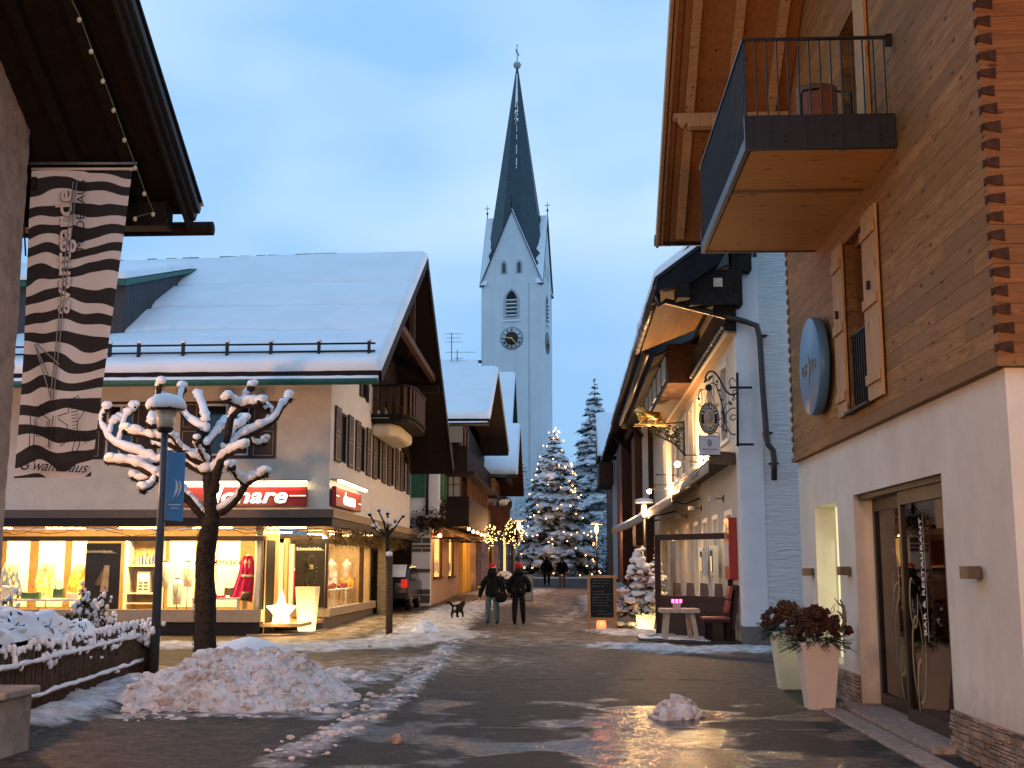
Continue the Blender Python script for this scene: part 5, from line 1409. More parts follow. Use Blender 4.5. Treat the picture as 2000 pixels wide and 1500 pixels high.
for k in range(7):
    y = 47.3+2.3*k; MB().ball((-3.98, y, 3.26-.03*(k%2)), .065).build('bulb', 'bulb_on', st_)
MB().tube([(-3.98, 46.9, 3.32), (-3.98, 62, 3.32)], .012, 4).build('cable', 'cable', st_)
for y in (48.5, 53, 58, 64): lamp('bulb_light', 'POINT', (-4.35, y, 3.0), 30, (1.0,.47,.14), st_, .12)

# ================================================================ FURTHER HOUSES ON THE LEFT
h3 = T('gable_house', 'brown gabled house with snow roof and painted front beyond the dark chalet', 'house', (-6, 68, .6))
MB().box(-9, 63, 0, -4.0, 73, 6.6).build('wall', 'mural_wall', h3)
MB().box(-4.6, 62.6, 3.6, -3.1, 63.0, 5.0).build('panel', 'red_wood', h3)
zK = lambda s: 6.6 + (.90*(s-61.4) if s < 64.7 else 2.97 - .62*(s-64.7))
for sa, sb in ((64.7, 61.4), (64.7, 70.2)):
    MB().prism([(-2.62, sa, zK(sa)-.22), (-2.62, sb, zK(sb)-.22), (-2.62, sb, zK(sb)-.02), (-2.62, sa, zK(sa)-.02)], (-3.2, 0, 0)).build('roof', 'mid_wood', h3)
    roof_snow((-6, sb, zK(sb)), (-2.6, sb, zK(sb)), (-2.6, sa, zK(sa)), (-6, sa, zK(sa)), .22, 10, 8).build('roof_snow', 'snow_roof', h3)
MB().prism([(-3.2, 62.6, 6.4), (-3.2, 69, 6.4), (-3.2, 69, zK(69)-.2), (-3.2, 64.7, zK(64.7)-.2), (-3.2, 62.6, zK(62.6)-.2)], (-.2, 0, 0)).build('gable_wall', 'mid_wood', h3)
MB().tube([(-5.5, 61.3, 6.45), (-2.7, 61.3, 6.45)], .07, 6).build('gutter', 'iron', h3)
MB().box(-4.0, 66.5, 1.0, -3.95, 68.2, 2.6).build('window', 'window_dark', h3)
c = PY(985, 985, 62.9)
MB().lathe((c.x, 62.98, c.z), [(.42,0),(.42,-.05)], 20, 'y').build('round_emblem', 'panel_dark', h3)
MB().ball((c.x-.08, 62.9, c.z+.08), .26, (1,.1,.8)).ball((c.x+.14, 62.9, c.z+.2), .16, (1,.1,.7)).build('emblem_relief', 'fabric_white', h3)
h4 = T('tall_rear_house', 'tall narrow snow roofed house with green metal verge behind the chalet', 'house', (-8, 74, .8))
MB().box(-9, 70.5, 0, -4.6, 80, 9.5).build('wall', 'red_wood', h4)
zM = lambda s: 9.0 + (.95*(s-69.5) if s < 75 else 5.2-.8*(s-75))
for sa, sb in ((75, 69.5), (75, 81)):
    MB().prism([(-3.35, sa, zM(sa)-.22), (-3.35, sb, zM(sb)-.22), (-3.35, sb, zM(sb)-.02), (-3.35, sa, zM(sa)-.02)], (-4.5, 0, 0)).build('roof', 'green_metal', h4)
    roof_snow((-8, sb, zM(sb)), (-3.33, sb, zM(sb)), (-3.33, sa, zM(sa)), (-8, sa, zM(sa)), .22, 10, 8).build('roof_snow', 'snow_roof', h4)
MB().prism([(-3.8, 71, 8.8), (-3.8, 79.5, 8.8), (-3.8, 79.5, zM(79.5)-.2), (-3.8, 75, zM(75)-.2), (-3.8, 71, zM(71)-.2)], (-.2, 0, 0)).build('gable_wall', 'mid_wood', h4)
h5 = T('far_shop_house', 'low pinkish house front with a cream parasol, last on the left before the big fir', 'house', (-6.5, 80, 1))
MB().box(-10, 76, 0, -4.1, 92, 5.2).build('wall', 'pink_plaster', h5)
MB().box(-4.2, 78, 4.6, -3.6, 88, 4.9).build('eaves', 'mid_wood', h5)
for y in (77.5, 82, 86): MB().box(-4.12, y, 1.8, -4.05, y+1.6, 3.2).build('window', 'window_dark', h5)
MB().box(-4.12, 75.2, 1.2, -4.0, 76.0, 4.2).build('lit_doorway', 'lit_window', h5)
roof_snow((-10, 75, 5.2), (-3.4, 75, 5.2), (-3.4, 80, 8.2), (-10, 80, 8.2), .2, 10, 8).build('roof_snow', 'snow_roof', h5)

# ================================================================ RIGHT: THE INN
ih = T('inn', 'cream inn with dark timber gallery and deep eaves in the middle of the right side', 'inn', (5, 38, 0))
XI = 3.82
ws = []
cols = [(PX(px, 800, XI).y) for px in (1422, 1394, 1371, 1353, 1338, 1326, 1316, 1307, 1300)]
for i, y in enumerate(cols):
    wd = 1.15
    ws.append((y, y+wd, 4.75, 6.55))
gcols = [27.7, 30.3, 32.6, 34.9, 37.2, 41.0, 44.5, 48.0]
wsg = [(y, y+.95, 1.0, 2.95) for y in gcols]
mb = MB(); wall_y(mb, XI, XI+.35, 26.2, 52.5, -.1, 8.6, ws+wsg); mb.build('street_wall', 'plaster_cream', ih)
MB().box(XI-.012, 26.18, 3.0, XI+.52, 26.6, 8.7).box(XI-.012, 26.18, .45, XI+.52, 26.6, 3.0).build('corner_pier', 'plaster_white', ih)
MB().box(XI+.52, 26.20, .45, 9, 26.6, 9.5).build('end_wall', 'rough_plaster_wave', ih)
MB().box(XI-.03, 26.15, -.1, 9, 26.62, .45).build('plinth', 'plinth_grey', ih)
MB().box(9, 26.6, 0, 9.3, 52.5, 9).box(XI+.35, 52.2, 0, 9, 52.5, 9).build('rear_wall', 'plaster_white', ih)
for i, (a, b, c, d) in enumerate(ws+wsg):
    up = c > 4
    w = MB().box(XI+.22, a, c, XI+.24, b, d).build('window', 'window_dark' if up else 'curtain_lit', ih)
    f = MB()
    for y in (a, (a+b)/2-.03, b-.05): f.box(XI+.14, y, c, XI+.22, y+.055, d)
    f.box(XI+.14, a, c, XI+.22, b, c+.05).box(XI+.14, a, d-.05, XI+.22, b, d).box(XI+.14, a, c+(d-c)*.62, XI+.22, b, c+(d-c)*.62+.04); f.build('frame', 'white_paint', w)
    s = MB()
    for y0, y1 in ((a-.14, a-.0), (b, b+.14)): s.box(XI-.025, y0, c-.08, XI+.0, y1, d+.12)
    s.box(XI-.025, a, d, XI, b, d+.12).box(XI-.05, a-.16, c-.10, XI+.02, b+.16, c-.0); s.build('surround', 'white_paint', w)
# gallery with a fringe of round bulbs
MB().box(3.58, 26.1, 6.98, XI, 44, 7.78).build('gallery', 'timber_dark_y', ih)
MB().box(3.30, 25.95, 7.30, XI-.02, 26.1, 7.62).build('gallery_end', 'dark_wood', ih)
MB().box(3.55, 26.1, 6.92, 3.62, 44, 6.98).build('gallery_lip', 'gold_dull', ih)
MB().box(3.62, 26.1, 6.925, XI, 44, 6.975).build('gallery_floor', 'soffit_lit', ih)
gl_ = T('gallery_bulbs', 'row of round pale bulbs along the foot of the dark gallery of the inn', 'string lights', (3.26, 34, 7.05))
for k in range(46): MB().ball((3.53, 26.3+.38*k, 7.08), .05, n=8, m=6).build('bulb', 'bulb_off', gl_)
MB().tube([(3.55, 26.1, 7.14), (3.55, 44, 7.14)], .012, 4).build('cable', 'dark_wood', gl_)
# eaves, soffit, gutter, verge with snow
GZ = 7.85
MB().add([(2.12, 26.0, GZ+.02), (2.12, 33.2, GZ+.02), (XI+.1, 33.2, GZ+.72), (XI+.1, 26.0, GZ+.72)], [(0,1,2,3)]).build('soffit', 'soffit_lit', ih, solid=.06)
MB().add([(2.5, 33.2, 7.70), (2.5, 50, 7.70), (XI+.1, 50, 8.3), (XI+.1, 33.2, 8.3)], [(0,1,2,3)]).build('soffit', 'timber_dark_y', ih, solid=.06)
MB().box(2.9, 33.4, 6.95, XI, 43.5, 8.1).build('attic_bay', 'mid_wood', ih)
for k in range(5): MB().box(2.86, 34.0+1.9*k, 7.15, 2.895, 35.2+1.9*k, 7.95).build('bay_window', 'window_dim', ih)
MB().tube([(2.02, 25.6, GZ+.03), (2.02, 33.4, GZ+.03)], .095, 14).build('gutter', 'gutter_metal', ih)
m = MB()
for k in range(10): m.lathe((2.02, 26.0+.8*k, GZ+.03), [(.105,-.02),(.105,.02)], 12, 'y')
m.build('gutter_clips', 'iron', ih)
MB().tube([(2.3, 33.3, GZ-.05), (2.3, 50, GZ-.05)], .095, 10).build('gutter', 'gutter_metal', ih)
MB().prism([(2.0, 25.45, GZ+.15), (2.0, 25.45, GZ-.05), (2.6, 25.45, GZ+.0), (3.4, 25.45, GZ+.55), (4.6, 25.45, 10.4), (4.6, 25.45, 10.9)], (0, .5, 0)).build('verge_boarding', 'timber_dark_bias', ih)
MB().box(2.75, 25.7, GZ-.35, 3.92, 26.17, GZ+.45).box(3.7, 25.75, GZ+.45, 4.15, 26.17, 9.3).build('bracket_timber', 'dark_wood', ih)
MB().box(2.45, 25.40, GZ-.25, 2.72, 26.2, GZ+.05).build('beam_end', 'dark_wood', ih)
MB().box(3.28, 25.66, GZ+.05, 3.48, 25.695, GZ+.25).build('carved_plate', 'pale_wood', ih)
MB().prism([(2.0, 25.4, GZ+.16), (2.0, 25.4, GZ+.24), (9, 25.4, GZ+.24+5.2), (9, 25.4, GZ+.16+5.2)], (0, 27.2, 0)).build('roof', 'iron', ih)
roof_snow((2.0, 52.6, GZ+.25), (2.0, 25.42, GZ+.25), (9, 25.42, GZ+.25+5.2), (2.0+7, 52.6, GZ+.25+5.2), .17, 50, 20).build('roof_snow', 'snow_roof', ih)
# downpipe
dp = [(2.06, 26.0, GZ-.05), (2.08, 25.9, GZ-.30)] + [tuple(PY(x, y, 26.02)) for x, y in ((1300,588),(1380,608),(1455,628),(1478,636),(1484,660),(1490,760),(1497,850),(1500,868),(1510,880),(1512,900),(1512,938))]
MB().tube(dp, .065, 12).build('downpipe', 'iron_pipe', ih)
m = MB()
for x, y in ((1490,655),(1500,845),(1512,905)): q = PY(x, y, 26.05); m.box(q.x-.10, 26.02, q.z-.015, q.x+.10, 26.2, q.z+.015)
m.build('pipe_clips', 'iron', ih)
# awnings
aw = T('cassette_awning', 'rolled awning in a long cassette with fringed valance on the inn wall', 'awning', (3.6, 30, 4.1))
MB().prism([(3.80, 26.75, 4.30), (3.45, 26.75, 4.33), (3.22, 26.75, 4.20), (3.20, 26.75, 4.06), (3.80, 26.75, 4.02)], (0, .10, 0)).prism([(3.80, 33.9, 4.30), (3.45, 33.9, 4.33), (3.22, 33.9, 4.20), (3.20, 33.9, 4.06), (3.80, 33.9, 4.02)], (0, .10, 0)).build('end_cap', 'lamp_brown', aw)
MB().prism([(3.80, 26.85, 4.27), (3.45, 26.85, 4.30), (3.26, 26.85, 4.18), (3.80, 26.85, 4.10)], (0, 7.05, 0)).build('cassette', 'panel_dark', aw)
MB().grid(lambda u, v: (3.20+.012*math.sin(u*150), 26.85+7.05*u, 3.84+.26*v+.03*abs(math.sin(u*40))*(1-v)), 240, 3).build('valance', 'awning_grey', aw, solid=.008)
text('lettering', 'RESTAURANT STUBERL', .17, (3.18, 29.6, 3.98), (PI/2, 0, -PI/2), 'panel_dark', aw, extrude=.001)
a2 = T('extended_awning', 'long extended canvas awning bearing a skin of snow', 'awning', (3.2, 42, 3.8))
def awn(u, v):
    y = 34.1+15.5*u; xo = 3.0-1.15*u; zo = 3.78-.42*u; return (XI+(xo-XI)*v, y, 4.15+(zo-4.15)*v-.10*math.sin(PI*u)*v)
MB().grid(awn, 30, 6).build('canvas', 'awning_grey', a2, solid=.02)
MB().grid(lambda u, v: tuple(Vector(awn(u, v*.98+.01))+Vector((0,0,.02+.06*(1+nz3(u*9,v*3,0))*(1 if 0<v<1 and 0<u<1 else .0)))), 40, 8).build('snow_skin', 'snow', a2)
MB().grid(lambda u, v: tuple(Vector(awn(u, 1))+Vector((-.01,0,-.24*v-.02*abs(math.sin(u*60))*v))), 120, 3).build('valance', 'awning_grey', a2, solid=.008)
for y in (34.2, 42, 49.4): MB().tube([(XI, y, 3.7), ((3.0-1.15*(y-34.1)/15.5+XI)/2, y+.3, 3.55), (3.02-1.15*(y-34.1)/15.5, y, 3.62-.42*(y-34.1)/15.5)], .025, 6).build('arm', 'iron', a2)

# ================================================================ BEYOND THE INN
h6 = T('brown_timber_house', 'brown timber house with steep snow edged roof just beyond the inn', 'house', (5, 60, .5))
MB().box(3.35, 52.6, 0, 9, 74, 9.2).build('wall', 'timber_brown', h6)
MB().box(3.32, 52.55, 4.8, 3.60, 52.6, 9.0).build('white_panel', 'plaster_white', h6)
MB().box(3.0, 52.55, 2.7, 3.34, 55.0, 7.6).build('timber_bay', 'red_wood', h6); MB().box(2.75, 60, 1.0, 3.35, 66, 8.2).build('timber_bay', 'red_wood', h6)
MB().prism([(2.2, 50.2, 8.45), (2.2, 50.2, 8.62), (8.5, 50.2, 12.4), (8.5, 50.2, 12.2)], (0, 26, 0)).build('roof', 'dark_wood', h6)
roof_snow((2.2, 76.2, 8.63), (2.2, 50.2, 8.63), (8.5, 50.2, 12.41), (8.5, 76.2, 12.41), .14, 30, 10).build('roof_snow', 'snow_roof', h6)
MB().beam((3.35, 52.4, 7.5), (2.3, 52.4, 8.5), .18, .18).beam((3.35, 60, 7.5), (2.3, 60, 8.5), .18, .18).box(2.9, 51.2, 8.2, 3.1, 60, 8.4).build('bracket_timber', 'dark_wood', h6)
MB().box(2.55, 54.2, 8.15, 2.75, 54.7, 8.7).build('lit_dormer', 'clod', h6)
MB().box(3.28, 53, .6, 3.36, 58, 3.4).build('shop_window', 'lit_window_pale', h6)
for k in range(5): MB().box(3.22, 53.2+k*1.15, .6, 3.30, 53.3+k*1.15, 3.4).build('mullion', 'mid_wood', h6)
h7 = T('far_gable_house', 'brown house with small snow roof and plank balcony at the far right of the street', 'house', (5, 84, .9))
MB().box(3.0, 78, 0, 9, 92, 9.8).build('wall', 'timber_brown', h7)
MB().box(2.05, 77.2, 7.15, 3.0, 83, 8.6).build('balcony', 'mid_wood', h7)
zQ = lambda s: 9.2 + (1.05*(s-77) if s < 80.2 else 3.36-1.0*(s-80.2))
p0 = PY(1166, 812, 80.2); 
MB().prism([(2.0, 77, 9.0), (2.0, 77, 9.15), (2.0, 80.2, p0.z), (2.0, 84, 9.2), (2.0, 84, 9.0)], (1.2, 0, 0)).build('gable_wall', 'red_wood', h7)
roof_snow((1.95, 76.6, 9.0), (6, 76.6, 9.0), (6, 80.2, p0.z+.1), (1.95, 80.2, p0.z+.1), .2, 10, 8).build('roof_snow', 'snow_roof', h7)
MB().box(2.95, 77.95, 1.0, 3.4, 78.0, 8.8).build('white_panel', 'plaster_white', h7)
# ================================================================ POLLARDED TREE IN FRONT OF THE SHOP
tr_ = T('pollarded_tree', 'large pollarded tree with knobbly limbs under thick snow in front of the shop', 'tree', tuple(PY(401, 1272, 23.2)))
TSY = 23.2
mk, msn, mtw = MB(), MB(), MB()
def smooth(pts, n=6):
    out = []
    P = [pts[0]] + list(pts) + [pts[-1]]
    for i in range(1, len(P)-2):
        for k in range(n):
            t = k/n; a, b, c, d = P[i-1], P[i], P[i+1], P[i+2]
            out.append(.5*((2*b) + (c-a)*t + (2*a-5*b+4*c-d)*t*t + (3*b-a-3*c+d)*t**3))
    out.append(P[-2]); return out
def limb(px, r0, r1, dy, snow=True, sr=1.0, y0=0.0, knob=True):
    n = len(px)
    pts = [PY(x, y, TSY + y0 + (dy-y0)*(i/(n-1))) for i, (x, y) in enumerate(px)]
    s = smooth(pts); m = len(s)
    rad = [1.12*(r0+(r1-r0)*i/(m-1))*(1+.18*nz3(p.x*6, p.y, p.z*6, 1, 2)) for i, p in enumerate(s)]
    s = [p + Vector((.012*nz3(p.z*9, p.x, 1), 0, .012*nz3(p.x*9, p.z, 2))) for p in s]
    mk.tube(s, rad, 9)
    for i, p in enumerate(s):    # short stubby twigs along the limb
        for j in range(3):
            a = random.uniform(0, 2*PI); d = Vector((math.cos(a), math.sin(a)*.8, random.uniform(-.9, .6))).normalized()
            mtw.tube([p+d*rad[i]*.8, p+d*(rad[i]+random.uniform(.03,.10))], [.007,.002], 3)
    if snow:
        q, rr = [], []
        for i, p in enumerate(s):
            d = (s[min(i+1, m-1)]-s[max(i-1, 0)]).normalized(); flat_ = math.sqrt(max(0, 1-d.z*d.z))
            w = (.098+.034*nz3(i*.55, dy*3, r0*50, 1, 2))*sr*(.22+.78*flat_)
            q.append(p+Vector((0, -.01, rad[i]*.75+w*.45))); rr.append(max(.012, w))
        msn.tube(q, rr, 9)
        for i in range(0, m):
            if random.random() < .55: msn.ball(q[i]+Vector((random.uniform(-.03,.03), random.uniform(-.03,.03), random.uniform(-.01,.03))), rr[i]*random.uniform(.7,1.12), (random.uniform(.9,1.4),1,random.uniform(.7,1)), 9, 6, .1)
        msn.ball(q[-1], rr[-1]*1.02, (1,1,.9), 9, 6); msn.ball(q[0], rr[0], (1,1,.9), 9, 6)
    if knob:
        e = s[-1]
        for k in range(5):
            d = Vector((random.uniform(-1,1), random.uniform(-1,1), random.uniform(-.5,.8))).normalized()*random.uniform(.02,.07); mk.ball(e+d, random.uniform(.035,.06), (1,1,1), 7, 5, .2)
        for k in range(26):
            d = Vector((random.uniform(-1,1), random.uniform(-1,1), random.uniform(-.7,.5))).normalized(); mtw.tube([e+d*.05, e+d*random.uniform(.09,.15)], [.007,.003], 3)
        if snow:
            for k in range(3): msn.ball(e+Vector((random.uniform(-.06,.06), random.uniform(-.05,.05), .08+random.uniform(0,.05))), random.uniform(.07,.10)*sr, (1.1,1,.85), 10, 7, .05)
limb([(400,1300),(402,1180),(401,1100),(407,1050),(414,1012)], .195, .155, 0, False, knob=False)
limb([(414,1018),(410,960),(404,900),(402,862),(400,815)], .135, .060, .15, True, .9)
limb([(418,960),(424,925),(440,878),(452,815),(474,792),(490,758)], .085, .045, -.5)
limb([(474,792),(500,790),(512,788)], .05, .04, -.6, y0=-.45)
limb([(474,795),(455,788),(444,783)], .05, .04, -.7, y0=-.45)
limb([(440,880),(468,858),(500,842),(532,824),(550,796),(564,780)], .07, .045, .5, y0=-.2)
limb([(417,925),(436,895),(458,882),(474,876)], .06, .045, -.6, y0=0)
limb([(430,1002),(458,980),(476,952),(488,940),(516,928)], .075, .045, -.3)
limb([(478,948),(462,930),(452,915)], .045, .035, -.6, y0=-.2)
limb([(405,1018),(368,975),(334,950),(299,928),(260,909),(212,903)], .095, .045, -.5)
limb([(302,930),(296,948),(280,958)], .045, .045, -.5, y0=-.3, sr=.8)
limb([(404,925),(370,908),(337,890),(306,905),(262,905)], .07, .045, .35)
limb([(402,905),(384,900),(352,880),(320,860),(282,852),(246,844)], .075, .045, -.45)
limb([(306,906),(284,893),(228,872),(208,850),(196,820),(210,800)], .055, .035, .5, y0=.25)
limb([(228,872),(238,845),(244,818),(262,800)], .04, .035, .8, y0=.35)
limb([(212,848),(222,826),(236,822)], .03, .03, .7, y0=.4)
limb([(402,845),(368,822),(352,790),(356,760)], .06, .045, .55)
limb([(352,800),(326,794),(311,775),(311,752)], .05, .045, -.2, y0=.3)
limb([(330,796),(300,812),(296,832)], .045, .04, -.5, y0=0)
limb([(402,825),(396,800),(386,775)], .05, .045, .6)
limb([(404,870),(420,850),(432,838),(446,828)], .04, .04, .6)
limb([(446,870),(455,842),(470,832),(478,822)], .04, .035, .7, y0=.1)
limb([(352,878),(344,862),(330,850)], .04, .035, -.6, y0=-.4, sr=.8)
limb([(300,925),(284,938),(262,934)], .04, .035, .4, y0=.1, sr=.8)
limb([(486,850),(498,868),(516,866)], .035, .03, .5, y0=.3, sr=.7)
limb([(335,890),(322,874),(304,870)], .035, .03, .6, y0=.3, sr=.8)
limb([(520,832),(528,812),(522,800)], .04, .035, .2, y0=.4, sr=.8)
limb([(403,905),(394,888),(386,872),(386,862)], .03, .03, -.7, sr=.7)
for k in range(520):    # moss-rough bark on the trunk
    z = random.uniform(.0, 3.0); a = random.uniform(0, 2*PI); c = PY(401, 1150, TSY); r = .19; d = Vector((math.cos(a), math.sin(a), random.uniform(-.2,.5)))
    mtw.tube([(c.x+.0*z+d.x*r, c.y+d.y*r, z), (c.x+d.x*(r+.025), c.y+d.y*(r+.025), z+.03)], [.010,.003], 3)
mk.build('trunk', 'bark', tr_); mtw.build('twigs', 'bark', tr_); msn.build('snow_load', 'snow', tr_)

# small staked pollard
p = PG(760, 1243)
st2 = T('young_tree', 'small pollarded street tree tied to a thick wooden post at the shop side', 'tree', p)
SY = p.y
MB().tube([PY(760, 1246, SY), PY(760, 1088, SY)], .085, 10).build('stake', 'fence_wood', st2)
MB().ball(PY(760, 1082, SY), .085, (1,1,.8), 10, 6).build('stake_snow', 'snow', st2)
m, ms = MB(), MB()
m.tube([PY(757, 1100, SY+.15), PY(757, 1060, SY+.15), PY(756, 1045, SY+.15)], [.05,.05,.045], 8)
def lt(px, dy, ball=True):
    s = smooth([PY(x, y, SY+.15+dy*i/len(px)) for i, (x, y) in enumerate(px)], 4); n_ = len(s)
    m.tube(s, [.035-.018*i/n_ for i in range(n_)], 6)
    k0 = int(n_*.35); q = [a+Vector((0,-.01,.035)) for a in s[k0:]]; 
    if len(q) > 2: ms.tube(q[:-3] or q, [.030+.01*nz3(i*.8, dy, 0) for i in range(len(q[:-3] or q))], 6)
    if ball: m.ball(s[-1], .045, n=7, m=5, jit=.2); ms.ball(s[-1]+Vector((0,0,.045)), .058, (1,1,.8), 9, 6)
lt([(756,1048),(738,1030),(722,1005)], .3); lt([(756,1046),(750,1020),(743,1005),(740,997)], -.3); lt([(757,1046),(758,1020),(757,1003)], .1); lt([(758,1046),(772,1028),(787,1008)], -.2)
lt([(756,1048),(740,1038),(728,1030)], .5); lt([(758,1044),(768,1030),(772,1018)], .4)
m.build('branches', 'bark', st2); ms.build('snow_load', 'snow', st2)

# ================================================================ CONIFERS
def conifer(t_, base, hgt, rad, tiers, per, snow_amt, nm='needles', seed=1, trunk=True, droop=.35, size=1.0, dens=1.0, pw=.82):
    rnd = random.Random(seed)
    mf, msn = MB(), MB(); bx, by, bz = base
    for i in range(tiers):
        f = i/(tiers-1); z = bz + hgt*(.04+.93*f**.92); R0 = rad*(1-f)**pw*(1+.16*rnd.uniform(-1,1)) + .10*size
        n = max(4, int(per*(1-f*.72)))
        for k in range(n):
            a = 2*PI*(k+rnd.random()*.9)/n + i*1.3; L = R0*rnd.uniform(.72, 1.12); zz = z + rnd.uniform(-.3,.3)*hgt/tiers
            d = Vector((math.cos(a), math.sin(a), 0)); sd = Vector((-d.y, d.x, 0))
            ns = 6; w0 = L*.34+.08*size
            pt = []
            for j in range(ns+1):
                t = j/ns; pt.append(Vector((bx, by, zz)) + d*L*t + Vector((0, 0, -droop*L*t*t + .10*L*t)))
            # needles: ragged blades hung along the limb
            for j in range(ns):
                p0, p1 = pt[j], pt[j+1]; w = w0*math.sin(PI*(.18+.80*(j+.5)/ns))
                for q in range(int(5*dens)):
                    s = rnd.choice((-1, 1)); o = p0.lerp(p1, rnd.random()); e = o + sd*s*w*rnd.uniform(.5,1.15) + d*w*rnd.uniform(.1,.8) + Vector((0,0,-w*rnd.uniform(.05,.55)))
                    c = (e-o).cross(Vector((0,0,1))).normalized()*w*.16
                    mf.add([o-c*.4, o+c*.4, e.lerp(o,.35)+c, e, e.lerp(o,.35)-c], [(0,1,2,3,4)])
            # snow cushions
            if rnd.random() < snow_amt:
                for j in range(1, ns):
                    if rnd.random() < .92:
                        w = w0*math.sin(PI*(.18+.80*(j+.5)/ns))*rnd.uniform(.42,.95); c = pt[j]+sd*w*rnd.uniform(-.6,.6)+Vector((0,0,.03*size))
                        msn.ball(c, w, (1.0,1.0,.40), 7, 4, .28)
                        if rnd.random() < .6:
                            s = rnd.choice((-1,1)); msn.ball(c+sd*s*w*1.1+d*w*.5-Vector((0,0,w*.35)), w*.55, (1.0,1.0,.5), 6, 4, .25)
    if trunk: MB().tube([(bx, by, bz-.3), (bx, by, bz+hgt*.98)], [rad*.06+.03, .02], 8).build('trunk', 'bark', t_)
    mf.build('needles', nm, t_); msn.build('snow_load', 'snow', t_)
CY = 95.0
cb = PY(1084, 1110, CY); ctop = PY(1083, 838, CY)
xt = T('christmas_tree', 'big christmas tree hung with warm lights at the end of the street', 'tree', (cb.x, CY, 1.1))
HX = ctop.z-1.0
conifer(xt, (cb.x, CY, 1.0), HX, 3.65, 30, 28, 1.0, seed=3, dens=1.7, pw=.70)
lt_ = T('fairy_lights', 'warm lights spread over the big christmas tree', 'fairy lights', (cb.x, CY, 1.1))
rnd = random.Random(5); bulb_me = None
for k in range(98):
    f = rnd.random()**1.25; z = 1.6+HX*.96*f; r = 3.65*(1-f)**.70*.98+.12; a = rnd.uniform(PI*1.0, 2*PI)
    pos = Vector((cb.x+r*math.cos(a), CY+r*math.sin(a), z-.12*r))
    if bulb_me is None:
        o = MB().ball((0,0,0), .050, n=8, m=6).build('bulb', 'bulb_tree'); bulb_me = o; o.parent = lt_; o.location = pos-lt_.location
    else:
        o = bulb_me.copy(); COL.objects.link(o); o.parent = lt_; o.location = pos-lt_.location
for z, r in ((2.5, 3.3), (5.5, 2.6), (9, 1.6)): lamp('tree_light', 'POINT', (cb.x-.5, CY-r-1.0, z), 14, (1.0,.5,.2), lt_, .3)
for px, top, s, rad, lb, sd in ((1165, 732, 106, 3.7, 'tall dark spruce with snowed branches right of the christmas tree', 11), (1139, 855, 112, 3.0, 'shorter spruce between the christmas tree and the tallest spruce', 12), (1213, 772, 150, 2.6, 'distant spruce top over the brown roof on the right', 13)):
    b = PY(px, 1110, s); tp = PY(px, top, s); t_ = T('spruce', lb, 'tree', (b.x, s, 1.5), 'dark spruces behind the christmas tree')
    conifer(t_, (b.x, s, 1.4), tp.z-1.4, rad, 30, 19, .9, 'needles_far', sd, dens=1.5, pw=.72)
# bare frosted trees and bushes far behind
for px, s, h, w, lb in ((1022, 104, 9.5, 1.6, 'frosted bare tree left of the christmas tree'), (1060, 110, 7.0, 2.2, 'frosted low tree behind the christmas tree'), (1150, 104, 4.0, 1.8, 'snowy bushes to the right of the christmas tree'), (1185, 100, 5.0, 1.6, 'snowy bushes before the far brown house')):
    b = PY(px, 1110, s); t_ = T('frosted_tree', lb, 'tree', (b.x, s, 1.5)); m, ms = MB(), MB(); rnd = random.Random(px)
    m.tube([(b.x, s, 1), (b.x, s, 1+h*.5)], [.14,.08], 6)
    for k in range(520):
        a = rnd.uniform(0, 2*PI); f = rnd.random(); r = w*math.sin(PI*min(.95, .12+f*.85))*rnd.uniform(.3,1); q = Vector((b.x+r*math.cos(a), s+r*math.sin(a), 1.2+h*f)); d = Vector((rnd.uniform(-1,1), rnd.uniform(-1,1), rnd.uniform(0,1.2))).normalized()*rnd.uniform(.2,.6)
        m.tube([q, q+d], [.02,.006], 3); ms.ball(q+d*.6, rnd.uniform(.05,.13), (1.2,1,.6), 5, 4, .25)
    m.build('branches', 'twig', t_); ms.build('snow_load', 'snow', t_)

# two small clipped trees wound with fairy lights
for px, py0, py1, w, s, lb in ((1000, 1015, 1070, 30, 52, 'round headed little tree glowing with many fairy lights, right one'), (958, 1020, 1075, 14, 50, 'slender little tree with fairy lights left of the glowing round one')):
    c = PY(px, (py0+py1)/2, s); b = (c.x, s, gz(s)); t_ = T('lit_tree', lb, 'tree', b, 'small trees with fairy lights')
    rx = w/2290*s; rz = (py1-py0)/2/2290*s; m = MB(); rnd = random.Random(px)
    m.tube([b, (c.x, s, c.z-rz*.8)], [.07,.06], 8)
    for k in range(200):
        d = Vector((rnd.gauss(0,1), rnd.gauss(0,1), rnd.gauss(0,1))).normalized(); e = Vector((c.x+d.x*rx*rnd.uniform(.6,1.05), s+d.y*rx, c.z+d.z*rz)); o = Vector((c.x+d.x*rx*.2, s, c.z-rz*.5)); m.tube([o, o.lerp(e,.5)+Vector((0,0,.1)), e], [.015,.010,.004], 3)
    m.build('branches', 'twig', t_)
    b0 = None
    for k in range(100 if w > 20 else 70):
        d = Vector((rnd.gauss(0,1), rnd.gauss(0,1)-.4, rnd.gauss(0,1))).normalized()*rnd.uniform(.5,1.05); pos = Vector((c.x+d.x*rx, s+d.y*rx, c.z+d.z*rz))
        if b0 is None: b0 = MB().ball((0,0,0), .021, n=6, m=4).build('bulb', 'bulb_fairy'); b0.parent = t_; b0.location = pos-t_.location
        else: o = b0.copy(); COL.objects.link(o); o.parent = t_; o.location = pos-t_.location
    lamp('fairy_glow', 'POINT', (c.x, s-rx-.1, c.z), 14, (1.0,.6,.2), t_, .3)

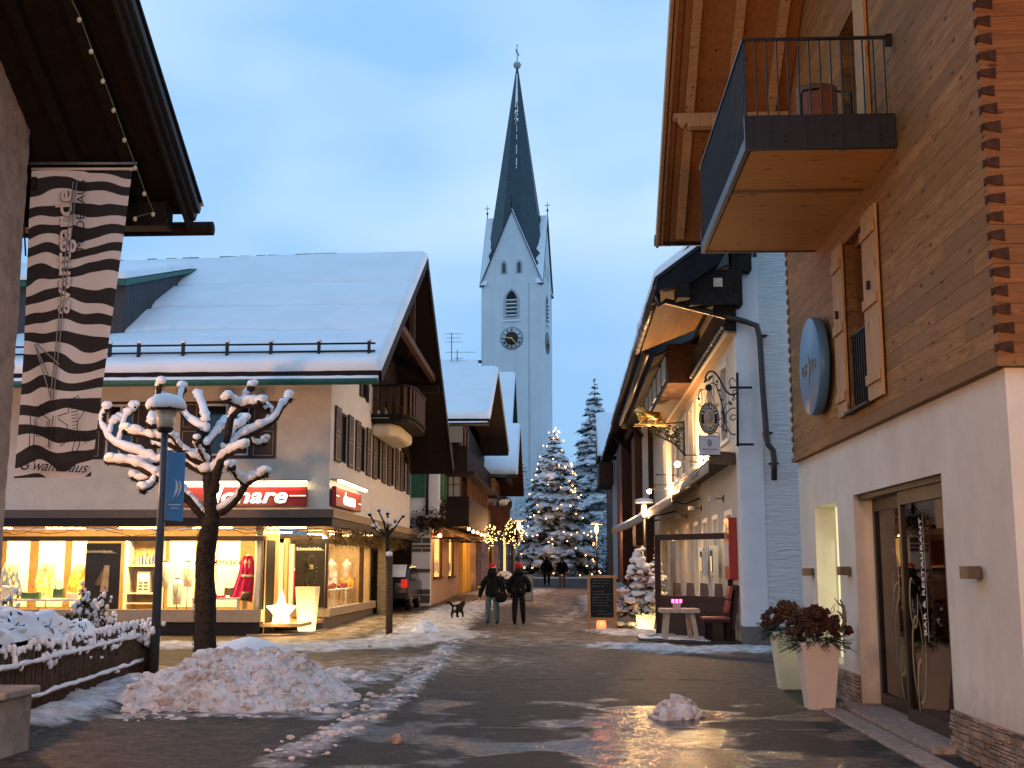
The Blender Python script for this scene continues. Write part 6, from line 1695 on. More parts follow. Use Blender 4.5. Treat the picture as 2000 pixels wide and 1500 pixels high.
# ================================================================ POTTED TREE IN A GLOWING POT
p = PG(1262, 1229); PX0, PY0, PZ0 = p.x, p.y+.25, p.z
pt_ = T('potted_fir', 'snow laden small fir in a glowing white pot with red baubles beside the terrace', 'potted tree', (PX0, PY0, PZ0), 'potted firs')
a, b, h = .20, .31, .66
MB().add([(PX0-a,PY0-a,PZ0),(PX0+a,PY0-a,PZ0),(PX0+a,PY0+a,PZ0),(PX0-a,PY0+a,PZ0),(PX0-b,PY0-b,PZ0+h),(PX0+b,PY0-b,PZ0+h),(PX0+b,PY0+b,PZ0+h),(PX0-b,PY0+b,PZ0+h)], [(0,3,2,1),(4,5,6,7),(0,1,5,4),(1,2,6,5),(2,3,7,6),(3,0,4,7)]).build('pot', 'planter_lamp', pt_, bevel=.02)
lamp('pot_light', 'POINT', (PX0-.25, PY0-.45, PZ0+.12), 9, (1.0,.68,.25), pt_, .15)
conifer(pt_, (PX0-.08, PY0, PZ0+.50), 1.62, .66, 9, 13, 1.0, seed=21, droop=.55, size=.35, dens=3.2)
m, ms = MB(), MB(); rnd = random.Random(9)
for k in range(48):
    f = rnd.random(); r = .64*(1-f)**.8+.05; a_ = rnd.uniform(PI*.9, 2.1*PI); ms.ball((PX0-.08+r*.85*math.cos(a_), PY0+r*.85*math.sin(a_), PZ0+.62+1.5*f), rnd.uniform(.06,.13), (1.15,1.1,.7), 9, 6, .1)
for k in range(34):
    f = rnd.random()*.9; r = .66*(1-f)**.8+.05; a_ = rnd.uniform(PI, 2*PI); m.ball((PX0-.08+r*math.cos(a_), PY0+r*math.sin(a_), PZ0+.58+1.4*f), .030, n=8, m=6)
m.build('baubles', 'ornament', pt_); ms.build('snow_lumps', 'snow', pt_)
# second potted fir glimpsed behind
conifer(T('potted_fir', 'second snowy fir behind the glowing potted one by the windbreak', 'potted tree', (PX0+.45, PY0+1.9, PZ0), 'potted firs'), (PX0+.45, PY0+1.9, PZ0+.3), 1.9, .55, 9, 11, 1.0, seed=22, droop=.5, size=.35, dens=2.5)
# low snowed heap of evergreen round the pot
t_ = T('evergreen_heap', 'low snowed evergreens at the foot of the glowing pot', 'plant', (PX0-.5, PY0+.2, PZ0)); m, ms = MB(), MB()
for k in range(9):
    c = (PX0-.42+random.uniform(-.28,.2), PY0+random.uniform(-.1,.5), PZ0+random.uniform(.05,.45)); leaves(m, c, (.14,.14,.10), 60, .04); ms.ball((c[0], c[1], c[2]+.05), random.uniform(.08,.14), (1.2,1.1,.6), 9, 6, .12)
m.build('foliage', 'hedge_leaf', t_); ms.build('snow_load', 'snow', t_)
# ================================================================ SNOW HEAPS
def heap(name, label, c, rx, ry, h, seed, dirty=True, chunks=120, nu=90, nv=70, rot=0.0):
    t_ = T(name, label, 'snow pile', (c[0], c[1], gz(c[1])))
    rnd = random.Random(seed); z0 = gz(c[1])
    def f(u, v):
        x = (u-.5)*2.3; y = (v-.5)*2.3; r = math.hypot(x, y); e = 1+.16*nz3(math.atan2(y, x)*1.3+seed, r, 0, 1, 3)
        q = max(0, 1-(r/e)**1.7)
        X = c[0]+x*rx; Y = c[1]+y*ry
        z = h*q**.85*(1+.26*nz3(X+seed, Y, 0, 1.6, 4)) + (.085*abs(nz3(X, Y, seed, 5.5, 4)) + .03*nz3(X, Y, 3, 17, 2))*min(1, q*5)*(1 if dirty else .35)
        return (X, Y, z0 - .02 + z)
    MB().grid(f, nu, nv).build('heap', 'snow_dirty' if dirty else 'snow', t_)
    m = MB()
    for k in range(chunks):
        u = .5+rnd.gauss(0,.19); v = rnd.uniform(.08,.60) if dirty else rnd.random(); p = f(u, v)
        if p[2] < z0: 
            if rnd.random() < .5: continue
            p = (p[0], p[1], z0)
        s = rnd.uniform(.022,.075)*(1 if rnd.random() < .9 else 1.6); m.ball((p[0], p[1], p[2]+s*.2), s, (1.2, 1.0, .8), 7, 5, .28, rnd.random() < .6)
    if chunks: m.build('chunks', 'snow_dirty' if dirty else 'snow', t_)
    return t_, f
pc = PG(455, 1370)
t_, f = heap('snow_pile', 'big dirty ploughed snow pile in front of the pollarded tree', (pc.x+.02, 15.75), 1.52, 1.75, .60, 4, True, 260, 170, 130)
# clean fresh lump lying over its back
c2 = PY(500, 1290, 16.6)
MB().grid(lambda u, v: (c2.x+.05+(u-.5)*2.0*(1-.15*v), 16.35+(v-.5)*1.6, .02+.76*max(0, 1-((u-.5)*2)**2)**.6*max(0, 1-((v-.5)*2)**2)**.5*(1-.35*max(0,u-.45)*2)+.03*nz3(u*4, v*4, 5)), 40, 30).build('fresh_snow', 'snow', t_)
p = PG(828, 1242); heap('snow_pile', 'rounded mound of snow between the staked tree and the dog', (p.x, p.y+.3), .42, .45, .36, 8, False, 20, 40, 30)
p = PG(1325, 1405); heap('snow_pile', 'small dirty snow clump on the wet asphalt in front', (p.x, p.y+.25), .30, .28, .15, 12, True, 50, 40, 30)
p = PG(640, 1340); heap('snow_pile', 'flat grey slush lump beside the big dirty pile', (p.x+.1, p.y+.8), .5, .35, .12, 15, True, 50, 40, 30)
# loose clods
for px, py, s, lb in ((775, 1452, .055, 'lone brown ice clod on the road in front'), (722, 1268, .05, 'yellowish clod on the snow near the staked tree')):
    p = PG(px, py); tag(MB().ball((p.x, p.y, gz(p.y)+s*.6), s, (1.0,.9,1.1), 8, 6, .22, False).build('ice_clod', 'clod' if py > 1300 else 'leaf'), lb, 'clod', 'ice clods on the road')
m = MB(); rnd = random.Random(2)   # spill of slush crumbs along the ridge
for pts in ([(560,1490),(690,1425),(790,1352),(850,1300),(885,1255)], [(240,1400),(400,1402),(560,1398),(660,1370)], [(1235,1262),(1330,1270),(1450,1268)]):
    P = [PG(*q) for q in pts]
    for k in range(330):
        i = rnd.randrange(len(P)-1); q = P[i].lerp(P[i+1], rnd.random()); q = q+Vector((rnd.gauss(0,.13), rnd.gauss(0,.16), 0)); s = abs(rnd.gauss(0,.016))+.006
        m.ball((q.x, q.y, gz(q.y)+.045*(pts[0][0] == 560)+s*.3), s, (1.3,1,.7), 6, 4, .3, False)
o = m.build('slush_crumbs', 'snow_dirty'); tag(o, kind='stuff')

# ================================================================ LAMP POSTS
p = PG(300, 1319); LPX, LPY = p.x, p.y
lp = T('street_lamp', 'unlit street lamp post carrying a blue banner, its cap under snow', 'street lamp', (LPX, LPY, 0), 'street lamps')
zt_ = PY(318, 845, LPY).z
MB().tube([(LPX, LPY, -.05), (LPX, LPY, 2.6), (LPX, LPY, zt_)], [.075,.065,.055], 14).build('pole', 'pole_grey', lp)
MB().lathe((LPX, LPY, zt_), [(.10,0),(.15,.05),(.145,.08)], 6).lathe((LPX, LPY, zt_+.36), [(.20,0),(.33,.02),(.30,.06),(.06,.20)], 6).build('lantern_frame', 'iron', lp)
MB().lathe((LPX, LPY, zt_+.08), [(.13,0),(.185,.28)], 6).build('lantern_glass', 'lantern_glass', lp)
MB().lathe((LPX, LPY, zt_+.42), [(.31,-.03),(.335,.03),(.30,.12),(.18,.20),(.04,.24)], 16).build('snow_cap', 'snow', lp)
z0, z1 = PY(320, 1016, LPY).z, PY(320, 882, LPY).z
MB().grid(lambda u, v: (LPX+.07+.31*u, LPY-.02+.03*math.sin(u*4), z0+(z1-z0)*v-.02*u), 8, 12).build('banner', 'blue_banner', lp)
MB().tube([(LPX, LPY, z1+.01), (LPX+.40, LPY, z1+.01)], .012, 6).tube([(LPX, LPY, z0-.01), (LPX+.1, LPY, z0-.01)], .012, 6).build('banner_rod', 'iron', lp)
m = MB()
for w, dx in ((.05, 0), (.035, .06)):
    pts = [(LPX+.20+dx+.06*math.sin(t*2.6), z0+.36+.30*t) for t in [i/10 for i in range(11)]]; vs = []
    for i, (x, z) in enumerate(pts): q = w*math.sin(PI*(i+.3)/11); vs += [(x-q*.5, LPY-.045, z), (x+q*.5, LPY-.045, z)]
    m.add(vs, [(2*i, 2*i+1, 2*i+3, 2*i+2) for i in range(10)])
m.box(LPX+.13, LPY-.047, z0+.24, LPX+.34, LPY-.043, z0+.255).box(LPX+.16, LPY-.047, z0+.19, LPX+.31, LPY-.043, z0+.20)
m.build('emblem', 'chalk', lp)
# lit lamps along the street
def street_lamp(x, y, ztop, label, power, snow=True, w=.28):
    t_ = T('street_lamp', label, 'street lamp', (x, y, gz(y)), 'street lamps')
    MB().tube([(x, y, gz(y)-.1), (x, y, ztop-.5)], [.06,.045], 10).build('pole', 'iron', t_)
    MB().lathe((x, y, ztop-.5), [(.09,0),(.12,.04)], 8).tube([(x-.10, y, ztop-.46), (x-.14, y, ztop-.04)], .008, 4).tube([(x+.10, y, ztop-.46), (x+.14, y, ztop-.04)], .008, 4).lathe((x, y, ztop-.04), [(w,0),(w*.95,.03),(.05,.10)], 14).build('lantern_frame', 'iron', t_)
    MB().lathe((x, y, ztop-.44), [(.055,0),(.085,.16),(.07,.36)], 12).build('lantern_glass', 'lamp_bulb', t_)
    if snow: MB().lathe((x, y, ztop), [(w*1.02,-.02),(w*1.1,.03),(w*.98,.11),(w*.5,.15),(.02,.16)], 14).build('snow_cap', 'snow', t_)
    lamp('lamp_light', 'POINT', (x, y-.16, ztop-.42), power, (1.0,.50,.20), t_, .10)
c = PY(1258, 982, 39); street_lamp(c.x, 39, c.z, 'lit street lamp with flat snow cap beside the inn', 170)
c = PY(1165, 1024, 62); street_lamp(c.x, 62, c.z, 'lit street lamp with pinkish glow right of the christmas tree', 300)
c = PY(1013, 1018, 60); street_lamp(c.x, 60, c.z, 'lit street lamp behind the glowing round tree on the left', 300, w=.4)
# wall lanterns of the inn
def wall_lantern(px, py, x, label, power, r):
    power *= 4.2; r *= 1.35
    c = PX(px, py, x); t_ = T('wall_lantern', label, 'lamp', (XI, c.y, c.z), 'bright lamps on arms of the inn facade')
    MB().tube([(XI, c.y+.05, c.z+.06), (x, c.y+.05, c.z+.10), (x, c.y, c.z+.05)], .014, 6).lathe((XI-.03, c.y+.05, c.z+.06), [(.05,0),(.05,.03)], 10, 'x').build('arm', 'iron', t_)
    MB().ball(c, r, n=14, m=10).build('bulb', 'lamp_bright', t_)
    lamp('lantern_light', 'POINT', (c.x-.02, c.y-.18, c.z), power, (1.0,.56,.24), t_, .06)
wall_lantern(1323, 907, 3.15, 'dazzling lamp on a wall arm of the inn under the hanging sign, nearer', 190, .060)
wall_lantern(1268, 960, 3.05, 'dazzling lamp above the snow capped street lamp, farther along the inn', 150, .060)
# empty bracket arms and small spots
m_i = 0
for px, py in ((1300, 928), (1296, 948), (1360, 890)):
    c = PX(px, py, 3.4); t_ = T('iron_bracket', ('upper thin iron arm left of the nearer dazzling lamp', 'lower thin iron arm left of the nearer dazzling lamp', 'thin iron arm above the nearer dazzling lamp')[m_i], 'bracket', (XI, c.y, c.z), 'thin iron arms on the inn facade'); m_i += 1
    MB().tube([(XI, c.y, c.z), (3.12, c.y, c.z+.02)], .013, 6).build('rod', 'iron', t_); MB().ball((3.10, c.y, c.z+.02), .035, n=8, m=6).build('knob', 'iron', t_)
for k, (px, py, lb) in enumerate(((1392, 974, 'nearest'), (1352, 993, 'middle'), (1325, 1008, 'farthest'))):
    c = PX(px, py, 3.55); t_ = T('floodlight', 'small unlit floodlight on an arm over the inn windows, %s of three' % lb, 'spotlight', (XI, c.y, c.z), 'small floodlights over the inn windows')
    MB().tube([(XI, c.y, c.z), (3.6, c.y, c.z+.01)], .012, 6).box(XI-.03, c.y-.04, c.z-.08, XI-.005, c.y+.04, c.z+.08).build('arm', 'iron', t_)
    MB().box(3.44, c.y-.10, c.z-.05, 3.62, c.y+.10, c.z+.05).build('head', 'pale_sign', t_, bevel=.012)
    lamp('added_wall_spot', 'SPOT', (3.5, c.y, c.z-.06), 60, (1.0,.70,.36), t_, .04, rot=(0, R(38), 0)).data.spot_size = R(140)  # light added to the floodlight to brighten the wall under the awning

# ================================================================ HANGING SIGNS OF THE INN
hs = T('wrought_iron_sign', 'wrought iron bracket with an oval brewery sign and a rectangular plate on the inn corner', 'hanging sign', (3.8, 26.0, 4.4))
Y6 = 26.0; q = lambda x, y: PY(x, y, Y6)
m = MB()
def cv(pts, r=.014, n=7): m.tube(smooth([q(*a) for a in pts], n), r, 6)
m.tube([q(1440,728), q(1441,872)], .028, 8); m.beam(q(1425,757), q(1469,757), .03, .05); m.beam(q(1438,868), q(1472,868), .03, .05)
cv([(1439,768),(1428,771),(1417,762),(1405,740),(1395,727),(1385,726),(1379,734),(1377,745),(1374,746)], .020)
cv([(1412,842),(1415,815),(1410,790),(1404,768),(1398,752),(1390,748),(1384,755)], .014)
cv([(1437,848),(1430,848),(1422,838),(1414,818),(1410,800)], .013); cv([(1437,780),(1432,772),(1432,764),(1438,762)], .010)
cv([(1437,768),(1432,776),(1431,782),(1434,780)], .009); cv([(1437,797),(1428,798),(1420,806),(1418,818),(1421,826)], .011); cv([(1437,812),(1430,810),(1427,817),(1432,821),(1437,817)], .012)
cv([(1437,745),(1430,738),(1425,745),(1427,754)], .010); cv([(1414,800),(1418,790),(1424,788)], .009); cv([(1403,822),(1409,817),(1413,820),(1411,825)], .009); cv([(1404,828),(1407,834),(1411,832),(1409,827)], .009); cv([(1384,760),(1368,761),(1365,770),(1365,778)], .008)
m.build('bracket', 'iron', hs)
m = MB()
for k in range(34): # little leaves on the scroll
    a_ = random.choice(((1381,742),(1390,738),(1398,744),(1405,762),(1409,782),(1413,806),(1420,843),(1425,787),(1433,775),(1402,752),(1386,738))); m.ball(q(a_[0]+random.uniform(-3,3), a_[1]+random.uniform(-3,3)), random.uniform(.015,.03), (1,.4,1), 6, 4, .3)
m.build('scroll_leaves', 'oxide_green', hs)
m = MB(); cc = q(1384, 757)
for k in range(8):
    a_ = k*PI/4; m.ball((cc.x+.055*math.cos(a_), Y6-.01, cc.z+.055*math.sin(a_)), .028, (1,.4,1), 7, 5)
m.ball(cc, .04, (1,.5,1), 8, 6); m.tube([q(1384,760), q(1376,790)], .007, 4).tube([q(1386,760), q(1398,792)], .007, 4); m.ball(q(1365,779), .03, (1,1,1.1), 8, 5)
m.build('rosette', 'iron', hs)
oc = q(1385, 817)
ov = T('x', None, None) if False else None
def oval(rx, rz, y0, y1, mat, name, par, n=48):
    M1 = MB().prism([(oc.x+rx*math.cos(2*PI*k/n), y0, oc.z+rz*math.sin(2*PI*k/n)) for k in range(n)], (0, y1-y0, 0)); return M1.build(name, mat, par)
ob = oval(.205, .335, Y6-.02, Y6+.02, 'gold_dull', 'oval_plate', hs)
oval(.180, .305, Y6-.026, Y6-.021, 'board_black', 'black_ring', ob); oval(.118, .215, Y6-.032, Y6-.027, 'emblem_pink', 'inner_field', ob)
M1 = MB().prism([(oc.x+dx, Y6-.034, oc.z+dz) for dx, dz in ((-.09,-.13),(.08,-.14),(.05,-.19),(0,-.205),(-.05,-.19))], (0,-.004,0)).build('amber_base', 'ochre', ob)
MB().ball((oc.x+.01, Y6-.034, oc.z+.01), .07, (1,.1,1.5)).ball((oc.x+.015, Y6-.034, oc.z+.10), .045, (1,.1,1.2)).build('relief', 'gold_dull', ob)
for word, a0, a1, fl in (('PAULANER', 155, 25, 1), ('MÜNCHEN', 215, 325, -1)):
    for k, chh in enumerate(word):
        a_ = R(a0+(a1-a0)*k/(len(word)-1)); x, z = .149*math.cos(a_), .262*math.sin(a_)
        nx_, nz_ = math.cos(a_)/.149, math.sin(a_)/.262; ang = math.atan2(nz_, nx_)-PI/2*fl
        o = text('lettering', chh, .078, (oc.x+x, Y6-.029, oc.z+z), (PI/2, 0, 0), 'letter_cream', ob, offset=.0012, extrude=.001)
        o.rotation_mode = 'QUATERNION'; o.rotation_quaternion = (Matrix.Rotation(-ang, 3, 'Y') @ Matrix(((1,0,0),(0,0,-1),(0,1,0)))).to_quaternion()
m = MB().tube([tuple(Vector((oc.x+.215*math.cos(2*PI*k/40), Y6, oc.z+.345*math.sin(2*PI*k/40)))) for k in range(41)], .012, 6)
for sx in (-1, 1):
    m.tube(smooth([Vector((oc.x+sx*(.11+a_), Y6, oc.z+b_)) for a_, b_ in ((0,-.31),(.08,-.33),(.11,-.39),(.06,-.42),(.03,-.39))], 5), .010, 5).tube(smooth([Vector((oc.x+sx*(.13+a_), Y6, oc.z+b_)) for a_, b_ in ((0,.27),(.06,.27),(.08,.31),(.04,.33))], 5), .010, 5)
m.build('scroll_frame', 'iron', hs)
a_, b_ = q(1365, 851), q(1407, 888)
pl_ = MB().box(a_.x, Y6-.01, b_.z, b_.x, Y6+.01, a_.z).build('plate', 'pale_sign', hs)
MB().tube([(a_.x,Y6,a_.z),(b_.x,Y6,a_.z-.03),(b_.x,Y6,b_.z-.01),(a_.x,Y6,b_.z),(a_.x,Y6,a_.z)], .013, 5).build('plate_frame', 'iron', pl_)
xm = (a_.x+b_.x)/2
MB().ball((xm, Y6-.012, (a_.z+b_.z)/2+.05), .07, (.75,.06,1.25)).build('crest', 'grey_board', pl_)
text('lettering', 'Gasthof Stuben', .055, (xm, Y6-.013, b_.z+.12), (PI/2, 0, 0), 'panel_dark', pl_, shear=.3, extrude=.001)
MB().box(xm-.08, Y6-.014, b_.z+.06, xm+.08, Y6-.011, b_.z+.066).build('line', 'panel_dark', pl_)

# golden lion bracket
YL_ = PX(1337, 850, XI).y
lb_ = T('lion_bracket', 'openwork verdigris bracket carrying a platform under the golden lion', 'bracket', (XI, YL_, 5.5))
q = lambda x, y: PY(x, y, YL_)
m = MB()
m.tube([q(1337,822), q(1337,888)], .04, 6).beam(q(1238,832), q(1338,825), .14, .05)
for k in range(46):
    t = random.random(); x = 1334-62*t; top = 832; bot = 884-48*t**.7; y = random.uniform(top, bot); c = q(x, y); r = random.uniform(.05,.11)
    m.tube([Vector((c.x+r*math.cos(a*.6)*(.4+.07*a), YL_+random.uniform(-.01,.01), c.z+r*math.sin(a*.6)*(.4+.07*a))) for a in range(9)], .018, 4)
m.tube(smooth([q(1335,886), q(1318,868), q(1296,856), q(1276,846), q(1268,834)], 5), .03, 6)
m.build('openwork', 'oxide_green', lb_)
MB().beam(q(1240,830)-Vector((0,0,.0)), q(1300,830), .3, .045).build('platform', 'gold', lb_)
li = T('golden_lion', 'golden lion figure striding left on the inn bracket', 'figure', q(1268, 829))
def skinfig(name, chains, mat, parent, sub=2):
    vs, es, rs = [], [], []
    key = {}
    def vid(p, r):
        k = (round(p[0],4), round(p[1],4), round(p[2],4))
        if k not in key: key[k] = len(vs); vs.append(p); rs.append(r)
        return key[k]
    for ch in chains:
        ids = [vid(tuple(p[:3]), p[3] if len(p) == 4 else (p[3], p[4])) for p in ch]
        es += list(zip(ids[:-1], ids[1:]))
    off = wloc(parent) if parent else Vector((0,0,0))
    me = bpy.data.meshes.new(name); me.from_pydata([tuple(Vector(p)-off) for p in vs], es, []); me.update()
    o = bpy.data.objects.new(name, me); COL.objects.link(o); o.parent = parent
    me.materials.append(M[mat])
    sk = o.modifiers.new('skin', 'SKIN'); sk.use_smooth_shade = True; sk.branch_smoothing = .6
    for i, r in enumerate(rs):
        d = me.skin_vertices[0].data[i]; d.radius = r if hasattr(r, '__len__') else (r, r); d.use_root = (i == 0)
    sb = o.modifiers.new('sub', 'SUBSURF'); sb.levels = sub; sb.render_levels = sub
    return o
S = YL_/2290.0
def g3(x, y, dy, r): c = PY(x, y, YL_); return (c.x, YL_+dy, c.z, r)
hip = g3(1284, 810, 0, .145); mid = g3(1272, 810, 0, .15); shl = g3(1259, 809, 0, .17); nk = g3(1252, 804, 0, .14); hd_ = g3(1247, 801, 0, .12)
skinfig('body', [[hip, mid, shl, nk, hd_, g3(1242, 804, 0, .08), g3(1240, 805.5, 0, .055)],
    [shl, g3(1258, 817, -.10, .085), g3(1253, 822, -.11, .05), g3(1249, 829, -.11, .04), g3(1246, 830, -.11, .05)],
    [shl, g3(1261, 818, .10, .085), g3(1260, 824, .11, .05), g3(1258, 829.5, .11, .045), g3(1255, 830, .11, .05)],
    [hip, g3(1284, 818, -.10, .10), g3(1280, 823, -.11, .05), g3(1279, 829, -.11, .04), g3(1276, 830, -.11, .05)],
    [hip, g3(1289, 817, .10, .10), g3(1293, 822, .11, .055), g3(1295, 829, .11, .04), g3(1291, 830, .11, .05)],
    [hip, g3(1290, 806, 0, .035), g3(1295, 812, 0, .025), g3(1297, 820, 0, .025), g3(1299, 824, 0, .05)]], 'gold', li)
m = MB()
for k in range(120):
    c = PY(random.uniform(1245,1259), random.uniform(795,818), YL_); a = random.uniform(-1,1)
    p0 = Vector((c.x, YL_+a*.17, c.z)); m.tube([p0, p0+Vector((.06, a*.03, -.05)), p0+Vector((.09, a*.04, -.13))], [.035,.03,.005], 5)
m.build('mane', 'gold', li)
m = MB().ball(PY(1247.5, 796, YL_)+Vector((0,-.07,0)), .03).ball(PY(1247.5, 796, YL_)+Vector((0,.07,0)), .03); m.build('ears', 'gold', li)

# ================================================================ TERRACE OF THE INN
dk = T('wooden_deck', 'low snowy wooden terrace deck in front of the inn', 'deck', (2.8, 28, 0))
MB().prism([(1.62, 27.7, .0), (2.25, 26.55, .0), (XI-.02, 26.5, .0), (XI-.02, 34, .0), (1.62, 34, .0)], (0, 0, .10)).build('boards', 'deck_wood', dk)
MB().grid(lambda u, v: (1.64+1.5*u, 27.7+6*v+(u*-1.05 if v < .01 else 0), .104+.035*max(0, nz3(u*3, v*8, 2)+.3)), 20, 40).build('snow_patches', 'snow', dk)
wb = T('windbreak', 'glazed terrace windbreak with dark brown frame and solid lower panel', 'windbreak', (3.0, 28.5, .1))
A_ = Vector((2.20, 29.4, .1)); B_ = Vector((3.76, 27.75, .1)); zt1 = 2.45
m = MB()
for p_ in (A_, B_): m.beam(p_, (p_.x, p_.y, zt1+.06), .14, .14, (0,1,0))
m.beam((A_.x, A_.y, zt1), (B_.x, B_.y, zt1), .10, .14).beam((A_.x, A_.y, 1.0), (B_.x, B_.y, 1.0), .10, .10)
m.build('frame', 'windbreak_brown', wb)
MB().beam((A_.x, A_.y, .52), (B_.x, B_.y, .52), .05, .86).build('lower_panel', 'windbreak_brown', wb)
MB().beam((A_.x, A_.y, 1.72), (B_.x, B_.y, 1.72), .012, 1.36).build('pane', 'glass', wb)
ta = T('terrace_table', 'pale wooden table with splayed legs on the terrace', 'table', (2.5, 27.6, .1))
MB().box(2.08, 27.15, .70, 2.97, 27.95, .79).build('tabletop', 'pale_wood', ta, bevel=.01)
for x, y, dx, dy in ((2.25, 27.3, -.06, -.05), (2.8, 27.3, .10, -.05), (2.25, 27.8, -.06, .08), (2.75, 27.8, .06, .08)):
    MB().beam((x+dx, y+dy, .10), (x, y, .70), .10, .10, (0,1,0)).build('leg', 'pale_wood', ta, bevel=.006)
cl = T('candle_holder', 'wooden block with glowing pink candle glasses on the terrace table', 'candles', (2.5, 27.4, .79), 'glowing candles')
MB().box(2.39, 27.33, .79, 2.55, 27.5, .92).build('block', 'pale_wood', cl)
for dx in (-.11, 0, .11): MB().lathe((2.47+dx*.8, 27.4, .92), [(.028,0),(.032,.07),(.03,.08)], 10).build('candle_glass', 'candle_pink', cl)
lamp('candle_light', 'POINT', (2.47, 27.3, 1.05), 1.2, (1,.15,.4), cl, .05)
bn2 = T('terrace_chair', 'dark wooden chair with red seat pad and red back cushion at the terrace table', 'chair', (3.4, 27.2, .1))
MB().box(3.02, 26.85, .50, 3.62, 27.45, .56).build('seat_frame', 'windbreak_brown', bn2, bevel=.008)
MB().box(2.99, 26.82, .56, 3.60, 27.48, .62).build('seat_cushion', 'red_leather', bn2, bevel=.02)
MB().beam((3.66, 26.87, .35), (3.78, 26.87, 1.32), .07, .07, (0,1,0)).beam((3.66, 27.43, .35), (3.78, 27.43, 1.32), .07, .07, (0,1,0)).beam((3.77, 26.87, 1.27), (3.77, 27.43, 1.27), .05, .12).build('back_frame', 'windbreak_brown', bn2)
MB().prism([(3.56, 26.9, 1.02), (3.64, 26.9, 1.02), (3.70, 26.9, 1.30), (3.62, 26.9, 1.30)], (0, .5, 0)).prism([(3.50, 26.9, .72), (3.58, 26.9, .72), (3.64, 26.9, .97), (3.56, 26.9, .97)], (0, .5, 0)).build('back_cushion', 'red_leather', bn2, bevel=.012)
for x in (3.10, 3.52):
    for y in (26.9, 27.38): MB().box(x, y, .10, x+.10, y+.09, .50).build('leg', 'dark_wood', bn2)
# chairs seen through the windbreak
for k in range(4):
    x, y = 2.75+.27*k, 31.6-.75*k
    t_ = T('stacked_chair', ('farthest', 'second farthest', 'second nearest', 'nearest')[k]+' brown chair back seen through the windbreak pane', 'chair', (x, y, .1), 'brown chairs behind the windbreak')
    MB().prism([(x-.02, y, .75), (x+.24, y+.05, .75), (x+.20, y+.05, 1.32), (x+.02, y, 1.34)], (.02, .03, 0)).build('backrest', 'chair_wood', t_, bevel=.01)
    MB().box(x-.1, y-.4, .52, x+.28, y+.02, .56).build('seat', 'chair_wood', t_)
    for dx, dy in ((-.07,-.37),(.24,-.37),(-.07,0),(.24,0)): MB().box(x+dx-.02, y+dy-.02, .1, x+dx+.02, y+dy+.02, .52).build('leg', 'chair_wood', t_)
# red case, menu frames
rc = T('red_display_case', 'narrow red display case with white symbol on the inn wall', 'display case', (XI, 27.3, 1.45))
y0, y1 = 26.95, 27.75
MB().box(XI-.19, y0, 1.45, XI-.003, y1, 2.84).build('case', 'red_case', rc, bevel=.01)
MB().box(XI-.196, y0+.08, 1.75, XI-.191, y1-.08, 2.25).build('sheet', 'pale_sign', rc)
m = MB(); 
for k in range(7): m.ball((XI-.195, (y0+y1)/2+.10*math.sin(k*1.3), 2.38+.05*k), .05-.004*k, (.1,1,1.2), 8, 5)
m.build('emblem', 'chalk', rc)
for y, lb in ((30.1, 'white framed menu case on the inn wall seen through the windbreak, nearer'), (32.4, 'white framed menu case on the inn wall seen through the windbreak, farther')):
    t_ = T('menu_case', lb, 'menu case', (XI, y, 1.5), 'white menu cases on the inn wall')
    MB().box(XI-.22, y-.45, 1.50, XI-.10, y+.35, 2.25).build('case', 'white_paint', t_, bevel=.01); MB().box(XI-.225, y-.32, 1.60, XI-.221, y+.22, 2.15).build('sheet', 'board_black', t_)
    MB().box(XI-.235, y-.12, 1.62, XI-.227, y+.02, 2.0).build('glowing_strip', 'bulb_dim', t_)
    MB().tube([(XI-.16, y+.3, 1.5), (XI-.16, y+.3, .0)], .02, 6).build('post', 'white_paint', t_)
# chalk board
p = PG(1148, 1232); p2 = PG(1203, 1230); cb_ = T('chalkboard', 'wooden framed chalkboard menu standing on the street', 'a-board', ((p.x+p2.x)/2, p.y, gz(p.y)))
z0 = gz(p.y); xa, xb, yb = p.x+.0, p.x+.76, p.y; zt1 = z0+1.42
def lean(z): return yb+.10*(z-z0)
m = MB()
for x in (xa+.04, xb-.04): m.beam((x, yb, z0), (x, lean(zt1), zt1), .08, .04, (0,1,0)).beam((x, yb+.55, z0), (x, lean(zt1)+.04, zt1), .06, .03, (0,1,0))
m.build('upright', 'frame_orange', cb_)
for z in (z0+.30, zt1-.03): MB().beam((xa+.08, lean(z), z), (xb-.08, lean(z), z), .04, .07).build('rail', 'frame_orange', cb_)
MB().prism([(xa+.08, lean(z0+.34), z0+.34), (xb-.08, lean(z0+.34), z0+.34), (xb-.08, lean(zt1-.07), zt1-.07), (xa+.08, lean(zt1-.07), zt1-.07)], (0, .015, 0)).build('board', 'board_black', cb_)
m = MB(); rnd = random.Random(4)
for k, (ln_, st) in enumerate(((.48,.05),(.40,.07),(.30,.05),(0,0),(.30,.05),(.50,.05),(.46,.05),(.52,.05),(.40,.05),(.44,.06),(0,0),(.34,.07),(.36,.18))):
    z = zt1-.14-.072*k; x = xa+.08+st
    while ln_ and x < xa+.08+st+ln_:
        w = rnd.uniform(.008,.028); h_ = rnd.uniform(.012,.030); m.tube([(x, lean(z)-.008, z), (x+w*.3, lean(z)-.008, z+h_), (x+w*.7, lean(z)-.008, z+rnd.uniform(-.01,.01)), (x+w, lean(z)-.008, z+h_*.5)], .0028, 3); x += w+.012
m.build('chalk_writing', 'chalk', cb_)
t_ = T('candle_lantern', 'red glowing lantern on the ground behind the chalkboard', 'candles', (xa+.42, yb+.25, z0), 'glowing candles')
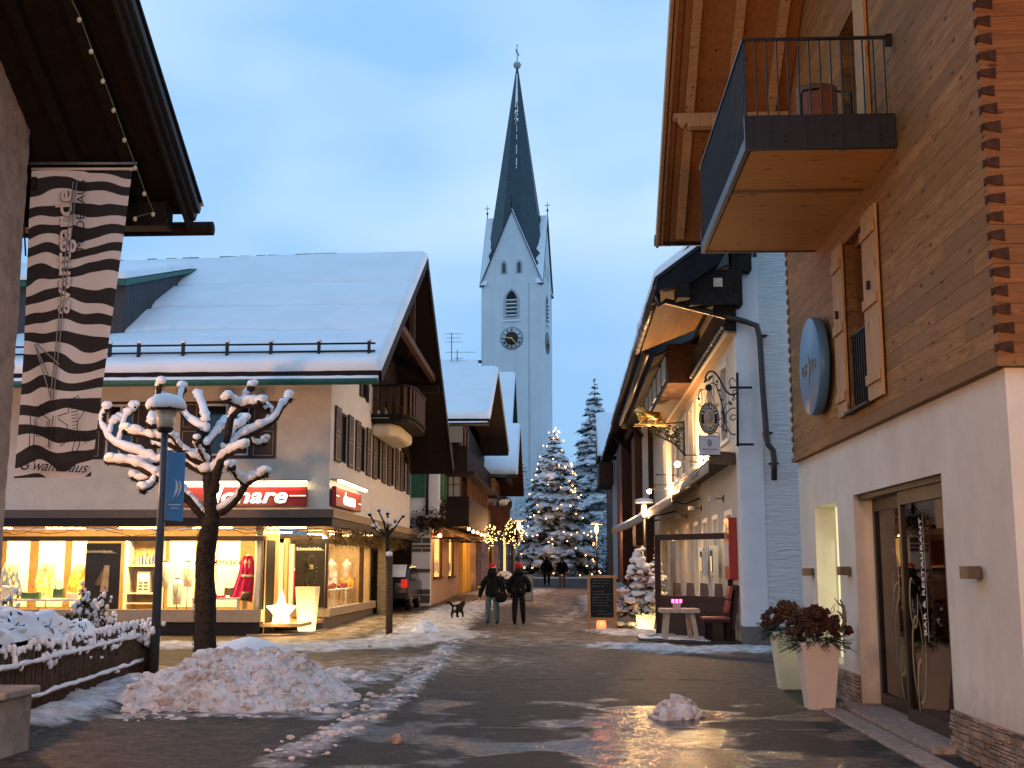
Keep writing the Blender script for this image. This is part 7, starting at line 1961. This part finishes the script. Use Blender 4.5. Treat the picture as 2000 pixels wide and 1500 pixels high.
MB().lathe((xa+.36, yb+.28, z0), [(.10,0),(.13,.10),(.12,.22),(.09,.28)], 16).build('glass', 'candle_red', t_); MB().lathe((xa+.36, yb+.28, z0+.28), [(.095,0),(.05,.03)], 12).build('lid', 'iron', t_)
lamp('lantern_light', 'POINT', (xa+.36, yb+.1, z0+.2), 5, (1,.25,.08), t_, .1)
# far a-board on the left
c = PY(1021, 1105, 46); t_ = T('a_board', 'grey metal framed poster stand beyond the woman on the right', 'a-board', (c.x, 46, gz(46)))
MB().box(c.x-.33, 45.98, gz(46)+.1, c.x+.40, 46.03, gz(46)+1.15).build('frame', 'zinc', t_); MB().box(c.x-.27, 45.97, gz(46)+.18, c.x+.34, 45.978, gz(46)+1.08).build('poster', 'grey_board', t_)

# ================================================================ SHOP WINDOW DISPLAY
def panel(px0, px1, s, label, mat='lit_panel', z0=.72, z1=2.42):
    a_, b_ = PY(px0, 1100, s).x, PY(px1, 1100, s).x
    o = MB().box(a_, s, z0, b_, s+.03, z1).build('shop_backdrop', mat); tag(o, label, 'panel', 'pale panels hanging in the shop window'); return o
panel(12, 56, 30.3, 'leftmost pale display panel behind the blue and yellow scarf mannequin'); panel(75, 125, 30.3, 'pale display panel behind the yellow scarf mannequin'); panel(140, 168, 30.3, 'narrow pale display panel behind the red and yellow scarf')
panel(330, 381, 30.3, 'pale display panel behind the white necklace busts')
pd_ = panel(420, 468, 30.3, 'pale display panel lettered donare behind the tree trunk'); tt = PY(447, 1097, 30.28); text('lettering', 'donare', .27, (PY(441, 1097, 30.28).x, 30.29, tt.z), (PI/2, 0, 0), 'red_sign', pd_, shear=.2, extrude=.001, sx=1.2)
for px0, px1, s, hd1, lb in ((167, 235, 29.3, 'Sommerträume...', 'black hanging poster with a draped scarf photograph, headed Sommerträume'),):
    a_, b_ = PY(px0, 1100, s).x, PY(px1, 1100, s).x; t_ = T('poster', lb, 'poster', ((a_+b_)/2, s, .72), 'black posters in the shop window')
    z0, z1 = PY(200, 1200, s).z, PY(200, 1061, s).z
    MB().box(a_, s, z0, b_, s+.02, z1).build('sheet', 'panel_dark', t_)
    text('lettering', hd1, .115, (PY(197, 1077, s).x, s-.004, PY(197, 1077, s).z), (PI/2, 0, 0), 'lit_letters_off', t_, offset=.003, extrude=.001, sx=.92)
    MB().box(PY(200,1081,s).x, s-.004, PY(200,1081,s).z, PY(230,1081,s).x, s-.002, PY(200,1081,s).z+.006).build('line', 'chalk', t_)
    m = MB(); m.grid(lambda u, v: (PY(203+6*v+(u-.5)*(10+6*(1-v)), 1105+50*(1-v), s).x, s-.006, PY(203, 1104+52*(1-v), s).z), 6, 10); m.build('scarf_picture', 'scarf_picture', t_)
    m = MB(); m.grid(lambda u, v: (PY(206-14*(1-v)+(u-.5)*(12-6*v), 1105, s).x, s-.004, PY(203, 1107+36*(1-v), s).z), 6, 8); m.build('veil_picture', 'veil_picture', t_)
t_ = T('poster', 'black poster headed Schmuckstücke beside the entrance', 'poster', (SX-.4, SS-.1, .64), 'black posters in the shop window')
a_, b_ = PY(577, 1100, SS-.08).x, SX-.03
MB().box(a_, SS-.10, .66, b_, SS-.07, 2.36).build('sheet', 'panel_dark', t_)
c = PY(606, 1072, SS-.11); text('lettering', 'Schmuckstücke...', .125, c, (PI/2, 0, 0), 'lit_letters_off', t_, offset=.003, extrude=.001, sx=.88)
m = MB()
for k in range(24): m.ball((c.x+.05+.14*math.cos(k*.26), SS-.105, 1.62+.42*math.sin(k*.26)*(1 if k < 12 else 1)), .012, n=6, m=4)
m.box(c.x-.02, SS-.11, 1.68, c.x+.10, SS-.104, 1.80); m.build('necklace_picture', 'gold_dull', t_)
# shelf cabinet
s = 29.9; a_, b_ = PY(243, 1100, s).x, PY(310, 1100, s).x; t_ = T('shelf_cabinet', 'white shelf cabinet with a small blue screen in the shop window', 'cabinet', ((a_+b_)/2, s, .4))
m = MB().box(a_, s, .45, a_+.10, s+.5, 2.42).box(b_-.10, s, .45, b_, s+.5, 2.42).box(a_-.03, s-.03, 2.42, b_+.03, s+.5, 2.48)
for z in (.80, 1.75, 1.05): m.box(a_+.1, s, z, b_-.1, s+.5, z+.035)
m.build('carcass', 'white_paint', t_); MB().box(a_+.1, s+.45, .45, b_-.1, s+.48, 2.4).build('back', 'shop_wood', t_)
xq = PY(275, 1150, s).x; MB().box(xq-.14, s+.1, 1.085, xq+.18, s+.3, 1.62).build('till', 'white_paint', t_); MB().box(xq-.08, s+.09, 1.42, xq+.12, s+.098, 1.56).build('screen', 'screen_blue', t_)
m = MB()
for k in range(3): m.box(xq-.10, s+.09, 1.16+.08*k, xq+.0, s+.098, 1.19+.08*k).box(xq+.04, s+.09, 1.16+.08*k, xq+.14, s+.098, 1.19+.08*k)
m.build('slots', 'panel_dark', t_)
m = MB()
for k in range(6): m.box(a_+.25+.09*k, s+.15, 1.785, a_+.31+.09*k, s+.3, 1.98+.05*(k % 3))
m.build('boxes', 'scarf_blue', t_)
# mannequins and goods
def torso(t_, x, y, z, sc=1.0, mat='mannequin'):
    m = MB(); m.lathe((x, y, z), [(.13*sc,0),(.12*sc,.15*sc),(.15*sc,.32*sc),(.17*sc,.44*sc),(.14*sc,.52*sc),(.05*sc,.56*sc),(.045*sc,.64*sc)], 16); m.tube([(x, y, .4), (x, y, z)], .015, 6); return m.build('torso', mat, t_)
def draped(t_, x, y, z, w, h, mat, seed=0, name='scarf'):
    def f(u, v):
        a = -PI*.05-PI*.9*u; r = w*(.42+.58*(1-v)**.7)*(1+.10*math.sin(u*26+seed)); return (x+r*math.cos(a)+.03*math.sin(v*5+seed), y+.6*r*math.sin(a), z+h*v-.07*abs(math.sin(u*9+seed))*(1-v))
    return MB().grid(f, 48, 14).build(name, mat, t_)
for px, s, mat, lb, sd in ((22, 29.7, 'scarf_blue', 'mannequin draped in a blue and yellow scarf', 1), (92, 29.7, 'scarf_yellow', 'mannequin draped in a yellow printed scarf', 2), (156, 29.8, 'scarf_red', 'mannequin with a red and yellow scarf half hidden by the black poster', 3)):
    c = PY(px, 1130, s); t_ = T('mannequin', lb, 'mannequin', (c.x, s, .4), 'scarf mannequins in the shop window'); torso(t_, c.x, s, 1.35); draped(t_, c.x, s, 1.02, .30, .86, mat, sd)
for px, py, s, lb in ((323, 1098, 29.6, 'left white necklace bust on a stand'), (368, 1098, 29.7, 'right white necklace bust on a stand'), (347, 1132, 29.5, 'lowest white necklace bust in the middle')):
    c = PY(px, py, s); t_ = T('necklace_bust', lb, 'bust', (c.x, s, .4), 'white necklace busts in the shop window')
    MB().lathe((c.x, s, c.z-.62), [(.10,0),(.13,.25),(.15,.5),(.11,.60),(.03,.62)], 14).build('bust', 'fabric_white', t_); MB().tube([(c.x, s, .4), (c.x, s, c.z-.6)], .012, 6).build('stand', 'iron', t_); MB().ball((c.x, s-.02, c.z+.02), .06, (1.3,.7,.6), 8, 5, .15).build('top_knob', 'handbag_brown', t_)
    MB().tube([(c.x-.06, s-.13, c.z-.05), (c.x-.05, s-.15, c.z-.3), (c.x, s-.15, c.z-.42), (c.x+.05, s-.15, c.z-.3), (c.x+.06, s-.13, c.z-.05)], .010, 5).build('necklace', 'gold_dull', t_)
s = 29.5; c = PY(484, 1105, s); t_ = T('mannequin', 'mannequin in a long magenta dress with a sash and round bag', 'mannequin', (c.x, s, .4))
torso(t_, c.x, s, 1.46, .9)
MB().grid(lambda u, v: (c.x-.16*(1-v)**2+(.17+.12*(1-v)**1.5)*math.cos(-PI*u)*(1-.35*max(0,(v-.85)/.15)), s-.14*math.sin(PI*u)-.02*math.sin(u*30), .86+1.15*v+.12*u*(1-v)), 40, 20).build('dress', 'magenta', t_)
MB().lathe((c.x, s, 1.48), [(.18,0),(.18,.06)], 20).build('sash', 'scarf_yellow', t_); MB().lathe((c.x+.02, s-.20, .92), [(.10,0),(.115,.08),(.115,.15),(.10,.2)], 14).build('bag', 'handbag_brown', t_)
def bag(px, py, s, w, h, mat, lb, par=None):
    c = PY(px, py, s); t_ = T('handbag', lb, 'handbag', (c.x, s, c.z), 'handbags in the shop window')
    MB().prism([(c.x-w/2, s, c.z), (c.x+w/2, s, c.z), (c.x+w*.46, s, c.z+h), (c.x, s, c.z+h*.88), (c.x-w*.46, s, c.z+h)], (0, .14, 0)).build('body', mat, t_, bevel=.012)
    MB().tube([Vector((c.x+w*.3*math.cos(a*PI/8), s+.03, c.z+h*.95+h*.8*math.sin(a*PI/8))) for a in range(9)], .008, 5).build('handle', 'handbag_brown', t_)
bag(58, 1172, 29.2, .48, .20, 'handbag_green', 'long dark green handbag'); bag(112, 1168, 29.25, .26, .24, 'handbag_green', 'small green handbag under the yellow scarf'); bag(140, 1170, 29.3, .30, .16, 'fabric_white', 'white handbag with round handles'); bag(14, 1170, 29.2, .34, .34, 'fabric_white', 'cream bag at the left end of the window')
bag(446, 1163, 29.4, .24, .20, 'handbag_brown', 'brown tote bag beside the tree trunk'); bag(428, 1172, 29.2, .26, .12, 'magenta', 'reddish clutch on the low display table')
for px0, px1, z1, lb in ((4, 165, .94, 'long low display table on the left of the shop window'), (378, 470, .98, 'low display table on the right of the shop window')):
    a_, b_ = PY(px0, 1150, 29.2).x, PY(px1, 1150, 29.2).x; t_ = T('display_table', lb, 'table', ((a_+b_)/2, 29.3, .36), 'low display tables in the shop window')
    MB().box(a_, 29.08, z1-.05, b_, 29.75, z1).build('tabletop', 'white_paint', t_)
    for x in (a_+.04, b_-.04):
        for y in (29.14, 29.7): MB().box(x-.03, y-.03, .36, x+.03, y+.03, z1-.05).build('leg', 'white_paint', t_)
# goods behind the side glazing
for y, x, mat, lb in ((34.0, -7.3, 'fabric_white', 'mannequin in white clothes behind the side window'), (35.4, -7.35, 'magenta', 'mannequin in a pink top behind the side window'), (36.3, -7.3, 'fabric_white', 'mannequin in a cream blouse with red scarf behind the side window'), (38.3, -7.2, 'scarf_red', 'mannequin at the far end of the side window')):
    t_ = T('mannequin', lb, 'mannequin', (x, y, .36), 'mannequins behind the side window'); torso(t_, x, y, 1.35, 1.0); draped(t_, x, y, 1.15, .22, .68, mat, y, 'top')
for y0, lb in ((32.2, 'nearest white display table behind the side window'), (34.2, 'middle white display table behind the side window'), (36.0, 'farthest white display table behind the side window')):
    t_ = T('display_table', lb, 'table', (-7.1, y0+.6, .36), 'white tables behind the side window'); MB().box(-7.3, y0, 1.05, -6.75, y0+1.4, 1.09).build('tabletop', 'white_paint', t_)
    for x in (-7.27, -6.8):
        for y in (y0+.03, y0+1.35): MB().box(x, y, .36, x+.04, y+.04, 1.05).build('leg', 'white_paint', t_)
    MB().ball((-7.05, y0+.4, 1.15), .09, (1,1.3,.7), 9, 6, .2).ball((-7.0, y0+.9, 1.18), .10, (1,1,1), 9, 6, .2).build('folded_goods', 'red_leather' if y0 > 34 else 'coat_navy', t_)
t_ = T('clothes_rail', 'clothes rail full of garments deep in the shop', 'clothes rail', (-8.0, 37, .36)); MB().tube([(-8.0, 33.5, 1.75), (-8.0, 38.5, 1.75)], .02, 6).tube([(-8.0,33.5,.36),(-8.0,33.5,1.75)], .02, 6).tube([(-8.0,38.5,.36),(-8.0,38.5,1.75)], .02, 6).build('rail', 'zinc', t_)
for k in range(12): MB().grid(lambda u, v: (-8.2+.4*u, 33.8+.38*k+.03*math.sin(v*6), .8+.92*v-.12*abs(u-.5)*2*v), 4, 4).build('garment', ('magenta','fabric_white','scarf_yellow','red_leather')[k % 4], t_)
MB_ = MB().tube([(-6.85, 33.2, .36), (-6.85, 33.2, 2.8)], .10, 14).build('column', 'fabric_white', ds)

# star and tall planter glowing by the entrance
p = PY(548, 1232, 29.35); t_ = T('star_lamp', 'glowing white star shaped floor lamp on the entrance step', 'lamp', (p.x, 29.35, .11))
cx_, cz_ = p.x, .11+.50; pts = []
for k in range(10):
    a_ = PI/2+k*PI/5; r_ = (.50 if k == 0 else .42) if k % 2 == 0 else .20; pts.append((cx_+r_*.95*math.cos(a_), 29.27, cz_+r_*1.12*math.sin(a_)+.02))
MB().prism(pts, (0, .17, 0)).build('star', 'star_glow', t_, bevel=.035)
lamp('star_light', 'POINT', (p.x, 29.0, .5), 22, (1.0,.72,.30), t_, .2)
p = PY(594, 1224, 30.2); X_, Y_ = p.x, 30.5; t_ = T('planter_lamp', 'tall glowing tapered planter with twigs by the shop entrance', 'lamp', (X_, Y_, .11))
a, b, h = .19, .27, 1.12
MB().add([(X_-a,Y_-a,.11),(X_+a,Y_-a,.11),(X_+a,Y_+a,.11),(X_-a,Y_+a,.11),(X_-b,Y_-b,.11+h),(X_+b,Y_-b,.11+h),(X_+b,Y_+b,.11+h),(X_-b,Y_+b,.11+h)], [(0,3,2,1),(4,5,6,7),(0,1,5,4),(1,2,6,5),(2,3,7,6),(3,0,4,7)]).build('pot', 'planter_lamp', t_, bevel=.02)
m = MB()
for k in range(26): x = X_+random.uniform(-.2,.2); m.tube([(x, Y_, .1+h), (x+random.uniform(-.1,.1), Y_, .1+h+random.uniform(.05,.2))], [.006,.003], 3)
leaves(m, (X_-.05, Y_, 1.75), (.16,.12,.34), 120, .04); m.tube([(X_-.05, Y_, 1.2), (X_-.05, Y_, 1.5)], .01, 4)
m.build('twigs', 'hedge_leaf', t_); lamp('planter_light', 'POINT', (X_, Y_-.6, .5), 16, (1.0,.70,.28), t_, .2)
# ================================================================ PEOPLE, DOG
def hand(parent, w, e, mat='skin', s=1.0):
    # palm then five curled fingers, from wrist w towards e
    w, e = Vector(w), Vector(e); d = (e-w).normalized(); sd = d.cross(Vector((1,0,.2))).normalized(); f = d.cross(sd).normalized()
    ch = [[(*w, .024*s), (*(w+d*.05*s), .030*s), (*(w+d*.09*s), .028*s)]]
    o = skinfig('hand', ch, mat, parent, 1)
    for k, (off, L) in enumerate(((-.024,.060), (-.008,.072), (.008,.068), (.023,.055))):
        b = w+d*.085*s+sd*off*s; skinfig('finger', [[(*b, .0085*s), (*(b+d*L*.45*s+f*.006*s), .008*s), (*(b+d*L*.75*s+f*.025*s), .007*s), (*(b+d*L*.8*s+f*.042*s), .006*s)]], mat, o, 1)
    b = w+d*.035*s-sd*.028*s; skinfig('thumb', [[(*b, .010*s), (*(b-sd*.022*s+d*.02*s), .009*s), (*(b-sd*.028*s+d*.045*s+f*.01*s), .007*s)]], mat, o, 1)
def person(px, pyf, name_label, hgt, coat, trousers, hat, pose, group=None, head_turn=0, y=None):
    p = PG(px, pyf); x0, y0 = p.x, p.y; 
    z0 = gz(y0); k = hgt/1.70
    t_ = T('person', name_label, 'person', (x0, y0, z0), group)
    def P(dx, dy, z, r): return (x0+dx*k, y0+dy*k, z0+z*k, r*k if not hasattr(r, '__len__') else r[0]*k, *( [r[1]*k] if hasattr(r, '__len__') else []))
    st = pose.get('stride', .06); hw = pose.get('hipw', .10)
    # one continuous body from head to shoes; neck, torso, arms and legs share it
    pel = P(0, 0, .93, (.15, .12)); ch = P(0, 0, 1.26, (.17, .12)); nk = P(0, -.005, 1.44, .06)
    body = [[pel, P(0, 0, 1.10, (.14, .11)), ch, nk, P(0, .0, 1.54, .075), P(0, .0, 1.62, .085)],
            [pel, P(-hw, 0, .82, .115), P(-hw-pose.get('spl', .01)*.5, -st*.5, .47, .088), P(-hw-pose.get('spl', .01), -st, .10, .068), P(-hw-.01, -st+.0, .045, .045), P(-hw-.02, -st+.13, .030, .038)],
            [pel, P(hw, 0, .82, .115), P(hw+pose.get('spr', .01)*.5, st*.5, .47, .088), P(hw+pose.get('spr', .01)+.01, st, .10, .068), P(hw+.03, st, .045, .045), P(hw+.035, st+.13, .030, .038)]]
    b = skinfig('body', body, trousers, t_, 2)
    # coat: torso, skirt and sleeves in one garment
    la, ra = pose['la'], pose['ra']; cl = pose.get('coatlen', .72)
    co = [[P(0, .01, cl, (pose.get('skirt', .205)*1.15, .20)), P(0, .01, .92, (.235, .20)), P(0, .01, 1.12, (.215, .18)), P(0, .01, 1.30, (.235, .17)), P(0, .0, 1.41, (.15, .13)), P(0, .01, 1.48, (.10, .10))],
          [P(0, .01, 1.30, (.235, .17)), P(-.19, 0, 1.34, .105), *[P(*a) for a in la]], [P(0, .01, 1.30, (.235, .17)), P(.19, 0, 1.34, .105), *[P(*a) for a in ra]]]
    skinfig('coat', co, coat, t_, 2)
    m = MB()   # head with face on the far side (they walk away), ears
    hx, hy, hz = x0, y0, z0+1.60*k
    m.ball((hx, hy, hz), .092*k, (.86, 1.0, 1.22), 16, 12); m.ball((hx, hy+.098*k, hz-.015*k), .016*k, (.8,1,1.5), 8, 6)
    for s in (-1, 1): m.ball((hx+s*.080*k, hy+.005, hz-.01*k), .022*k, (.4,.9,1.3), 8, 6)
    h = m.build('head', 'skin', t_)
    m = MB()
    for s in (-1, 1): m.ball((hx+s*.032*k, hy+.084*k, hz+.005*k), .011*k, n=8, m=6)
    m.build('eyes', 'black', h)
    MB().ball((hx, hy+.080*k, hz-.055*k), .022*k, (1.2,.5,.35), 8, 5).build('mouth', 'red_leather', h)
    if hat:
        MB().lathe((hx, hy, hz+.005*k), [(.094*k,0),(.104*k,.03*k),(.102*k,.09*k),(.078*k,.135*k),(.03*k,.155*k)], 18).build('knitted_hat', hat, t_)
    MB().ball((hx, hy-.012*k, hz-.015*k), .096*k, (.95,.92,1.12), 14, 10).build('hair', 'twig', t_)
    for nm, arm in (('l', la), ('r', ra)):
        a, b_ = Vector(P(*arm[-2])[:3]), Vector(P(*arm[-1])[:3]); hand(t_, b_-(b_-a).normalized()*.01, b_+(b_-a), s=k)
    for s, yy in ((-1, -st), (1, st)):
        xx = x0+(s*hw+(-.02 if s < 0 else .035))*k
        MB().grid(lambda u, v: (xx+(.048+.006*math.sin(u*PI))*math.cos(v*2*PI)*math.sin(PI*min(max(u,.08),.92))**.4*k, y0+(yy-.08+.26*u)*k, z0+(.042+.036*math.sin(v*2*PI)+(.02*(1-u)))*k), 10, 12).build('shoe', 'black', t_)
    return t_, P
lw, P1 = person(961, 1219, 'woman in black hooded coat, red hat and grey jeans holding the dog leash', 1.66, 'coat_black', 'jeans', 'hat_red',
    dict(la=[(-.27,0,1.12,.088), (-.33,.0,.92,.074), (-.37,.0,.76,.052)], ra=[(.28,0,1.12,.090), (.31,.02,.92,.080), (.28,.05,.80,.060)], stride=.04, hipw=.11, spl=.01, spr=.03, coatlen=.74), 'people strolling up the street')
c = lw.location; k = 1.66/1.7
MB().ball((c.x, c.y-.03, c.z+1.45*k), .13, (1.15,1.0,.95), 14, 9, .04).ball((c.x, c.y-.01, c.z+1.54*k), .118, (1,1,1.05), 14, 9, .03).build('hood', 'coat_black', lw)
MB().tube([(c.x-.10, c.y-.05, c.z+1.60*k), (c.x+.02, c.y-.10, c.z+1.62*k), (c.x+.11, c.y-.03, c.z+1.66*k)], .012, 6).build('hat_stripe', 'fabric_white', lw)
MB().lathe((c.x-.335, c.y, c.z+1.03), [(.062,0),(.062,.035)], 14).build('arm_band', 'yellow_band', lw)
bg = T('shoulder_bag', 'tan and black shoulder bag on the hip of the woman in jeans', 'bag', (c.x+.22, c.y-.16, c.z+.85))
MB().grid(lambda u, v: (c.x+.10+.30*u+.02*math.sin(v*5), c.y-.17-.05*math.sin(PI*u)*math.sin(PI*v), c.z+.66+.26*v-.03*math.sin(PI*u)), 12, 8).build('body', 'coat_black', bg, solid=.10); MB().tube([(c.x+.12, c.y-.20, c.z+.92), (c.x+.16, c.y-.235, c.z+.80), (c.x+.24, c.y-.24, c.z+.72), (c.x+.30, c.y-.22, c.z+.90)], .014, 5).build('strap', 'bag_tan', bg)
rw, P2 = person(1013, 1219, 'woman in short black jacket, red knitted hat and black trousers', 1.68, 'coat_navy', 'trousers_dark', 'hat_red',
    dict(la=[(-.28,.0,1.12,.092), (-.29,.06,.95,.080), (-.18,.20,.93,.055)], ra=[(.29,.0,1.12,.092), (.30,.06,.95,.080), (.20,.20,.95,.055)], stride=.05, hipw=.10, spl=.02, spr=.03, coatlen=.78, skirt=.20), 'people strolling up the street')
c = rw.location
MB().ball((c.x, c.y-.02, c.z+1.44), .12, (1.2,.95,.75), 14, 9, .04).build('collar', 'coat_navy', rw)
MB().ball((c.x+.06, c.y-.165, c.z+.97), .012, n=6, m=4).ball((c.x-.12, c.y-.16, c.z+.98), .009, n=6, m=4).build('buttons', 'chalk', rw)
person(1068, 1143, 'far walker in dark coat and dark trousers, left of the pair', 1.74, 'coat_black', 'trousers_dark', None, dict(la=[(-.26,0,1.1,.08), (-.28,.05,.92,.07), (-.27,.08,.80,.05)], ra=[(.26,0,1.1,.08), (.28,.05,.92,.07), (.27,.08,.80,.05)], stride=.16, coatlen=.70), 'people far up the street')
person(1098, 1145, 'far walker in long dark coat and pale trousers, right of the pair', 1.70, 'coat_black', 'bag_tan', None, dict(la=[(-.26,0,1.1,.08), (-.28,.05,.92,.07), (-.27,.08,.80,.05)], ra=[(.26,0,1.1,.08), (.28,.05,.92,.07), (.27,.08,.80,.05)], stride=.12, coatlen=.62), 'people far up the street')
# dog: seen from behind, walking towards the right
p = PG(888, 1213); dx0, dy0, dz0 = p.x, p.y, gz(p.y)+.08
dg_ = T('dog', 'small black dog with white rump patch and curled tail on a leash', 'dog', (dx0, dy0, dz0))
def D(a, b, z, r): return (dx0+a*1.25+b*.38, dy0+b*.9, dz0+z*1.02, r*1.28)
hp = D(.0, 0, .30, .090); bd_ = D(.0, .16, .30, .095); sh = D(.02, .30, .31, .098)
skinfig('body', [[hp, bd_, sh, D(.03, .38, .37, .065), D(.03, .44, .43, .066), D(.04, .50, .42, .042), D(.04, .545, .41, .028)],
    [hp, D(-.05, .02, .20, .052), D(-.055, -.05, .11, .026), D(-.055, -.03, .035, .020), D(-.055, .0, .018, .024)],
    [hp, D(.055, .02, .20, .052), D(.06, .01, .11, .026), D(.06, .05, .035, .020), D(.06, .08, .018, .024)],
    [sh, D(-.05, .31, .19, .038), D(-.055, .29, .10, .024), D(-.055, .31, .02, .024)], [sh, D(.06, .31, .19, .038), D(.065, .35, .10, .024), D(.065, .36, .02, .024)],
    [hp, D(-.02, -.08, .36, .030), D(-.07, -.11, .44, .034), D(-.13, -.10, .47, .036), D(-.16, -.08, .43, .028), D(-.15, -.08, .40, .018)]], 'dog_fur', dg_)
MB().ball((dx0+.005, dy0-.075, dz0+.29), .045, (1,.5,1.3), 10, 7, .1).build('rump_patch', 'dog_white', dg_)
MB().ball((dx0+.12, dy0+.40, dz0+.53), .03, (.7,.5,1.6), 8, 5).ball((dx0+.24, dy0+.40, dz0+.53), .03, (.7,.5,1.6), 8, 5).build('ears', 'dog_fur', dg_)
MB().lathe((dx0+.175, dy0+.33, dz0+.38), [(.09,0),(.09,.03)], 14, 'y').build('collar', 'red_leather', dg_)
hl = Vector(P1(-.36,.0,.74,.04)[:3]); 
tag(MB().tube([hl+Vector((0,0,.0)), hl.lerp(Vector((dx0+.175, dy0+.33, dz0+.46)), .5)-Vector((0,0,.04)), Vector((dx0+.175, dy0+.33, dz0+.46))], .009, 5).tube([hl, hl+Vector((.015,0,.06)), hl+Vector((.03,0,.0)), hl], .008, 5).build('leash', 'rope'), 'dark leash between the woman in jeans and the small dog', 'leash')
# snow covered bush between the walkers and the shop
p = PG(985, 1168); t_ = T('snowy_bush', 'round evergreen bush capped with snow between the two women', 'bush', (p.x, p.y, gz(p.y))); m, ms = MB(), MB()
leaves(m, (p.x+.0, p.y, p.z+.5), (.60,.5,.55), 900, .07, (.6,1.0))
for k in range(50):
    a_ = random.uniform(0, 2*PI); ph = random.uniform(0, 1.1); ms.ball((p.x+.55*math.sin(ph)*math.cos(a_), p.y+.5*math.sin(ph)*math.sin(a_), p.z+.5+.58*math.cos(ph)), random.uniform(.08,.17), (1.1,1.1,.6), 8, 5, .15)
m.build('foliage', 'hedge_leaf', t_); ms.build('snow_load', 'snow', t_)

# ================================================================ PARKED CAR beside the shop
car = T('parked_car', 'dark estate car parked in the gap behind the corner shop, red tail light showing', 'car', (-6.3, 42.3, gz(42)))
z0 = gz(42)
prof = [(40.55,.35),(40.50,.62),(40.52,.95),(40.62,1.08),(41.0,1.50),(41.4,1.58),(43.0,1.56),(43.7,1.10),(44.35,.98),(44.4,.5),(44.38,.32)]
def shell(x0, x1, pr): return MB().prism([(x0, y, z0+z) for y, z in pr], (x1-x0, 0, 0))
shell(-7.2, -5.48, prof).build('body', 'car_paint', car, bevel=.09)
MB().prism([(-7.05, 40.70, z0+1.05), (-5.62, 40.70, z0+1.05), (-5.74, 41.0, z0+1.46), (-6.93, 41.0, z0+1.46)], (0, -.05, 0)).build('rear_window', 'window_dark', car)
MB().prism([(-5.475, 40.95, z0+1.02), (-5.475, 43.4, z0+1.02), (-5.475, 42.95, z0+1.46), (-5.475, 41.15, z0+1.46)], (.01, 0, 0)).build('side_window', 'window_dark', car)
for x in (-7.05, -5.72): MB().box(x, 40.44, z0+.78, x+.20, 40.56, z0+1.08).build('tail_light', 'tail_red', car, bevel=.02)
MB().box(-7.15, 40.42, z0+.42, -5.53, 40.52, z0+.60).build('bumper', 'black', car, bevel=.02)
MB().box(-6.6, 40.44, z0+.66, -6.1, 40.49, z0+.78).build('number_plate', 'chalk', car)
for x in (-7.15, -5.62):
    for y in (41.3, 43.6):
        w = MB().lathe((x-.06, y, z0+.31), [(.22,0),(.31,.02),(.31,.18),(.22,.20)], 24, 'x').build('wheel', 'tyre', car); MB().lathe((x+.14, y, z0+.31), [(.20,0),(.05,.02)], 16, 'x').build('rim', 'zinc', w)
MB().grid(lambda u, v: (-7.1+1.5*u, 40.62+.42*v, z0+1.12+.42*v+.03), 10, 4).build('snow_cover', 'snow', car)
# ================================================================ ASSUMED LAMPS, unseen, added just outside the picture for warm light
t_ = T('wall_lantern', 'orange wall lantern on the rough plaster house left of the picture', 'lamp', (-5.93, 9.3, 2.6))  # lantern is unseen, assumed from the orange glow on this wall
MB().tube([(-5.93, 9.3, 2.9), (-5.45, 9.3, 2.9), (-5.45, 9.3, 2.8)], .02, 6).build('arm', 'iron', t_)
MB().lathe((-5.45, 9.3, 2.5), [(.08,0),(.13,.25),(.05,.32)], 8).build('glass', 'lamp_bulb', t_)
lamp('lantern_light', 'POINT', (-5.25, 9.3, 2.4), LW1, (1.0,.45,.16), t_, .12)
def assumed_lamp(x, y, z, power, lb, col=(1.0,.47,.19)):  # lamp post out of view, assumed and added for its warm light
    t_ = T('street_lamp', lb, 'street lamp', (x, y, 0), 'street lamps')
    MB().tube([(x, y, 0), (x, y, z-.5)], [.07,.05], 10).build('pole', 'iron', t_)
    MB().lathe((x, y, z-.5), [(.1,0),(.16,.36),(.3,.38),(.05,.5)], 12).build('lantern', 'iron', t_); MB().ball((x, y, z-.62), .10).build('bulb', 'lamp_bulb', t_)
    lamp('lamp_light', 'POINT', (x, y, z-.85), power, col, t_, .15)
assumed_lamp(-2.6, -1.5, 4.9, LW2, 'street lamp behind the viewer on the left')  # unseen, assumed from the warm light on the near walls and snow pile
assumed_lamp(2.9, 1.5, 4.6, LW3, 'street lamp behind the viewer on the right')  # unseen, assumed source of warm light on the timber house and planters
assumed_lamp(-10.6, 19.2, 5.0, LW4, 'street lamp in the garden left of the picture, before the corner shop')  # unseen, added to warm and brighten the shop's front wall
# ---------------------------------------------------------------- lettering becomes plain mesh
bpy.context.view_layer.update()
dg = bpy.context.evaluated_depsgraph_get()
for o in [q for q in list(scene.objects) if q.type == 'FONT']:
    me = bpy.data.meshes.new_from_object(o.evaluated_get(dg)); me.name = o.name
    n = bpy.data.objects.new('tmp', me); COL.objects.link(n)
    n.parent = o.parent; n.location = o.location; n.rotation_mode = o.rotation_mode
    n.rotation_euler = o.rotation_euler; n.rotation_quaternion = o.rotation_quaternion; n.scale = o.scale
    bpy.data.objects.remove(o, do_unlink=True); n.name = 'lettering'
